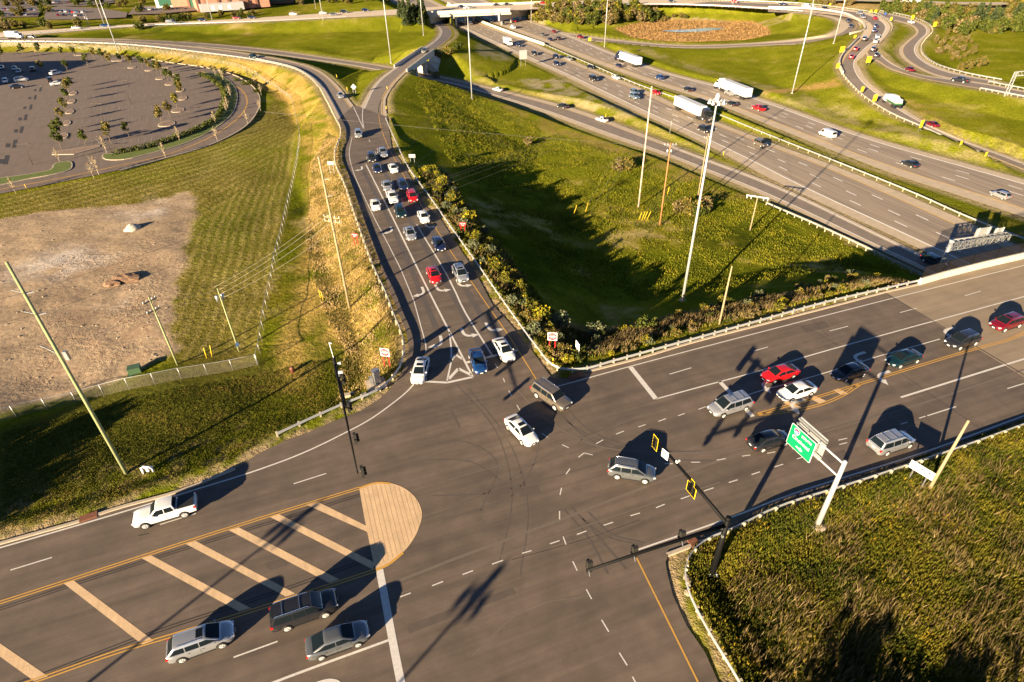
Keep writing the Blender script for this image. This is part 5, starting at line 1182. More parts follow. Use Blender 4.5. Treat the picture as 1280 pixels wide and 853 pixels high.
# ---------------- masts
m_pale = mat('pale_galvanised_mast', (.50,.50,.48), .45, .35)
m_lampw = mat('floodlight_housing', (.55,.55,.53), .4, .3)
def mast(px, py, tx, ty, label, heads=0, z=None, r=.28, h=None, arms=0, group='light masts', mth=None, at=None):
    b = np.array(at) if at else gt(px, py) if z is None else gp(px, py, z); H = h or height_to(b, tx, ty); root = empty('light_mast', tuple(b)); tag(root, label, 'light pole', group)
    mb = MB(); r *= .8; mb.tube([(0, 0, -.6), (0, 0, H*.5), (0, 0, H)], [r, r*.72, r*.45], 10); mb.build('pole', mth or m_pale, root)
    mb = MB(); mb.lathe([(r*2.2, -.5), (r*2.2, .12)], 12); mb.build('foundation', m_kerb, root)
    if heads:
        mb = MB(); pts = [(math.cos(a)*.7, math.sin(a)*.7, H-.6) for a in np.linspace(0, 2*math.pi, 17)]; mb.tube(pts, .07, 6)
        for a in np.linspace(0, 2*math.pi, 4)[:-1]: mb.bar((0, 0, H-.6), (math.cos(a)*.7, math.sin(a)*.7, H-.6), .08)
        mb.lathe([(.3, H-.9), (.3, H+.1), (.1, H+.35)], 10); mb.build('lamp_ring', m_lampw, root)
        for k in range(heads):
            a = 2*math.pi*k/heads; mb = MB(); mb.lathe([(.08, .2), (.15, .08), (.27, -.2), (.27, -.25)], 10, 0, (math.cos(a)*.98, math.sin(a)*.98, H-.72)); mb.build('lamp', m_lampw, root)
    if arms:
        for sgn in (1, -1)[:arms]:
            mb = MB(); mb.bar((0, 0, H-.1), (sgn*1.1, 0, H+.05), .07); mb.box((sgn*1.3, 0, H+.02), (.7, .35, .14)); mb.build('lamp', mth or m_lampw, root)
    return root
mast(853,376,901,120,'tall white high mast with a ring of floodlights in the middle of the grass triangle',8,r=.30)
mast(590,124,587,6,'tall slender mast with lamp ring left of the collector road',6)
mast(990,117,1017.5,7,'tall mast with lamp ring on the grass by the tan weed strip',6)
mast(489,79,480,-20,'slender mast beside the brown ditch on the left grass',0,h=34); mast(529.5,44.5,526,-5,'slender mast beside the conifer clump',0,h=26)
mast(404,25,400,-8,'slender mast on the upper road left of the overpass',0,h=26); mast(395,11,392,-10,'thin mast beyond the upper road left of another mast',0,h=18,r=.2)
mast(148,65.5,126,0,'leaning looking slender mast on the bank above the parking lot',0,h=26); mast(131,32,121,0,'slender mast on the upper road at far left',0,h=24)
mast(110,33,104,17,'left one of two short poles by the upper road',0,r=.2,group='short poles by the upper road'); mast(112.3,33,107,18,'right one of two short poles by the upper road',0,r=.2,group='short poles by the upper road')
mast(265,24,259.5,0,'slender mast before the brick store',0,h=24); mast(664,30,664,-6,'slender mast at the right end of the overpass',0,h=26); mast(755.5,59,759.5,-3,'slender mast beside the thicket and freeway',0,h=26)
mast(915,12,918,0,'short mast by the red vehicle on the upper road',0,h=12,r=.2); mast(1011,26,1017,0,'slender mast inside the loop ramp',0,h=22); mast(1042,54.5,1057,0,'slender mast at the edge of the loop ramp pavement',0,h=24)
m_brn = mat('dark_bronze_pole', (.06,.045,.035), .6, .3)
for (b, t, lab) in (((161,109),(153,85),'parking lot lamp in the middle of the lot, far one of a pair'), ((164,130),(154,101),'parking lot lamp in the middle of the lot, near one of a pair'), ((133,160),(121,129.5),'parking lot lamp between the small yellow trees'), ((141.7,196.5),(128,164.6),'parking lot lamp on the nose of the crescent island'), ((41.5,207),(28,180),'parking lot lamp by the corner island'), ((241,170),(233,139),'parking lot lamp within the hedge'), ((211,80),(207,62),'parking lot lamp at the top of the ring road')):
    mast(*b, *t, lab, arms=2, r=.11, group='parking lot lamps', mth=m_brn)
# ---------------- utility poles
m_polew = mat('creosoted_pole_wood', (.30,.235,.13), .85, noise=[(2.5, .15, None, None), (12, .2, None, None)])
m_pole_or = mat('orange_brown_pole_wood', (.40,.17,.06), .85, noise=[(2.5, .15, None, None)])
m_pole_pk = mat('pinkish_pole_wood', (.52,.40,.32), .85, noise=[(2.0, .35, None, None)])
m_pole_gr = mat('greenish_pole_wood', (.27,.29,.13), .85, noise=[(2.5, .15, None, None)])
m_insul = mat('insulator_porcelain', (.6,.6,.58), .3)
m_wire = mat('power_cable', (.13,.12,.11), .6, .1)
def upole(px, py, tx, ty, label, m, r=.17, arms=(), gear=False, rz=0.0, z=None, armlen=2.4, taper=.62):
    b = gt(px, py) if z is None else gp(px, py, z); H = height_to(b, tx, ty); root = empty('utility_pole', tuple(b), rz); tag(root, label, 'utility pole', 'utility poles')
    mb = MB(); mb.tube([(0, 0, -.5), (0, 0, H*.5), (0, 0, H)], [r, r*.82, r*taper], 10); mb.build('pole', m, root)
    for d in arms:
        mb = MB(); mb.box((0, .14, H-d), (armlen, .11, .14)); mb.bar((-.6, .14, H-d), (0, .1, H-d-.7), .05); mb.bar((.6, .14, H-d), (0, .1, H-d-.7), .05); a = mb.build('crossarm', m_galv if gear else m_polew, root)
        for x in (-armlen*.46, -armlen*.2, armlen*.2, armlen*.46):
            mb = MB(); mb.lathe([(.03, 0), (.09, .06), (.05, .12), (.09, .18), (.03, .26)], 8, 0, (x, .14, H-d+.07)); mb.build('insulator', m_insul, a)
    if gear:
        for x in (-.35, .35):
            mb = MB(); mb.lathe([(.05, -.45), (.22, -.42), (.24, .38), (.1, .48)], 12, 0, (x, .28, H-arms[0]-1.3 if arms else H-1.5)); mb.build('transformer', m_galv, root)
    def top(x, d): return Vector((b[0]+math.cos(rz)*x, b[1]+math.sin(rz)*x, b[2]+H-d+.3))
    return root, top, H
pA, tA, HA = upole(157,590,8,328,'tall greenish pole leaning across the lower left grass',m_pole_gr,.20,z=-.2)
for d in (3.0, 5.1):
    for s_ in (1,):
        mb = MB(); mb.bar((-.1, 0, HA-d), (.75, .2, HA-d+.15), .09); mb.bar((-.1, 0, HA-d+.2), (-.8, -.1, HA-d+.5), .07); mb.build('insulator_arm', m_galv, pA)
mb = MB(); mb.bar((-.3, 0, HA-8.9), (-1.2, 0, HA-8.2), .08); mb.bar((-.2, 0, HA-9.1), (-.9, .3, HA-8.9), .08); mb.box((.55, .1, HA-9.4), (.35, .3, .9)); mb.build('bracket', m_galv, pA)
pB, tB, HB = upole(437,385,400,196,'tall tan pole with white crossarms on the dry bank beside the ramp',m_polew,.20,(8.4,9.0),False,R_(-20),armlen=2.6)
for d in (3.0, 5.3):
    mb = MB(); mb.bar((.1, 0, HB-d), (.8, .2, HB-d+.1), .07); mb.build('insulator_arm', m_galv, pB)
pC, tC, HC = upole(222,456,185,372,'short pole with crossarms at the edge of the bare soil',m_pole_gr,.14,(.6,2.0),False,R_(60),armlen=1.8)
pD, tD, HD = upole(299,439,267,362,'short pole with transformers beside the chain link fence corner',m_pole_gr,.14,(),True,R_(40))
mb = MB(); mb.box((0, -.2, 1.2), (.45, .03, .6)); mb.build('notice_plate', mat('blue_plate', (.10,.18,.38), .5), pD)
pE, tE, HE = upole(798,259,817,108,'tall pinkish pole left of the orange one in the grass triangle',m_pole_pk,.19)
pF, tF, HF = upole(824.5,282.5,844,179,'orange brown pole with two transformers',m_pole_or,.16,(.5,),True,R_(0))
pG, tG, HG = upole(870.5,257,886,167.5,'grey pole between the orange pole and the high mast',m_polew,.15,(.9,),False,R_(0),armlen=1.6)
pH, tH, HH = upole(937.5,288,949,245.5,'short pole with a long white crossarm near the collector road',m_polew,.16,(),False)
pI, tI, HI = upole(899,405.5,916,333,'bare short pole on the weedy bank above the right approach',m_polew,.15)
pJ, tJ, HJ = upole(1160,614,1209,525,'bare short pole beside the lane control sign south of the guardrail',m_polew,.17)
mb = MB(); mb.box((0, .15, HH-.2), (4.4, .16, .22)); a = mb.build('crossarm', m_insul, pH); pH.rotation_euler = (0, 0, R_(-28))
for x in (-2.0, -1.2, 1.2, 2.0):
    mb = MB(); mb.lathe([(.05, 0), (.12, -.1), (.07, -.35), (.12, -.5)], 8, 0, (x, .15, HH-.3)); mb.build('insulator', m_insul, a)
m_cab2 = mat('pale_cable', (.42,.38,.3), .6)
def wire(a, b, label, sag=.02, r=.013, m=None):
    a = Vector(a); b = Vector(b); L = (b-a).length; n = 16; P = []
    for i in range(n+1):
        t = i/n; q = a.lerp(b, t); q.z -= 4*sag*L*t*(1-t); P.append(q)
    O = P[0].copy(); mb = MB(); mb.tube([p-O for p in P], r, 4); o = mb.build('power_line', m or m_wire, None, O); tag(o, label, 'cable', 'overhead cables'); return o
west = lambda t, x, d, dx, dy, dz=0: t(x, d)+Vector((dx, dy, dz))
for i, d in enumerate((3.0, 5.1, 8.8)):
    wire(tA(.7, d), west(tA, .7, d, -70, -28, 0), f'cable leaving the tall greenish pole toward the left edge, {["upper","middle","lower"][i]} one')
    wire(tA(.7, d), tB(.7, d), f'cable from the tall greenish pole to the tall tan pole, {["upper","middle","lower"][i]} one')
    wire(tB(.7, d), west(tB, .7, d, 24, 95, -2), f'cable running from the tall tan pole across the ramp into the distance, {["upper","middle","lower"][i]} one')
for i, (x, d) in enumerate(((-1.2, 8.4), (-.4, 8.4), (.5, 8.8), (.2, 10.4))):
    wire(tD(.2*i-.3, .6*i), tB(x, d), f'pale cable from the transformer pole to the tan pole, {["first","second","third","fourth"][i]} from the top', .03, .017, m_cab2)
    wire(tB(x, d), tE(0, .6*i+1.5), f'cable from the tan pole over the ramp to the pinkish pole, {["first","second","third","lowest"][i]} one', .02, .012, m_wire)
for i in range(2): wire(tC(.5*i-.2, .6+i), tD(0, .5+i), f'thin cable between the two short poles by the soil, {["upper","lower"][i]} one', .05)
wire(tE(0, 1.2), tG(0, 1.2), 'cable from the pinkish pole to the grey pole'); wire(tF(0, .5), tG(.3, .9), 'cable from the orange pole to the grey pole'); wire(tG(.4, 1), tH(0, .5), 'cable from the grey pole to the long crossarm pole')
for i in range(3): wire(tE(0, 1+i*3), gt(728+i*9, 268), f'guy cable anchored left of the pinkish pole, {["first","second","third"][i]} one', .0, .010)
for i in range(4): wire(tG(0, 1+i), gt(798+i*5, 275), f'guy cable from the grey pole to its yellow anchor, {["first","second","third","fourth"][i]} one', .0, .010)
wire(gp(330,140,20), gp(1290,205,9), 'long thin cable crossing high above the freeway', .01, .02)
# yellow guy sleeves
m_yel = mat('yellow_plastic_sleeve', (.72,.48,.02), .5)
def sleeve(px, py, tx, ty, label, L=2.0):
    a = gt(px, py); d = ray(tx, ty); b = a+np.array([0, 0, 0]); H = height_to(a, tx, ty); n = (gt(tx, ty)-a)
    # lean toward the pole it serves
    b = np.array([a[0]+(tx-px)*.07, a[1], a[2]+max(1.2, H)]); O = a
    mb = MB(); mb.tube([(0, 0, -.1), tuple((b-O))], .06, 6); o = mb.build('guy_sleeve', m_yel, None, tuple(O)); tag(o, label, 'guy guard', 'yellow guy guards')
for (a, b, c, d, lab) in ((717,268,726,257,'yellow sleeve left of the pinkish pole, first'),(731,267,740,254,'yellow sleeve left of the pinkish pole, second'),(798,276,806,266,'yellow sleeve at the orange pole, leftmost of four'),(802,276,810,265,'yellow sleeve at the orange pole, second of four'),(805,275,813,265,'yellow sleeve at the orange pole, third of four'),(808.5,275,818,265,'yellow sleeve at the orange pole, rightmost of four'),
                          (258.5,448,260,433,'left yellow marker post near the fence corner'),(265,446,269,429,'right yellow marker post near the fence corner'),(401,373,401,362,'left yellow marker by the tan pole'),(404,375,403,364,'right yellow marker by the tan pole'),(834,243,838,234,'yellow marker right of the orange pole'),(863,254,864,247,'yellow marker by the grey pole'),(33.5,236.5,33.7,232,'yellow marker by the ring road')):
    sleeve(a, b, c, d, lab)
# ---------------- lettering
def text(s, size, m, parent, M4, name='lettering', ext=.004):
    cu = bpy.data.curves.new('t', 'FONT'); cu.body = s; cu.size = size; cu.align_x = 'CENTER'; cu.align_y = 'CENTER'; cu.extrude = ext; cu.offset = size*.006
    t = bpy.data.objects.new('t', cu); col.objects.link(t); me = bpy.data.meshes.new_from_object(t.evaluated_get(bpy.context.evaluated_depsgraph_get())); bpy.data.objects.remove(t)
    me.materials.clear(); me.materials.append(m); o = link(name, me, parent); o.matrix_local = M4; return o
def face(o, right, up):
    """matrix for a panel: local x=right, local y=up, local z=outward"""
    r = Vector(right).normalized(); u = Vector(up).normalized(); n = r.cross(u); M4 = Matrix.Identity(4)
    for i in range(3): M4[i][0] = r[i]; M4[i][1] = u[i]; M4[i][2] = n[i]; M4[i][3] = o[i]
    return M4
def panel(w, h, m, parent, M4, name='panel', t=.03, chamfer=0.0):
    mb = MB()
    if chamfer:
        c = chamfer; pts = []
        for (cx_, cy_, a0) in ((w/2-c, h/2-c, 0), (-w/2+c, h/2-c, 90), (-w/2+c, -h/2+c, 180), (w/2-c, -h/2+c, 270)):
            for k in range(4): a = R_(a0+k*30); pts.append((cx_+c*math.cos(a), cy_+c*math.sin(a)))
        mb.prism(pts, -t, 0)
    else: mb.box((0, 0, -t/2), (w, h, t))
    o = mb.build(name, m, parent); o.matrix_local = M4; return o
def sh(M4, x, y, z): return M4 @ Matrix.Translation((x, y, z))
m_sg = mat('sign_green', (.0,.22,.085), .45); m_sw = mat('sign_white', (.78,.78,.77), .5); m_sr = mat('sign_red', (.62,.02,.03), .45); m_sy = mat('sign_yellow', (.80,.52,.02), .45); m_sb = mat('sign_blue', (.03,.10,.42), .45); m_sback = mat('sign_back_aluminium', (.42,.43,.42), .5, .5); m_ink = mat('sign_black', (.012,.012,.012), .5)
# cantilever mast with the green guide sign
mb0 = gp(1022, 656, -.1); gm = empty('overhead_sign_mast', tuple(mb0)); tag(gm, 'pale cantilever mast holding a green direction sign out over the lane by the guardrail', 'road sign')
d2 = np.array([math.cos(R_(110)), math.sin(R_(110))]); dv = lambda s, z, o=0: Vector((d2[0]*s+d2[1]*o, d2[1]*s-d2[0]*o, z))
mb = MB(); mb.tube([(0, 0, -.4), (0, 0, 4), (0, 0, 8.3)], [.25, .22, .18], 14); mb.lathe([(.19, 8.3), (.2, 8.34), (.05, 8.45)], 12); mb.build('mast', m_pale, gm)
mb = MB(); mb.lathe([(.75, -.5), (.75, .08)], 14); mb.box((0, 0, .13), (.6, .6, .08)); mb.build('foundation', m_kerb, gm)
for z in (8.0, 6.45):
    mb = MB(); mb.tube([dv(.05, z), dv(5.5, z)], .085, 8); mb.build('arm', m_pale, gm)
mb = MB(); mb.bar(dv(2.75, 7.95), dv(2.75, 6.5), .08); mb.bar(dv(5.4, 7.95), dv(5.4, 6.5), .08); mb.bar(dv(4.1, 7.95), dv(4.1, 6.5), .08); mb.build('hanger', m_galv, gm)
right = dv(-1, 0); up = Vector((0, 0, 1)); n_ = right.cross(up)
cen = dv(4.3, 6.6)+n_*.22
M4 = face(cen, right, up)
pn = panel(2.95, 2.45, m_sw, gm, M4, 'sign_panel', .05, .12)
pg = panel(2.87, 2.37, m_sg, pn, Matrix.Translation((0, 0, .012)), 'green_field', .02, .11)
text('SOUTH', .36, m_sw, pn, Matrix.Translation((.48, .72, .02))); text('Cincinnati', .52, m_sw, pn, Matrix.Translation((0, .02, .02)))
mb = MB(); sp_ = [(-.28, .30), (0, .36), (.28, .30), (.30, .05), (.22, -.18), (0, -.33), (-.22, -.18), (-.30, .05)]; mb.prism([(x*1.05, y*1.05) for x, y in sp_], 0, .008); o = mb.build('shield_edge', m_sw, pn); o.matrix_local = Matrix.Translation((-.72, .68, .016))
mb = MB(); mb.prism([(x*.95, y*.95) for x, y in sp_], 0, .006); o = mb.build('shield', m_sb, pn); o.matrix_local = Matrix.Translation((-.72, .68, .025))
mb = MB(); mb.prism([(-.26, .28), (0, .34), (.26, .28), (.28, .16), (-.28, .16)], 0, .006); o = mb.build('shield_top', m_sr, pn); o.matrix_local = Matrix.Translation((-.72, .68, .032))
text('75', .34, m_sw, pn, Matrix.Translation((-.72, .64, .036)))
mb = MB(); mb.prism([(-.38, -.06), (.05, -.06), (.05, -.2), (.42, 0), (.05, .2), (.05, .06), (-.38, .06)], 0, .01); o = mb.build('arrow', m_sw, pn); o.matrix_local = Matrix.Translation((.05, -.72, .02))
# the second sign on the same arm faces the other way
M5 = face(dv(4.05, 7.1)-n_*.55, -right, up); pb_ = panel(3.3, 2.6, m_sback, gm, M5, 'rear_facing_sign', .06, .1)
mb = MB(); mb.box((0, 1.1, -.16), (3.3, .2, .22)); mb.box((0, -1.1, -.16), (3.3, .2, .22)); o = mb.build('sign_frame', m_galv, pb_)
# ---------------- traffic signals
m_sigy = mat('signal_yellow_edge', (.85,.60,.01), .45); m_lensr = mat('signal_lens_red', (.25,.01,.01), .2); m_lensa = mat('signal_lens_amber', (.22,.11,.01), .2); m_lensg = mat('signal_lens_green', (.01,.12,.07), .2)
m_house = mat('signal_housing', (.02,.019,.015), .6)
def signal(parent, pos, right, yellow=False, five=False, tiltdown=0):
    r = Vector(right).normalized(); u = Vector((0, 0, 1)); M4 = face(pos, r, u)
    mb = MB(); mb.box((0, 0, -.12), (.42, 1.25, .26)); h = mb.build('signal_head', m_house, parent); h.matrix_local = M4
    if yellow:
        if five: sil = [(-.22, .80), (.22, .80), (.22, .28), (.55, .28), (.55, -.80), (-.55, -.80), (-.55, .28), (-.22, .28)]
        else: sil = [(-.36, .72), (.36, .72), (.36, -.72), (-.36, -.72)]
        mb = MB(); mb.prism([(x*1.13, y*1.08) for x, y in sil], -.03, -.012); o = mb.build('yellow_border', m_sigy, h)
        mb = MB(); mb.prism(sil, -.02, 0.004); mb.build('backplate', m_blk, h)
    for i, (y, ml) in enumerate(((.36, m_lensr), (0, m_lensa), (-.36, m_lensg))):
        mb = MB(); mb.lathe([(.13, .01), (.12, .03), (.05, .05)], 12, 0, (0, y, 0)); mb.build('lens', ml, h)
        mb = MB(); pts = [(math.cos(a)*.15, y+math.sin(a)*.15) for a in np.linspace(-.3, math.pi+.3, 9)]
        for j in range(8): mb.add([(*pts[j], 0), (*pts[j+1], 0), (*pts[j+1], .24), (*pts[j], .24)], [(0, 1, 2, 3)])
        mb.build('visor', m_blk, h)
    return h
# right pole: arms over the south leg and over the east leg
bR = gp(890, 717, -.1); sr = empty('traffic_signal', tuple(bR)); tag(sr, 'dark signal pole with two arms standing inside the corner guardrail at the lower right', 'traffic light')
HR = 7.4
mb = MB(); mb.tube([(0, 0, -.3), (0, 0, HR)], [.27, .2], 12); mb.lathe([(.22, HR-.25), (.22, HR+.05)], 12); mb.build('pole', m_blk, sr)
mb = MB(); mb.box((0, 0, .1), (.75, .75, .14)); 
for sx in (-.28, .28):
    for sy in (-.28, .28): mb.lathe([(.05, .15), (.05, .32)], 6, 0, (sx, sy, 0))
mb.build('base_plate', m_galv, sr)
def arm_to(parent, base, px, py, z0, z1, r0=.17, r1=.11):
    e = gp(px, py, base[2]+z1)-base; mb = MB(); a = Vector((0, 0, z0)); b = Vector(e); mid = a.lerp(b, .5)+Vector((0, 0, .08)); mb.tube([a, mid, b], [r0, (r0+r1)/2, r1], 10); mb.build('mast_arm', m_blk, parent); return a, b
a1, b1 = arm_to(sr, bR, 821, 551, 6.7, 6.7); a2, b2 = arm_to(sr, bR, 733, 713.5, 6.5, 6.5)
dir1 = (b1-a1).normalized(); dir2 = (b2-a2).normalized()
EW_ = Vector((.34, -.94, 0)); WE_ = Vector((-.34, .94, 0)); signal(sr, b1+dir1*-.2+Vector((-.3, -.1, .0)), EW_, True)
signal(sr, a1.lerp(b1, .42)+Vector((-.3, -.1, -.1)), EW_, True, True)
# the yellow bordered heads face the camera side
mb = MB(); 
np_ = panel(.78, .95, m_sw, sr, face(a1.lerp(b1, .83)+Vector((-.22, -.08, -.1)), Vector((.55, -.83, 0)), Vector((0, 0, 1))), 'prohibition_sign', .02)
mb = MB(); ang = np.linspace(0, 2*math.pi, 33); mb.add([(math.cos(a)*.34, .04+math.sin(a)*.34, .01) for a in ang]+[(math.cos(a)*.27, .04+math.sin(a)*.27, .01) for a in ang], [(i, i+1, 34+i, 33+i) for i in range(32)]); mb.box((0, .04, .012), (.62, .07, .006), rz=R_(-45)); mb.build('red_ring', m_sr, np_)
mb = MB(); mb.add([(.08, -.16, .008), (.14, -.16, .008), (.14, .12, .008), (-.04, .12, .008), (-.04, .2, .008), (-.2, .08, .008), (-.04, -.03, .008), (-.04, .06, .008), (.08, .06, .008)], [tuple(range(9))]); mb.build('black_arrow', m_ink, np_)
mb = MB(); mb.box((a1.lerp(b1, .70)[0]+.15, a1.lerp(b1, .70)[1]-.1, a1[2]+.28), (.42, .14, .14), rz=.6); mb.bar(a1.lerp(b1, .70), a1.lerp(b1, .70)+Vector((0, 0, .35)), .06); mb.build('camera_detector', m_sw, sr)
for f in (.335, .675, .985):
    p = a2.lerp(b2, f); signal(sr, p+Vector((.05, .35, .05)), Vector((-.94, -.34, 0)))
    mb = MB(); mb.bar(p, p+Vector((.05, -.35, -.3)), .05); mb.build('bracket', m_galv, sr)
mb = MB(); mb.box((-.22, -.3, 5.5), (.16, .16, .24)); mb.box((-.3, .1, 6.0), (.3, .14, .14)); mb.build('camera_detector', m_galv, sr)
# left pole: arm over the west leg
bL = gp(432, 511, -.2); sL = empty('traffic_signal', tuple(bL)); tag(sL, 'dark signal pole with one long arm reaching out from the guardrail on the left', 'traffic light')
HL = height_to(bL, 413, 448)
mb = MB(); mb.tube([(0, 0, -.3), (0, 0, HL)], [.24, .19], 12); mb.build('pole', m_blk, sL)
mb = MB(); mb.bar((0, 0, HL), (-.1, 0, HL+2.0), .05); mb.bar((-.1, 0, HL+2.0), (.15, 0, HL+1.9), .12); mb.box((.45, .1, HL-.9), (.35, .25, .25)); mb.build('antenna', m_sw, sL)
aL, bL2 = arm_to(sL, bL, 447, 592, HL-.9, 5.9, .15, .07)
for f in (.16, .44, .72, .985):
    p = aL.lerp(bL2, f); signal(sL, p+Vector((.55, .1, -.1)), WE_)
    mb = MB(); mb.bar(p, p+Vector((.45, .05, .0)), .06); mb.build('bracket', m_galv, sL)
mb = MB(); mb.box((.1, -.2, 5.2), (.3, .3, .4)); mb.box((.5, -.3, 5.6), (.5, .3, .2)); mb.build('camera_detector', m_sw, sL)
# ---------------- small signs
def sign(px, py, tx, ty, w, h, m, label, az=0.0, two=True, postm=None, txt=None, name='road_sign', gap=None, diamond=False, back=False, circle=None, txm=None, z=None, ground=0):
    """base pixel, top pixel of the panel, size, facing azimuth of the outward normal (deg from -Y toward +X)"""
    b = gt(px, py) if z is None else gp(px, py, z); H = max(1.5, height_to(b, tx, ty)); root = empty(name, tuple(b)); tag(root, label, 'road sign')
    a = R_(az); nrm = Vector((math.sin(a), -math.cos(a), 0)); r = Vector((math.cos(a), math.sin(a), 0)); pm_ = postm or m_galv
    for s_ in ((-1, 1) if two else (0,)):
        mb = MB(); q = r*s_*w*(gap or .3)-nrm*.05; mb.bar((q.x, q.y, -.4), (q.x, q.y, H-.05), .09); mb.build('post', pm_, root)
    M4 = face(nrm*.02+Vector((0, 0, H-h/2)), r, Vector((0, 0, 1)))
    if diamond: M4 = M4 @ Matrix.Rotation(R_(45), 4, 'Z')
    p = panel(w, h, m, root, M4, 'panel', .03)
    if circle:
        mb = MB(); mb.prism([(math.cos(t)*w*.46, math.sin(t)*h*.46) for t in np.linspace(0, 2*math.pi, 25)[:-1]], 0, .008); mb.build('disc', circle, p)
        mb = MB(); mb.box((0, 0, .012), (w*.72, h*.10, .006)); mb.build('bar', m_sw, p)
    for (s, sz, y) in (txt or []): text(s, sz, txm or m_ink, p, Matrix.Translation((0, y, .012)))
    return root
DNE = [('DO NOT', .17, .22), ('ENTER', .17, -.22)]
sign(484,458,485,435,1.2,1.2,m_sw,'do not enter sign on red posts left of the ramp near the equipment cabinet',az=-14,postm=m_sr,circle=m_sr,txt=DNE,txm=m_sw)
sign(690,440,690,416,1.2,1.2,m_sw,'do not enter sign on red posts in the weeds right of the ramp',az=-8,postm=m_sr,circle=m_sr,txt=DNE,txm=m_sw)
sign(445.5,307,445,291.5,1.1,.75,m_sr,'wrong way sign on red posts in the dry grass left of the ramp',az=-14,postm=m_sr,txt=[('WRONG', .26, .14), ('WAY', .26, -.16)],txm=m_sw)
sign(579,293,579,278,1.1,.75,m_sr,'wrong way sign on red posts among yellow shrubs right of the ramp',az=-5,postm=m_sr,txt=[('WRONG', .26, .14), ('WAY', .26, -.16)],txm=m_sw)
sign(1140,608,1148,580.5,2.3,.95,m_sw,'white lane control sign with three arrows beside the bare pole',az=-62,txt=[('↰  ↑  ↑', .5, 0)]) if False else None
b = gt(1142, 607); r_ = Vector((.55, -.83, 0)).normalized(); ls = empty('lane_sign', tuple(b)); tag(ls, 'white lane use sign with three black arrows beside the bare pole', 'road sign')
for s_ in (-.62, .62):
    mb = MB(); mb.bar((r_.x*s_, r_.y*s_, -.3), (r_.x*s_, r_.y*s_, 2.5), .09); mb.build('post', m_galv, ls)
lp = panel(2.2, .95, m_sw, ls, face(Vector((0, 0, 2.2))+r_.cross(Vector((0, 0, 1)))*.06, r_, Vector((0, 0, 1))), 'panel', .03)
for x, bend in ((-.65, 1), (0, 0), (.65, 0)):
    mb = MB(); mb.box((x, -.08, .006), (.07, .42, .008)); hx = x-(.14 if bend else 0); hy = .18
    if bend: mb.box((x-.07, .12, .006), (.2, .07, .008)); mb.add([(x-.12, .24, .01), (x-.12, .0, .01), (x-.3, .12, .01)], [(0, 1, 2)])
    else: mb.add([(x-.12, .1, .01), (x+.12, .1, .01), (x, .32, .01)], [(0, 1, 2)])
    mb.build('arrow', m_ink, lp)
sign(721,450,719,428,1.1,1.0,m_sw,'white sign seen edge on in the weeds at the corner of the right approach',az=-72)
sign(516,204,515.5,193,1.5,.8,m_sback,'grey sign back standing above the yellow shrubs right of the ramp',az=175)
sign(416,218,412,202,1.5,.8,m_sback,'grey sign back beside the tan pole on the dry bank',az=175)
sign(443.5,119,443,106,1.3,1.3,m_sback,'grey diamond sign in the grass wedge between the two ramp branches',az=0,diamond=True)
sign(654,84,654,63,3.4,3.6,m_sback,'large grey sign back on two posts beside the freeway',az=10,z=FZ)
sign(837.5,166,837.5,151,1.2,1.2,m_sback,'pale sign seen edge on between freeway and collector road',az=80)
sign(737,53,737,47.5,1.4,1.4,m_sy,'yellow sign where the loop joins the freeway',az=10)
for (px, py, tx, ty, w, h, lab, az) in ((1051,69,1053,58,2.4,2.2,'yellow double warning sign at the bend above the barrier',20),(1046,88,1047.5,79,1.6,1.8,'yellow chevron sign at the lower end of the barrier',20),(1084,82,1086,70.5,2.0,2.2,'yellow warning sign in the grass right of the ramp fork',10),(1076,119,1078,108,1.5,1.7,'yellow chevron sign on the curved ramp, higher one',25),
                                        (1091,132,1093.5,118,2.0,2.2,'largest yellow sign on the curved ramp beside the hopper truck',25),(1149,164,1153,150,1.4,2.2,'yellow chevron sign beside the maroon car',25),(1200,183,1200.5,177,1.0,1.1,'small yellow marker low on the curved ramp',25),(1231,197,1233,190,1.0,1.2,'small orange yellow marker at the end of the curved ramp',25),(1068,49,1068.5,44,1.2,1.2,'small yellow sign by the loop barrier end',10),
                                        (1140,25.5,1141.5,19,1.7,1.9,'yellow chevron outside the snaking ramp, left one',10),(1167,36,1168.5,27.5,1.8,2.0,'yellow chevron outside the snaking ramp, right one',10),(1113,27.5,1114.5,21.5,1.2,1.6,'yellow sign inside the snaking ramp',10),(1088,17,1089,12.5,1.4,1.4,'yellow sign beyond the upper bend, left one of two',10),(1094,16.5,1094.5,12.5,1.4,1.4,'yellow sign beyond the upper bend, right one of two',10),(1037,8,1038,4.5,1.4,1.4,'yellow sign above the upper road',10)):
    sign(px, py, tx, ty, w, h, m_sy, lab, az=az)
sign(1106,20,1106,16.5,1.0,1.0,m_sb,'small blue sign at the start of the snaking ramp',az=0,two=False)
for (px, py, lab) in ((757,146.5,'yellow delineator between the collector road and the freeway grass'),(904,194,'yellow delineator at the gore of the collector road'),(483,137,'yellow delineator right of the ramp split'),(484,112,'yellow delineator on the inside of the slip ramp'),(434,113,'yellow delineator beside the left ramp branch, lower'),(421,97,'yellow delineator beside the left ramp branch, upper'),(691,455.5,'short yellow marker behind the corner guardrail'),(601,335,'yellow marker at the east ramp guardrail'),(525,226,'yellow marker beside the shrubs and guardrail')):
    b = gt(px, py); mb = MB(); mb.box((0, 0, .45), (.14, .08, 1.1)); o = mb.build('delineator_post', m_yel, None, tuple(b)); tag(o, lab, 'marker post', 'yellow delineators')
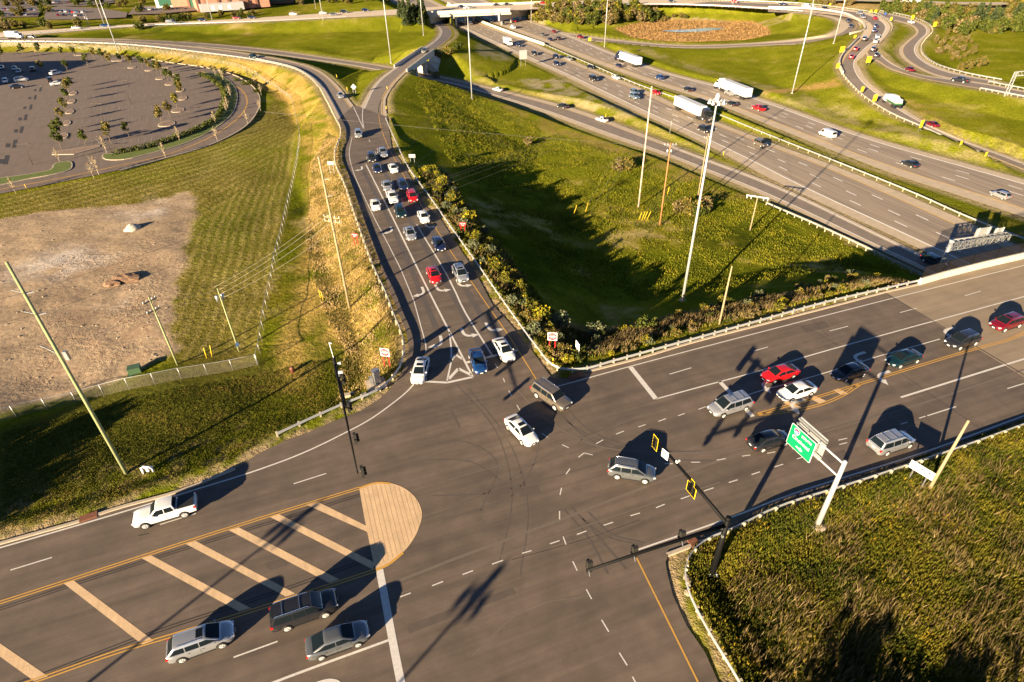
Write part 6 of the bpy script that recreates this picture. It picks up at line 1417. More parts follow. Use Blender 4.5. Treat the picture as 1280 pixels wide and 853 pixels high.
# overhead frame by the right bridge
bg_ = gp(1172.5, 341, -8.2); Hg = height_to(bg_, 1190, 302); gf = empty('sign_gantry', tuple(bg_)); tag(gf, 'silver truss sign frame over the freeway just before the right bridge', 'sign gantry')
E1 = gp(1261, 292, bg_[2]+Hg)-bg_; E1[2] = Hg; u1 = Vector(E1)-Vector((0, 0, Hg)); Lg = u1.length; u1.normalize(); v1 = Vector((-u1.y, u1.x, 0))
mb = MB(); mb.tube([(0, 0, -.4), (0, 0, Hg+.2)], [.42, .36], 14); mb.build('column', m_pale, gf)
mb = MB(); n = 9
for s_ in (-.5, .5):
    for z in (Hg, Hg-1.5): mb.bar(v1*s_+Vector((0, 0, z)), v1*s_+u1*Lg+Vector((0, 0, z)), .16)
    for i in range(n):
        a = v1*s_+u1*Lg*i/n; b = v1*s_+u1*Lg*(i+.5)/n; c = v1*s_+u1*Lg*(i+1)/n
        mb.bar(a+Vector((0, 0, Hg-1.5)), b+Vector((0, 0, Hg)), .09); mb.bar(b+Vector((0, 0, Hg)), c+Vector((0, 0, Hg-1.5)), .09)
for i in range(n+1):
    for z in (Hg, Hg-1.5): mb.bar(v1*-.5+u1*Lg*i/n+Vector((0, 0, z)), v1*.5+u1*Lg*i/n+Vector((0, 0, z)), .07)
mb.bar(v1*-.5+u1*Lg+Vector((0, 0, Hg)), v1*-.5+u1*Lg+Vector((0, 0, Hg-1.5)), .16); mb.bar(v1*.5+u1*Lg+Vector((0, 0, Hg)), v1*.5+u1*Lg+Vector((0, 0, Hg-1.5)), .16); mb.build('truss', m_pale, gf)
for f, w, zz in ((.58, 3.2, .5), (.88, 2.0, 0)):
    c = u1*Lg*f+v1*.75+Vector((0, 0, Hg-.6+zz)); p = panel(w, 3.0, m_sback, gf, face(c, u1*1, Vector((0, 0, 1))), 'sign_back', .08)
    for x in (-w*.35, w*.35):
        mb = MB(); mb.box((x, 0, .08), (.15, 3.3, .12)); mb.build('stiffener', m_pale, p)
# truss frame at far right
bq = gt(1255, 121); tf = empty('sign_gantry', tuple(bq)); tag(tf, 'pale truss sign frame over the east ramp at the right edge', 'sign gantry')
Ht_ = height_to(bq, 1266, 90); ex = Vector(gp(1300, 88, bq[2]+Ht_)-bq); ex.z = Ht_
mb = MB()
for s_ in (0, 1.4):
    a = Vector((s_, s_*.4, 0)); mb.bar(a, a+Vector((0, 0, Ht_)), .15)
for k in range(7): mb.bar((0, 0, k*Ht_/7), (1.4, .56, (k+1)*Ht_/7), .1)
mb.build('column', m_pale, tf); mb = MB()
for dz in (0, -1.2):
    for s_ in (0, 1.4): mb.bar(Vector((s_, s_*.4, Ht_+dz)), ex+Vector((s_, s_*.4, dz)), .16)
for k in range(8):
    a = Vector((0, 0, Ht_)).lerp(ex, k/8); b = Vector((0, 0, Ht_)).lerp(ex, (k+1)/8); mb.bar(a, b+Vector((0, 0, -1.2)), .09)
mb.build('truss', m_pale, tf)
# ---------------- fences
def fence(pts, label, z=None, h=1.8, step=3.0, m=None, cat='fence', name='chain_link_fence'):
    P = np.array([gt(*p[:2]) for p in pts]); P = resample(P, max(3, int(plen(P)/1.5))); P[:, 2] = zt(P[:, 0], P[:, 1]); O = P[0].copy(); root = empty(name, tuple(O)); tag(root, label, cat); Q = P-O
    mesh_panel(Q, .03, h, m or m_link, 'mesh_panel', root)
    mb = MB(); mb.tube([(q[0], q[1], q[2]+h) for q in Q], .03, 5); mb.build('top_rail', m_galv, root)
    k = min(99, max(2, int(plen(Q)/step))); R = resample(Q, k+1); mb = MB(); mb.tube([(0, 0, -.3), (0, 0, h+.05)], .04, 6); pm_ = mb.mesh('post', m_galv)
    for q in R: link('post', pm_, root, tuple(q))
    return root
fence([(-60,550),(0,529),(38,517),(130,495),(185,483),(242,472),(322,457)], 'chain link fence between the bare soil and the lower left grass')
fence([(323,457),(331,405),(345,330),(360,265),(371,213),(376,175),(366,127),(345,111),(322,97)], 'chain link fence running up the field toward the ring road')
fence([(321,96),(300,86),(275,80),(240,74),(210,69),(160,63),(80,60),(0,59)], 'far chain link fence above the ring road')
# ---------------- small things
c0 = gt(470, 480); cab = empty('equipment_cabinet', tuple(c0), R_(20)); tag(cab, 'tall silver traffic control cabinet on a concrete pad by the ramp guardrail', 'cabinet')
mb = MB(); mb.box((0, -.2, .05), (2.3, 2.2, .2)); mb.build('pad', m_kerb, cab)
mb = MB(); mb.box((.2, .1, 1.0), (.85, .7, 1.75)); mb.box((.2, .1, 1.93), (.92, .8, .1)); o = mb.build('housing', m_galv, cab)
mb = MB(); mb.box((.2, -.262, .95), (.7, .03, 1.5)); mb.build('door', m_galv, o); mb = MB(); mb.box((.45, -.29, 1.0), (.05, .04, .2)); mb.build('handle', m_blk, o)
mb = MB(); mb.box((-.5, -.1, .7), (.45, .45, 1.1), taper=.92); mb.build('meter_box', m_galv, cab)
for (px, py, s, lab, az) in ((434,497,(.95,.6,.45),'pale low utility box under the left signal pole',.3),(455,496,(.8,.45,.4),'pale low box against the guardrail beside the cabinet',.5),(441,493,(.35,.35,.25),'small round topped box near the left signal pole',.1)):
    b = gt(px, py); mb = MB(); mb.box((0, 0, s[2]/2), s, taper=.93); mb.box((0, 0, s[2]+.02), (s[0]*.9, s[1]*.9, .05)); o = mb.build('utility_box', m_kerb, None, tuple(b)); o.rotation_euler = (0, 0, az); tag(o, lab, 'utility box')
b = gt(185, 592); wm = empty('white_valve_frame', tuple(b)); tag(wm, 'small white pipe frame standing in the grass beside the tall greenish pole', 'valve')
mb = MB(); mb.tube([(-.45, 0, -.1), (-.45, 0, .8), (-.2, 0, 1.0), (.35, .1, .9), (.5, .2, .5), (.5, .2, -.1)], .1, 8); mb.bar((-.6, .1, .6), (.6, .3, .7), .12); mb.box((0, .2, .45), (.25, .25, .6)); mb.build('pipes', m_sw, wm)
b = gt(170, 466); mb = MB(); mb.box((0, 0, .45), (1.5, 1.1, .95), taper=.94); mb.box((0, 0, .96), (1.5, 1.15, .08)); mb.box((0, 0, -.02), (1.9, 1.5, .1)); o = mb.build('transformer_box', mat('green_enamel', (.05,.10,.05), .5), None, tuple(b)); o.rotation_euler = (0, 0, .4); tag(o, 'dark green transformer box on the bare soil beside the fence', 'transformer')
b = gt(366, 465); mb = MB(); mb.lathe([(.28, 0), (.26, .5), (.34, .55), (.2, .75), (.05, .8)], 12); mb.bar((-.3, 0, .45), (.3, 0, .45), .14); o = mb.build('fire_hydrant', mat('brown_iron', (.16,.055,.035), .6), None, tuple(b)); tag(o, 'small dark red hydrant in the shaded lower left grass', 'hydrant')
b = gt(166, 286); mb = MB(); r2 = random.Random(3)
prof = [(1.6, 0), (1.3, .3), (.85, .65), (.4, .9), (.08, 1.0)]; mb.lathe(prof, 16); mb.v = [(x*(1+r2.uniform(-.12, .12)), y*(1+r2.uniform(-.12, .12)), z*(1+r2.uniform(-.1, .1))) for x, y, z in mb.v]; o = mb.build('gravel_pile', mat('pale_gravel', (.42,.38,.31), .95, noise=[(5, .2, None, None)]), None, tuple(b)); tag(o, 'small pale gravel heap on the bare soil', 'gravel pile')
m_soil = mat('clod_soil', (.20,.12,.07), .95, noise=[(4, .3, None, None)])
for i, (px, py, s, lab) in enumerate(((140,356,1.1,'brown earth lump at the left end of the dug up patch'),(147,351,1.0,'brown earth lump second from the left in the dug up patch'),(154,349,1.2,'long brown earth ridge in the middle of the dug up patch'),(162,350,1.3,'largest brown earth lump at the right of the dug up patch'),(165,346,.9,'small earth lump at the top right of the dug up patch'))):
    b = gt(px, py); mb = MB(); bmm = bmesh.new(); bmesh.ops.create_icosphere(bmm, subdivisions=2, radius=s); r2 = random.Random(i)
    for v in bmm.verts: v.co *= r2.uniform(.75, 1.2); v.co.z *= .5; v.co.x *= 1.3
    me = bpy.data.meshes.new('earth_mound'); bmm.to_mesh(me); bmm.free(); me.materials.append(m_soil); o = link('earth_mound', me, None, (b[0], b[1], b[2]+.15)); tag(o, lab, 'earth mound')
m_rock = mat('field_stone', (.30,.24,.17), .9, noise=[(3, .2, None, None)])
bmm = bmesh.new(); bmesh.ops.create_icosphere(bmm, subdivisions=2, radius=.22); r2 = random.Random(9)
for v in bmm.verts: v.co *= r2.uniform(.7, 1.2); v.co.z *= .65
rock_me = bpy.data.meshes.new('stone'); bmm.to_mesh(rock_me); bmm.free(); rock_me.materials.append(m_rock)
rr = random.Random(12)
for i in range(110):
    px, py = rr.uniform(0, 215), rr.uniform(270, 490)
    if py > 520-.27*px: continue
    b = gt(px, py); o = link('stone', rock_me, None, tuple(b), rr.uniform(0, 6)); s = rr.uniform(.3, 1.0); o.scale = (s*1.3, s, s); tag(o, 'one of the loose stones strewn over the bare soil at left', 'stone', 'loose stones on the bare soil')
for (px, py, lab) in ((862,700,'pale rubble by the corner guardrail post, upper'),(858,722,'pale rubble by the corner guardrail, middle'),(861,728,'largest pale rubble behind the corner guardrail'),(859,741,'pale rubble by the corner guardrail, lower'),(875,770,'pale rubble further down the corner guardrail')):
    b = gt(px, py); o = link('rubble', rock_me, None, tuple(b), px); o.scale = (1.6, 1.3, 1.4); tag(o, lab, 'rubble')
# ---------------- buildings beyond the upper road
m_brick = mat('red_brown_brick', (.42,.20,.13), .85, noise=[(.4, .15, None, None), (5, .12, None, None)]); m_brickd = mat('dark_brick', (.20,.09,.06), .85); m_grey = mat('grey_block_wall', (.36,.36,.36), .85, noise=[(2, .1, None, None)]); m_greeng = mat('green_tinted_glass', (.04,.12,.08), .2); m_white_w = mat('white_render', (.7,.68,.62), .8)
def building(x0, y0, x1, y1, depth, h, m, label, parts, z=-.6):
    a, b = gp(x0, y0, z), gp(x1, y1, z); L = float(np.linalg.norm((b-a)[:2])); rz = aim(a, b); root = empty('building', tuple(a), rz); tag(root, label, 'building')
    mb = MB(); mb.box((L/2, depth/2, h/2), (L, depth, h)); w = mb.build('wall', m, root)
    mb = MB(); mb.box((L/2, depth/2, h+.2), (L+.6, depth+.6, .4)); mb.build('roof', mat('flat_roof', (.30,.28,.26), .9), root)
    for (nm, f0, f1, z0, z1, mm, o) in parts:
        mb = MB(); mb.box(((f0+f1)/2*L, -o/2, (z0+z1)/2), ((f1-f0)*L, o, z1-z0)); mb.build(nm, mm, root)
    return root
building(330,12,250,15.5,-40,16,m_brick,'long brick store with darker brick piers beyond the upper road',[]) if False else None
building(248,15,338,8.5,40,15,m_brick,'big brick store with dark piers and a grey loading dock beyond the upper road',
  [('pilaster', f, f+.035, 0, 15.2, m_brickd, .6) for f in (.0, .28, .42, .58, .80)]+[('loading_dock', .03, .62, 0, 4.5, m_grey, 5)]+[('dock_door', f, f+.04, .8, 3.2, m_sw, 5.05) for f in (.18, .28, .4)]+[('side_opening', .62, .7, 0, 5, m_brickd, 1.2)])
building(196,10,236,8,30,9,m_white_w,'low pale shop with green glass left of the brick store',[('green_glass', .1, .5, 1, 6, m_greeng, .3), ('brick_band', .5, 1.0, 0, 5, m_brick, .5)])
building(236,9.5,249,9,25,12,m_greeng,'narrow dark green glass block beside the brick store',[('corner_pier', .0, .2, 0, 12.2, m_brickd, .4)])
building(322,6,366,4,30,6,m_brickd,'low dark building between the brick store and the far freeway',[('window_band', .2, .8, 1.5, 3, m_greeng, .2)])
b = gt(1136, 9); hs = empty('house', tuple(b), .2); tag(hs, 'tiny white house beyond the tree line at upper right', 'house')
mb = MB(); mb.box((0, 0, 2), (9, 6, 4)); mb.build('wall', m_white_w, hs); mb = MB(); mb.add([(-4.8, -3.4, 4), (4.8, -3.4, 4), (4.8, 3.4, 4), (-4.8, 3.4, 4), (-4.8, 0, 6.5), (4.8, 0, 6.5)], [(0, 1, 5, 4), (3, 4, 5, 2), (0, 4, 3), (1, 2, 5), (0, 3, 2, 1)]); mb.build('roof', mat('grey_roofing', (.4,.39,.38), .8), hs)
far_r = pw([(1040,2,-1),(1120,3.5,-1),(1180,6,-1),(1290,7,-1)]); mb = MB(); ribbon(mb, far_r, 12, 1.0); struct(mb.build('far_country_road', m_shoulder))
ob = empty('building', (-258, 221, ZL)); tag(ob, 'plain block added outside the left edge to shade the parked cars', 'building')  # unseen block, added to throw shade across the upper left of the lot
mb = MB(); mb.box((0, 0, 8), (70, 36, 16)); w_ = mb.build('wall', m_white_w, ob); mb = MB(); mb.box((0, 0, 16.1), (70.6, 36.6, .3)); mb.build('roof', MATS['flat_roof'], ob)  # walls and roof of the added unseen block
for k in range(6):
    mb = MB(); mb.box((-30+k*12, -18.05, 2.2), (7, .12, 3)); mb.build('added_block_window', m_greeng, ob)
# ============================================================ VEGETATION
m_leaf = attr_mat('foliage', .7, .25, n=((3, .2, 3),), translucent=.22)
m_bark = mat('tree_bark', (.16,.12,.085), .9, noise=[(6, .2, None, None)])
m_palebark = mat('pale_bark', (.50,.43,.32), .85)
def leafcloud(seed, n, size, shape, pal, upward=.3):
    """n leaf quads spread through clumps; shape(rng, n)-> positions"""
    r = np.random.default_rng(seed); P = shape(r, n); a = r.normal(size=(n, 3)); a /= np.linalg.norm(a, axis=1)[:, None]
    b = np.cross(a, r.normal(size=(n, 3))); b /= np.linalg.norm(b, axis=1)[:, None]; b[:, 2] += upward*r.random(n); s = size*r.uniform(.55, 1.3, n)[:, None]
    V = np.stack([P-a*s*.5, P+b*s*.5-a*s*.05, P+a*s*.6, P-b*s*.45+a*s*.08], 1).reshape(-1, 3); F = np.arange(4*n).reshape(-1, 4)
    pal = np.array(pal); k = r.integers(0, len(pal), n); c = pal[k]*r.uniform(.7, 1.3, (n, 1)); return V, F, np.repeat(c, 4, 0)
def clumpy(rx, rz, z0, nc, cr, flat=1.0, bias=1.0):
    def f(r, n):
        a = r.uniform(0, 2*math.pi, nc); u = r.uniform(-1, 1, nc); rad = r.uniform(.35, 1, nc)**.6
        C = np.stack([np.cos(a)*np.sqrt(1-u*u)*rx*rad, np.sin(a)*np.sqrt(1-u*u)*rx*rad, z0+u*rz*rad], 1)
        k = r.integers(0, nc, n); q = r.normal(size=(n, 3)); q /= np.linalg.norm(q, axis=1)[:, None]; q *= cr*r.uniform(.2, 1, (n, 1))**.5*r.uniform(.7, 1.2, nc)[k][:, None]
        return C[k]+q*np.array([1, 1, flat])
    return f
G1 = [(.06,.08,.010),(.09,.105,.012),(.045,.065,.008),(.11,.12,.016)]; GY_ = [(.16,.15,.012),(.28,.22,.012),(.12,.12,.012),(.08,.09,.012),(.10,.105,.012)]; GB = [(.34,.28,.012),(.42,.33,.015),(.20,.20,.015),(.12,.13,.012)]; GR_ = [(.14,.15,.07),(.10,.13,.06),(.17,.17,.09)]
GO = [(.13,.12,.025),(.20,.15,.03),(.08,.09,.02),(.26,.17,.03)]; GT = [(.28,.19,.09),(.20,.14,.06),(.14,.12,.04),(.10,.10,.03)]; GD = [(.035,.055,.018),(.05,.07,.02),(.06,.075,.025)]
def tree_proto(name, seed, n, size, shp, pal, th, tr, bark=m_bark, limbs=4, bare=False):
    root = empty(name); mb = MB(); r = random.Random(seed)
    mb.tube([(0, 0, -.3), (r.uniform(-.05, .05), 0, th*.5), (r.uniform(-.1, .1), r.uniform(-.1, .1), th)], [tr, tr*.75, tr*.35], 7)
    for i in range(limbs):
        a = r.uniform(0, 6.28); z = th*r.uniform(.35, .8); l = th*r.uniform(.25, .42)
        mb.tube([(0, 0, z), (math.cos(a)*l*.5, math.sin(a)*l*.5, z+l*.5), (math.cos(a)*l*.8, math.sin(a)*l*.8, z+l*1.1)], [tr*.4, tr*.25, tr*.1], 5)
    mb.build('trunk', bark, root)
    V, F, c = leafcloud(seed, n, size, shp, pal); link('crown', bulk('crown', V, F, c, m_leaf), root); return root
def scatter(protos, pos, name_group, labelf, cat, srange=(.8, 1.2), z=None, rs=random.Random(4), squash=False):
    for i, q in enumerate(pos):
        p = gt(q[0], q[1]) if len(q) == 2 or q[2] is None else np.array(q); pr = protos[i % len(protos)] if not callable(protos) else protos(i)
        s = rs.uniform(*srange); 
        o = copy_tree(pr, tuple(p), rs.uniform(0, 6.28), s)
        tag(o, labelf(i, q) if callable(labelf) else labelf, cat, name_group)
PR = []
def P_(*a, **k): o = tree_proto(*a, **k); PR.append(o); return o
park = [P_('parking_lot_tree', 10+i, 330, .42, clumpy(.95, 1.45, 3.4, 16, .55), pal, 3.4, .10, limbs=5) for i, pal in enumerate((G1, GO, G1, GY_))]
T_park = [(78,188,0),(74,174,0),(78,166,0),(80,154,1),(84,141,3),(86,129,0),(88,119,1),(90,112,0),(108,183,0),(139,179,1),(162,172,2),(203.6,157,1),(213.5,148.6,1),(222,136.7,3),(228,122,1),(226,116,2),(225,110,0),(216,103.6,2),(210,102,0),(202,95,1),(197,93,0),(188,90,1),(179,87,0),(165,84.6,1),
 (29.5,69,0),(51,70,2),(80,72.5,0),(95,72.5,2),(119,74.5,1),(129,77,0),(139,82.6,1),(151,80,0),(54,91,1),(85,90,0),(111,84.5,2),(3,68,0),(-8,72,2),(5,76,0)]
desc = ['column left of the empty bays', 'nearly bare mulch island row', 'row along the top of the lot', 'curved row of islands on the right']
rs4 = random.Random(8)
for i, (x, y, k) in enumerate(T_park):
    d = 0 if i < 8 else 3 if 10 < i < 24 else 2; o = copy_tree(park[k], tuple(gt(x, y)), rs4.uniform(0, 6), rs4.uniform(.85, 1.15))
    w = ('dark green', 'olive', 'mid green', 'yellowing')[k]; n_ = i if i < 8 else i-11 if 10 < i < 24 else i-24
    lab = f'{w} small tree, {["nearest","second","third","fourth","fifth","sixth","seventh","eighth","ninth","tenth","eleventh","twelfth","thirteenth","last"][min(13,n_)]} in the {desc[d]}' if d != 2 else f'{w} small tree number {n_+1} from the left along the top of the lot'
    if i in (8, 9, 10): lab = ('dark green round tree alone on the mulch edge', 'orange tinted tree beside the lamp at the mulch edge', 'green tree right of the orange tinted one at the lot edge')[i-8]
    tag(o, lab, 'tree', 'small trees of the parking lot')
def bare_shape(r, n):
    a = r.uniform(0, 6.28, n); t = r.random(n); z = 1.2+t*3.0; w = (.15+.6*np.sin(np.clip(t*1.1, 0, 1)*math.pi))*r.random(n); return np.stack([np.cos(a)*w, np.sin(a)*w, z], 1)
bare = P_('bare_young_tree', 31, 130, .26, bare_shape, [(.45,.33,.18),(.38,.30,.18),(.34,.27,.12)], 3.8, .06, bark=m_palebark, limbs=9)
BT = [(134,192,'on the nose of the crescent island'),(75,203,'on the corner island by the mulch'),(118,224,'at the outer kerb below the island nose'),(207.5,198,'on the outer verge at the bottom of the bend'),(225,177,'inside the crescent island, leftmost'),(272,177,'on the outer verge at the lower bend'),(270,156,'inside the crescent island, second from the left'),(284,142,'inside the crescent island beside the hedge'),(286,138,'inside the crescent island, fifth'),(289,123,'inside the crescent island at the tip of the bend'),(279.5,102,'inside the crescent island near its top'),(270,96,'inside the crescent island at its top'),(311,99,'on the outer verge, top of the bend'),(319.6,108,'on the outer verge, second from the top'),(327,120,'on the outer verge at the tip of the bend'),(326,139.5,'on the outer verge below the tip'),(310,156,'on the outer verge, standing over the yellow line'),(20,242,'on the outer verge at far left'),(124,219,'at the outer kerb by the pale drain')]
for x, y, w in BT: tag(copy_tree(bare, tuple(gt(x, y)), rs4.uniform(0, 6), rs4.uniform(.85, 1.15)), 'pale leafless young tree '+w, 'tree', 'leafless young trees round the ring road')
# hedge on the crescent island
hp = pw([(250,94.5,ZL),(260,98.5,ZL),(272,106.5,ZL),(280,117,ZL),(281,127,ZL),(277,139.5,ZL),(269,151,ZL),(246,164.5,ZL),(225,172.5,ZL),(207,179,ZL),(180,187,ZL),(145,193.5,ZL)]); hp = resample(hp, 160)
def hshape(r, n): k = r.integers(0, 160, n); q = r.uniform(-1, 1, (n, 3)); return hp[k]+q*np.array([.75, .75, .55])+np.array([0, 0, .7])
V, F, c = leafcloud(55, 5200, .42, hshape, G1); tag(link('hedge', bulk('hedge', V, F, c, m_leaf)), 'low dark green clipped hedge curving along the inside of the crescent island', 'hedge')
# shrubs
sh_y = [tree_proto('yellow_shrub', 60+i, 620, .22, clumpy(.95, .95, 1.0, 26, .36), GB if i == 2 else GY_, 1.1, .05, limbs=6) for i in range(3)]
sh_g = [tree_proto('green_shrub', 70+i, 560, .22, clumpy(1.0, .75, .8, 22, .40), pal, .9, .05, limbs=5) for i, pal in enumerate((G1, GR_, GO))]
sh_t = [tree_proto('tan_weed_clump', 80+i, 320, .20, clumpy(.7, .6, .6, 16, .33), GT, .8, .03, limbs=5) for i in range(2)]
PR += sh_y+sh_g+sh_t
rs = random.Random(21)
railE = pw([(520,212),(540,247),(572,296),(600,336),(642,395),(676,440),(700,462)])
railN = pw([(700,462),(727,463),(765,453),(830,435),(865,426),(954,400),(1035,378),(1110,361),(1147,352)])
def along(P, f, o):
    L = plen(P); q = sub(P, max(0, f*L-.01), f*L+.01)[0]; d = P[min(len(P)-1, int(f*(len(P)-1))+1)]-P[max(0, min(len(P)-2, int(f*(len(P)-1))))]; d = d[:2]/np.hypot(*d[:2]); nrm = np.array([-d[1], d[0]])
    x, y = q[0]+nrm[0]*o, q[1]+nrm[1]*o; return (x, y, float(zt(x, y)))
def where(f, o, s):
    a = ['close behind', 'a step behind', 'well behind'][min(2, int(abs(o)/2.2))]; return f'{a} the {s} guardrail'
for i in range(150):
    f = rs.random(); o = rs.uniform(.8, 6.0); p = along(railE, f, o if True else -o); k = rs.random()
    pr = rs.choice(sh_y) if k < .26 else rs.choice(sh_g) if k < .78 else rs.choice(sh_t); s = rs.uniform(.45, 1.05)
    nm = 'yellow leaved shrub' if pr in sh_y else 'green shrub' if pr in sh_g else 'dry tan weed clump'
    t = ['upper third', 'middle third', 'lower third'][min(2, int(f*3))]
    tag(copy_tree(pr, p, rs.uniform(0, 6), s), f'{nm} {where(f, o, "east ramp")} along its {t}', 'shrub', f'{nm}s {where(f, o, "east ramp")} along its {t}')
for i in range(120):
    f = rs.random(); o = rs.uniform(1.0, 9.5); p = along(railN, f, o); k = rs.random()
    pr = rs.choice(sh_y) if k < .12 else rs.choice(sh_g) if k < .55 else rs.choice(sh_t); s = rs.uniform(.4, .8)
    nm = 'yellow leaved shrub' if pr in sh_y else 'green shrub' if pr in sh_g else 'dry tan weed clump'
    t = ['left third', 'middle third', 'right third'][min(2, int(f*3))]
    tag(copy_tree(pr, p, rs.uniform(0, 6), s), f'{nm} {where(f, o, "north")} along its {t}', 'shrub', f'{nm}s {where(f, o, "north")} along its {t}')
for (x, y, pr, s, lab) in ((676,404,sh_y[2],1.3,'bright yellow green shrub beside the do not enter sign'),(701,408,sh_g[1],1.4,'grey green bushy shrub right of the bright yellow one'),(745,420,sh_g[1],1.3,'grey green shrub at the foot of the weedy bank'),(588,280,sh_y[2],1.4,'bright yellow shrub just right of the wrong way sign'),(552,236,sh_y[2],1.3,'yellow shrub tallest of the upper group'),(566,258,sh_y[0],1.5,'big mixed shrub above the wrong way sign'),(620,340,sh_y[0],1.2,'yellow shrub beside the shaded slope'),(632,356,sh_y[0],1.1,'yellow shrub lower neighbour by the shaded slope'),(806,412,sh_g[0],1.4,'dark green shrub mid bank'),
                          (850,265,sh_t[0],2.2,'reddish dry bush left of the grey pole'),(862,268,sh_g[2],2.3,'olive bush at the foot of the grey pole'),(882,264,sh_t[1],2.4,'reddish dry bush right of the grey pole'),(872,270,sh_g[0],2.0,'green bush under the grey pole'),(660,181,sh_t[0],1.8,'dry bush upper left in the grass triangle'),(772,213,sh_t[1],2.4,'dark dry bush mid grass triangle'),(784,212,sh_g[2],1.8,'olive bush touching the dark dry one'),
                          (545,72,sh_g[0],2.2,'dark bush by the slip ramp slope left'),(560,70,sh_g[2],2.4,'dark bush by the slip ramp slope'),(572,62,sh_g[0],2.2,'bush high on the slip ramp slope'),(530,92,sh_g[0],2.2,'bush under the small bridge'),(545,99,sh_t[0],2.0,'dry bush by the sunken road mouth'),(175,37,sh_g[0],2.6,'round bush below the upper road at left')):
    tag(copy_tree(pr, tuple(gt(x, y)), rs.uniform(0, 6), s), lab, 'shrub')
# thicket above the pond, conifers, tree lines
big = [P_('thicket_tree', 100+i, 520, .75, clumpy(2.3, 2.3, 2.8, 26, 1.0), pal, 3.4, .16, limbs=5) for i, pal in enumerate(([(.11,.10,.02),(.16,.12,.025),(.08,.085,.02),(.19,.13,.03)], G1, GT, GY_))]
con = P_('conifer', 120, 700, .75, lambda r, n: (lambda t, a, w: np.stack([np.cos(a)*w, np.sin(a)*w, .6+t*8.5], 1))(t := r.random(n)**1.1, r.uniform(0, 6.28, n), (1-t)*2.6*r.uniform(.5, 1, n)+.15), GD, 8.5, .15, limbs=0)
def inpoly(x, y, P):
    c = False; n = len(P)
    for i in range(n):
        a, b = P[i], P[(i+1) % n]
        if (a[1] > y) != (b[1] > y) and x < (b[0]-a[0])*(y-a[1])/(b[1]-a[1])+a[0]: c = not c
    return c
def fill(P, n, protos, label, group, cat='tree', sr=(.8, 1.3), nm=None):
    xs = [p[0] for p in P]; ys = [p[1] for p in P]; k = 0; tries = 0
    while k < n and tries < n*30:
        tries += 1; x, y = rs.uniform(min(xs), max(xs)), rs.uniform(min(ys), max(ys))
        if inpoly(x, y, P):
            pr = rs.choice(protos); o = copy_tree(pr, tuple(gt(x, y)), rs.uniform(0, 6), rs.uniform(*sr)); tag(o, label, cat, group); k += 1
            if nm: o.name = nm
fill([(664,14),(700,9),(760,9),(795,10),(812,18),(832,24),(800,29),(745,33),(700,31),(664,27)], 130, big, 'one of the autumn coloured trees packed in the thicket above the pond', 'trees of the thicket above the pond', sr=(.7, 1.15))
fill([(800,25),(870,20),(872,24),(810,30)], 10, big[:2], 'one of the low bushes between thicket and pond', 'low bushes by the pond', nm='bush', sr=(.4, .6))
fill([(500,22),(530,16),(531,34),(505,36)], 14, [con, con, big[1]], 'one of the dark trees in the clump at the left end of the overpass', 'dark trees at the left end of the overpass', sr=(.8, 1.2))
fill([(1098,12),(1140,14),(1200,20),(1270,26),(1280,42),(1200,46),(1172,36),(1150,26),(1100,17)], 95, [big[0], big[1], big[1], big[1], big[2], con], 'one of the trees in the long belt beyond the snaking ramp', 'trees in the belt beyond the snaking ramp', nm='belt_tree', sr=(.8, 1.25))
fill([(1170,36),(1200,46),(1225,55),(1215,70),(1190,78),(1168,66)], 40, [big[2], big[0], big[0]], 'one of the dry thorny bushes outside the snaking ramp', 'dry bushes outside the snaking ramp', nm='dry_bush', sr=(.3, .5))
fill([(1255,10),(1280,8),(1280,34),(1262,30)], 10, [big[3], big[0]], 'one of the yellowing trees at the upper right edge', 'yellowing trees at the upper right edge', nm='yellowing_tree', sr=(1.2, 1.7))
fill([(960,0),(1080,2),(1075,8),(970,3)], 26, [big[2], big[0]], 'one of the brown trees along the far side of the upper road', 'brown trees beyond the upper road', nm='brown_tree', sr=(.6, .9))
fill([(165,26),(230,21),(320,19),(318,23),(240,26),(168,31)], 34, [big[1], big[0]], 'one of the dark bushes in the hedge line before the brick store', 'bushes before the brick store', nm='dark_bush', sr=(.5, .75))
fill([(0,33),(100,30),(100,36),(0,40)], 16, [big[1], big[0], big[2]], 'one of the bushes on the verge left of the two short poles', 'bushes on the far left verge', nm='verge_bush', sr=(.6, 1.0))
fill([(0,0),(60,0),(160,2),(240,14),(170,18),(100,8),(0,28)], 44, [big[1], big[0]], 'one of the trees scattered among the far parking lots', 'trees among the far parking lots', nm='lot_tree', sr=(.6, 1.0))
fill([(330,8),(400,0),(560,-4),(560,0),(420,8)], 22, [big[0], big[2]], 'one of the trees beyond the upper road left of the overpass', 'trees beyond the upper road', nm='roadside_tree', sr=(.6, 1.0))
fill([(1190,82),(1230,82),(1228,90),(1195,90)], 3, [big[0]], 'one of the dark bushes in the green field at right', 'dark bushes in the right field', nm='field_bush', sr=(.6, .8))
fill([(240,82),(320,118),(332,130),(328,118),(300,92),(250,80)], 8, [sh_g[0]], 'one of the small bushes below the far fence', 'small bushes below the far fence', 'shrub', (.8, 1.3))
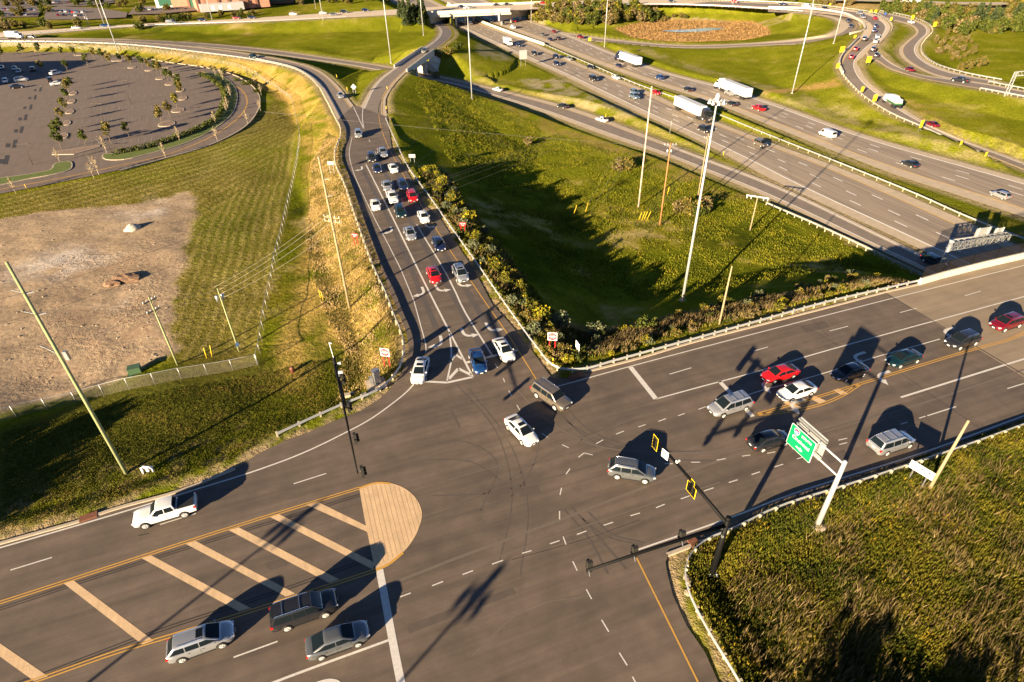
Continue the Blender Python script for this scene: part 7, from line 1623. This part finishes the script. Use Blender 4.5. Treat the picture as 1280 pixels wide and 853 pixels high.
# trees outside the frame whose shade falls into it
shade = [P_('broad_tree', 140+i, 1500, .8, clumpy(4.2, 3.0, 5.2, 34, 1.7), G1, 5.0, .3, limbs=6) for i in range(2)]
for (x, y, s) in ((-69, 27, .85), (-73, 21, 1.0), (-77, 27, .9), (-66, 20.5, .8)):
    tag(copy_tree(shade[0], (x, y, float(zt(x, y))), x, s), 'broad tree outside the left edge shading the lower left grass', 'tree', 'broad trees outside the left edge')
for (x, y, s) in ((13, 4, .85), (20, 1, .9), (27, 0, .8), (6, -2, .9)):
    tag(copy_tree(shade[1], (x, y, float(zt(x, y))), x, s), 'broad tree behind the viewpoint shading the lower right weeds', 'tree', 'broad trees behind the viewpoint')
def kill(o):
    for c in list(o.children): kill(c)
    bpy.data.objects.remove(o)
for o in PR: kill(o)
for (x, y, h) in ((-32.7, -8.5, 13.5), (-52, -3, 14)):
    mast(0, 0, 0, 0, 'tall light mast behind the viewpoint casting the long pole shade over the junction' if x > -40 else 'tall light mast further left behind the viewpoint shading the tan bands', 6, h=h, z=None, at=(x, y, float(zt(x, y))))
# ---------------- tall weeds and grasses: uncountable
m_weed = attr_mat('weeds', .85, .15, n=((1.5, .15, 2),), translucent=.25)
def inside(P, X, Y):
    c = np.zeros(len(X), bool); n = len(P)
    for i in range(n):
        a, b = P[i], P[(i+1) % n]
        if abs(a[1]-b[1]) < 1e-9: continue
        c ^= ((Y > min(a[1], b[1])) & (Y <= max(a[1], b[1]))) & (X < a[0]+(Y-a[1])*(b[0]-a[0])/(b[1]-a[1]))
    return c
def blades(poly_w, n, hmin, hmax, width, pal, seed, lean=(.25, .1), cluster=None, per=4, spread=.12):
    r = np.random.default_rng(seed); P = np.array(poly_w)[:, :2]; lo, hi = P.min(0), P.max(0); X = r.uniform(lo[0], hi[0], n*3); Y = r.uniform(lo[1], hi[1], n*3)
    k = inside(P, X, Y)
    if cluster: f = fbm(X, Y, cluster[0], cluster[1]); k &= (f+r.normal(0, .05, len(X))) > cluster[2]
    X, Y = X[k][:n], Y[k][:n]; m = len(X); X = np.repeat(X, per)+r.normal(0, spread, m*per); Y = np.repeat(Y, per)+r.normal(0, spread, m*per); m = len(X)
    Z = zt(X, Y); h = r.uniform(hmin, hmax, m); dx = lean[0]*h*r.normal(1, .5, m)+r.normal(0, .12, m)*h; dy = lean[1]*h*r.normal(1, .5, m)+r.normal(0, .12, m)*h
    a = r.uniform(0, 6.28, m); wx, wy = np.cos(a)*width*.5, np.sin(a)*width*.5
    V = np.stack([np.stack([X-wx, Y-wy, Z-.03], 1), np.stack([X+wx, Y+wy, Z-.03], 1), np.stack([X+dx*.55+wx*1.2, Y+dy*.55+wy*1.2, Z+h*.62], 1), np.stack([X+dx-wx*.4, Y+dy-wy*.4, Z+h], 1)], 1).reshape(-1, 3)
    F = np.arange(4*m).reshape(-1, 4); pal = np.array(pal); cl = fbm(X, Y, 2.5, seed+5); kk = np.clip(((cl-.3)*2.2+r.normal(0, .22, m))*len(pal), 0, len(pal)-1).astype(int)
    c = pal[kk]*r.uniform(.7, 1.35, (m, 1)); return V, F, np.repeat(c, 4, 0)
def join(parts):
    Vs, Fs, Cs = [], [], []; o = 0
    for V, F, c in parts: Vs.append(V); Fs.append(F+o); Cs.append(c); o += len(V)
    return np.vstack(Vs), np.vstack(Fs), np.vstack(Cs)
def stuff(name, parts, label, cat):
    V, F, c = join(parts); o = link(name, bulk(name, V, F, c, m_weed)); tag(o, label, cat, kind='stuff'); return o
SE = [gp(*p, -.5) for p in ((866,690),(900,676),(960,652),(1060,618),(1160,585),(1282,536),(1340,520),(1400,900),(1100,1000),(930,870),(896,800),(868,745),(862,715))]
SI = [gp(*p, -.5) for p in ((905,735),(930,705),(975,680),(1080,640),(1180,606),(1282,562),(1340,545),(1400,900),(1100,1000),(950,860),(920,790))]
green = [(.055,.066,.008),(.09,.104,.010),(.12,.124,.010),(.15,.14,.013),(.19,.16,.018)]; strawp = [(.15,.105,.042),(.21,.15,.065),(.26,.19,.085),(.18,.14,.045)]
stuff('tall_weeds', [blades(SE, 36000, .25, .75, .085, green, 1, (.08, .06), per=5, spread=.22), blades(SI, 4600, .7, 1.3, .035, strawp, 2, (.34, .30), (3.2, 77, .46), per=3, spread=.25), blades(SE, 1500, .5, .9, .09, [(.15,.14,.012),(.22,.18,.014),(.30,.20,.014)], 3, (.1, .05), (4, 88, .60), per=5, spread=.3), blades(SE, 2600, .35, .8, .06, [(.12,.065,.035),(.09,.055,.03)], 4, (.1, .08), (2.6, 89, .57), per=5, spread=.25)],
      'tall straw coloured weeds mixed with green growth filling the lower right corner', 'weeds')
NB = [gp(*p, -1.5) for p in ((694,452),(702,462),(745,456),(860,424),(960,399),(1060,375),(1146,353),(1150,344),(1100,352),(1000,368),(900,386),(800,404),(740,408),(700,404),(680,420))]
stuff('bank_weeds', [blades(NB, 7000, .25, .6, .11, green, 11, (.05, .03), per=4, spread=.16), blades(NB, 5000, .6, 1.2, .06, strawp, 12, (.25, .15), (4, 78, .42), per=5, spread=.18)], 'straw and green weeds covering the bank behind the north guardrail', 'weeds')
ER = [gp(*p, -1) for p in ((505,190),(520,208),(545,245),(600,328),(650,398),(692,452),(660,420),(640,400),(660,395),(700,400),(660,370),(610,300),(560,225),(520,190))]
EW = []
for sgn in (1,):
    inner_ = [along(railE, f, .3) for f in np.linspace(0, 1, 14)]; outer_ = [along(railE, f, 7.0) for f in np.linspace(0, 1, 14)]; EW = inner_+outer_[::-1]
stuff('ramp_side_weeds', [blades(EW, 7000, .2, .6, .11, green, 21, (.05, .03), per=4, spread=.16), blades(EW, 2500, .5, 1.0, .06, strawp, 22, (.25, .15), (4, 79, .42), per=4, spread=.18)], 'mixed weeds growing behind the east ramp guardrail', 'weeds')
LW = [gp(*p, -.6) for p in ((0,668),(0,535),(130,500),(320,462),(420,440),(470,470),(490,485),(440,502),(400,520),(340,550),(290,580),(120,640))]
dryp = [(.10,.10,.010),(.075,.085,.008),(.13,.12,.014),(.18,.14,.03)]
stuff('rough_grass', [blades(LW, 14000, .06, .15, .07, dryp, 31, (.1, .05), per=4, spread=.15)], 'rough short grass of the verge and lower left field', 'grass')
DB = [gp(*p, -1.2) for p in ((500,470),(470,490),(420,505),(430,440),(400,380),(380,300),(390,200),(410,170),(424,180),(425,215),(455,300),(490,400))]
stuff('dry_bank_grass', [blades(DB, 15000, .1, .3, .07, [(.14,.12,.03),(.30,.22,.08),(.42,.31,.13),(.46,.33,.16)], 41, (.15, .1), per=4, spread=.16)], 'dry golden grass on the bank west of the ramp', 'grass')
TR = [gp(*p, -8) for p in ((520,130),(560,118),(700,170),(900,235),(1080,320),(1130,345),(960,370),(860,385),(760,380),(700,370),(620,300),(560,220))]
RE = [gp(*p, -8) for p in REED]; PW = [gp(*p, -8) for p in POND]
V, F, c = blades(RE, 3600, .25, .7, .35, [(.20,.12,.05),(.32,.20,.08),(.26,.16,.06)], 61, (.1, .1), per=3, spread=.5); q = V.reshape(-1, 4, 3)[:, 0]; kp = ~inside(np.array(PW)[:, :2], q[:, 0], q[:, 1]); V = V.reshape(-1, 4, 3)[kp].reshape(-1, 3); c = c.reshape(-1, 4, 3)[kp].reshape(-1, 3); F = np.arange(len(V)).reshape(-1, 4)
stuff('reeds', [(V, F, c)], 'dry tan reeds surrounding the small pond inside the loop', 'reeds')
stuff('triangle_grass', [blades(TR, 26000, .1, .35, .13, [(.085,.095,.006),(.125,.135,.008),(.155,.16,.009),(.20,.18,.014)], 51, (.05, .04), (6, 91, .40), per=3, spread=.3)], 'thick green grass of the triangle between ramp and freeway', 'grass')
DV = [tuple(p) for p in DIRTW]
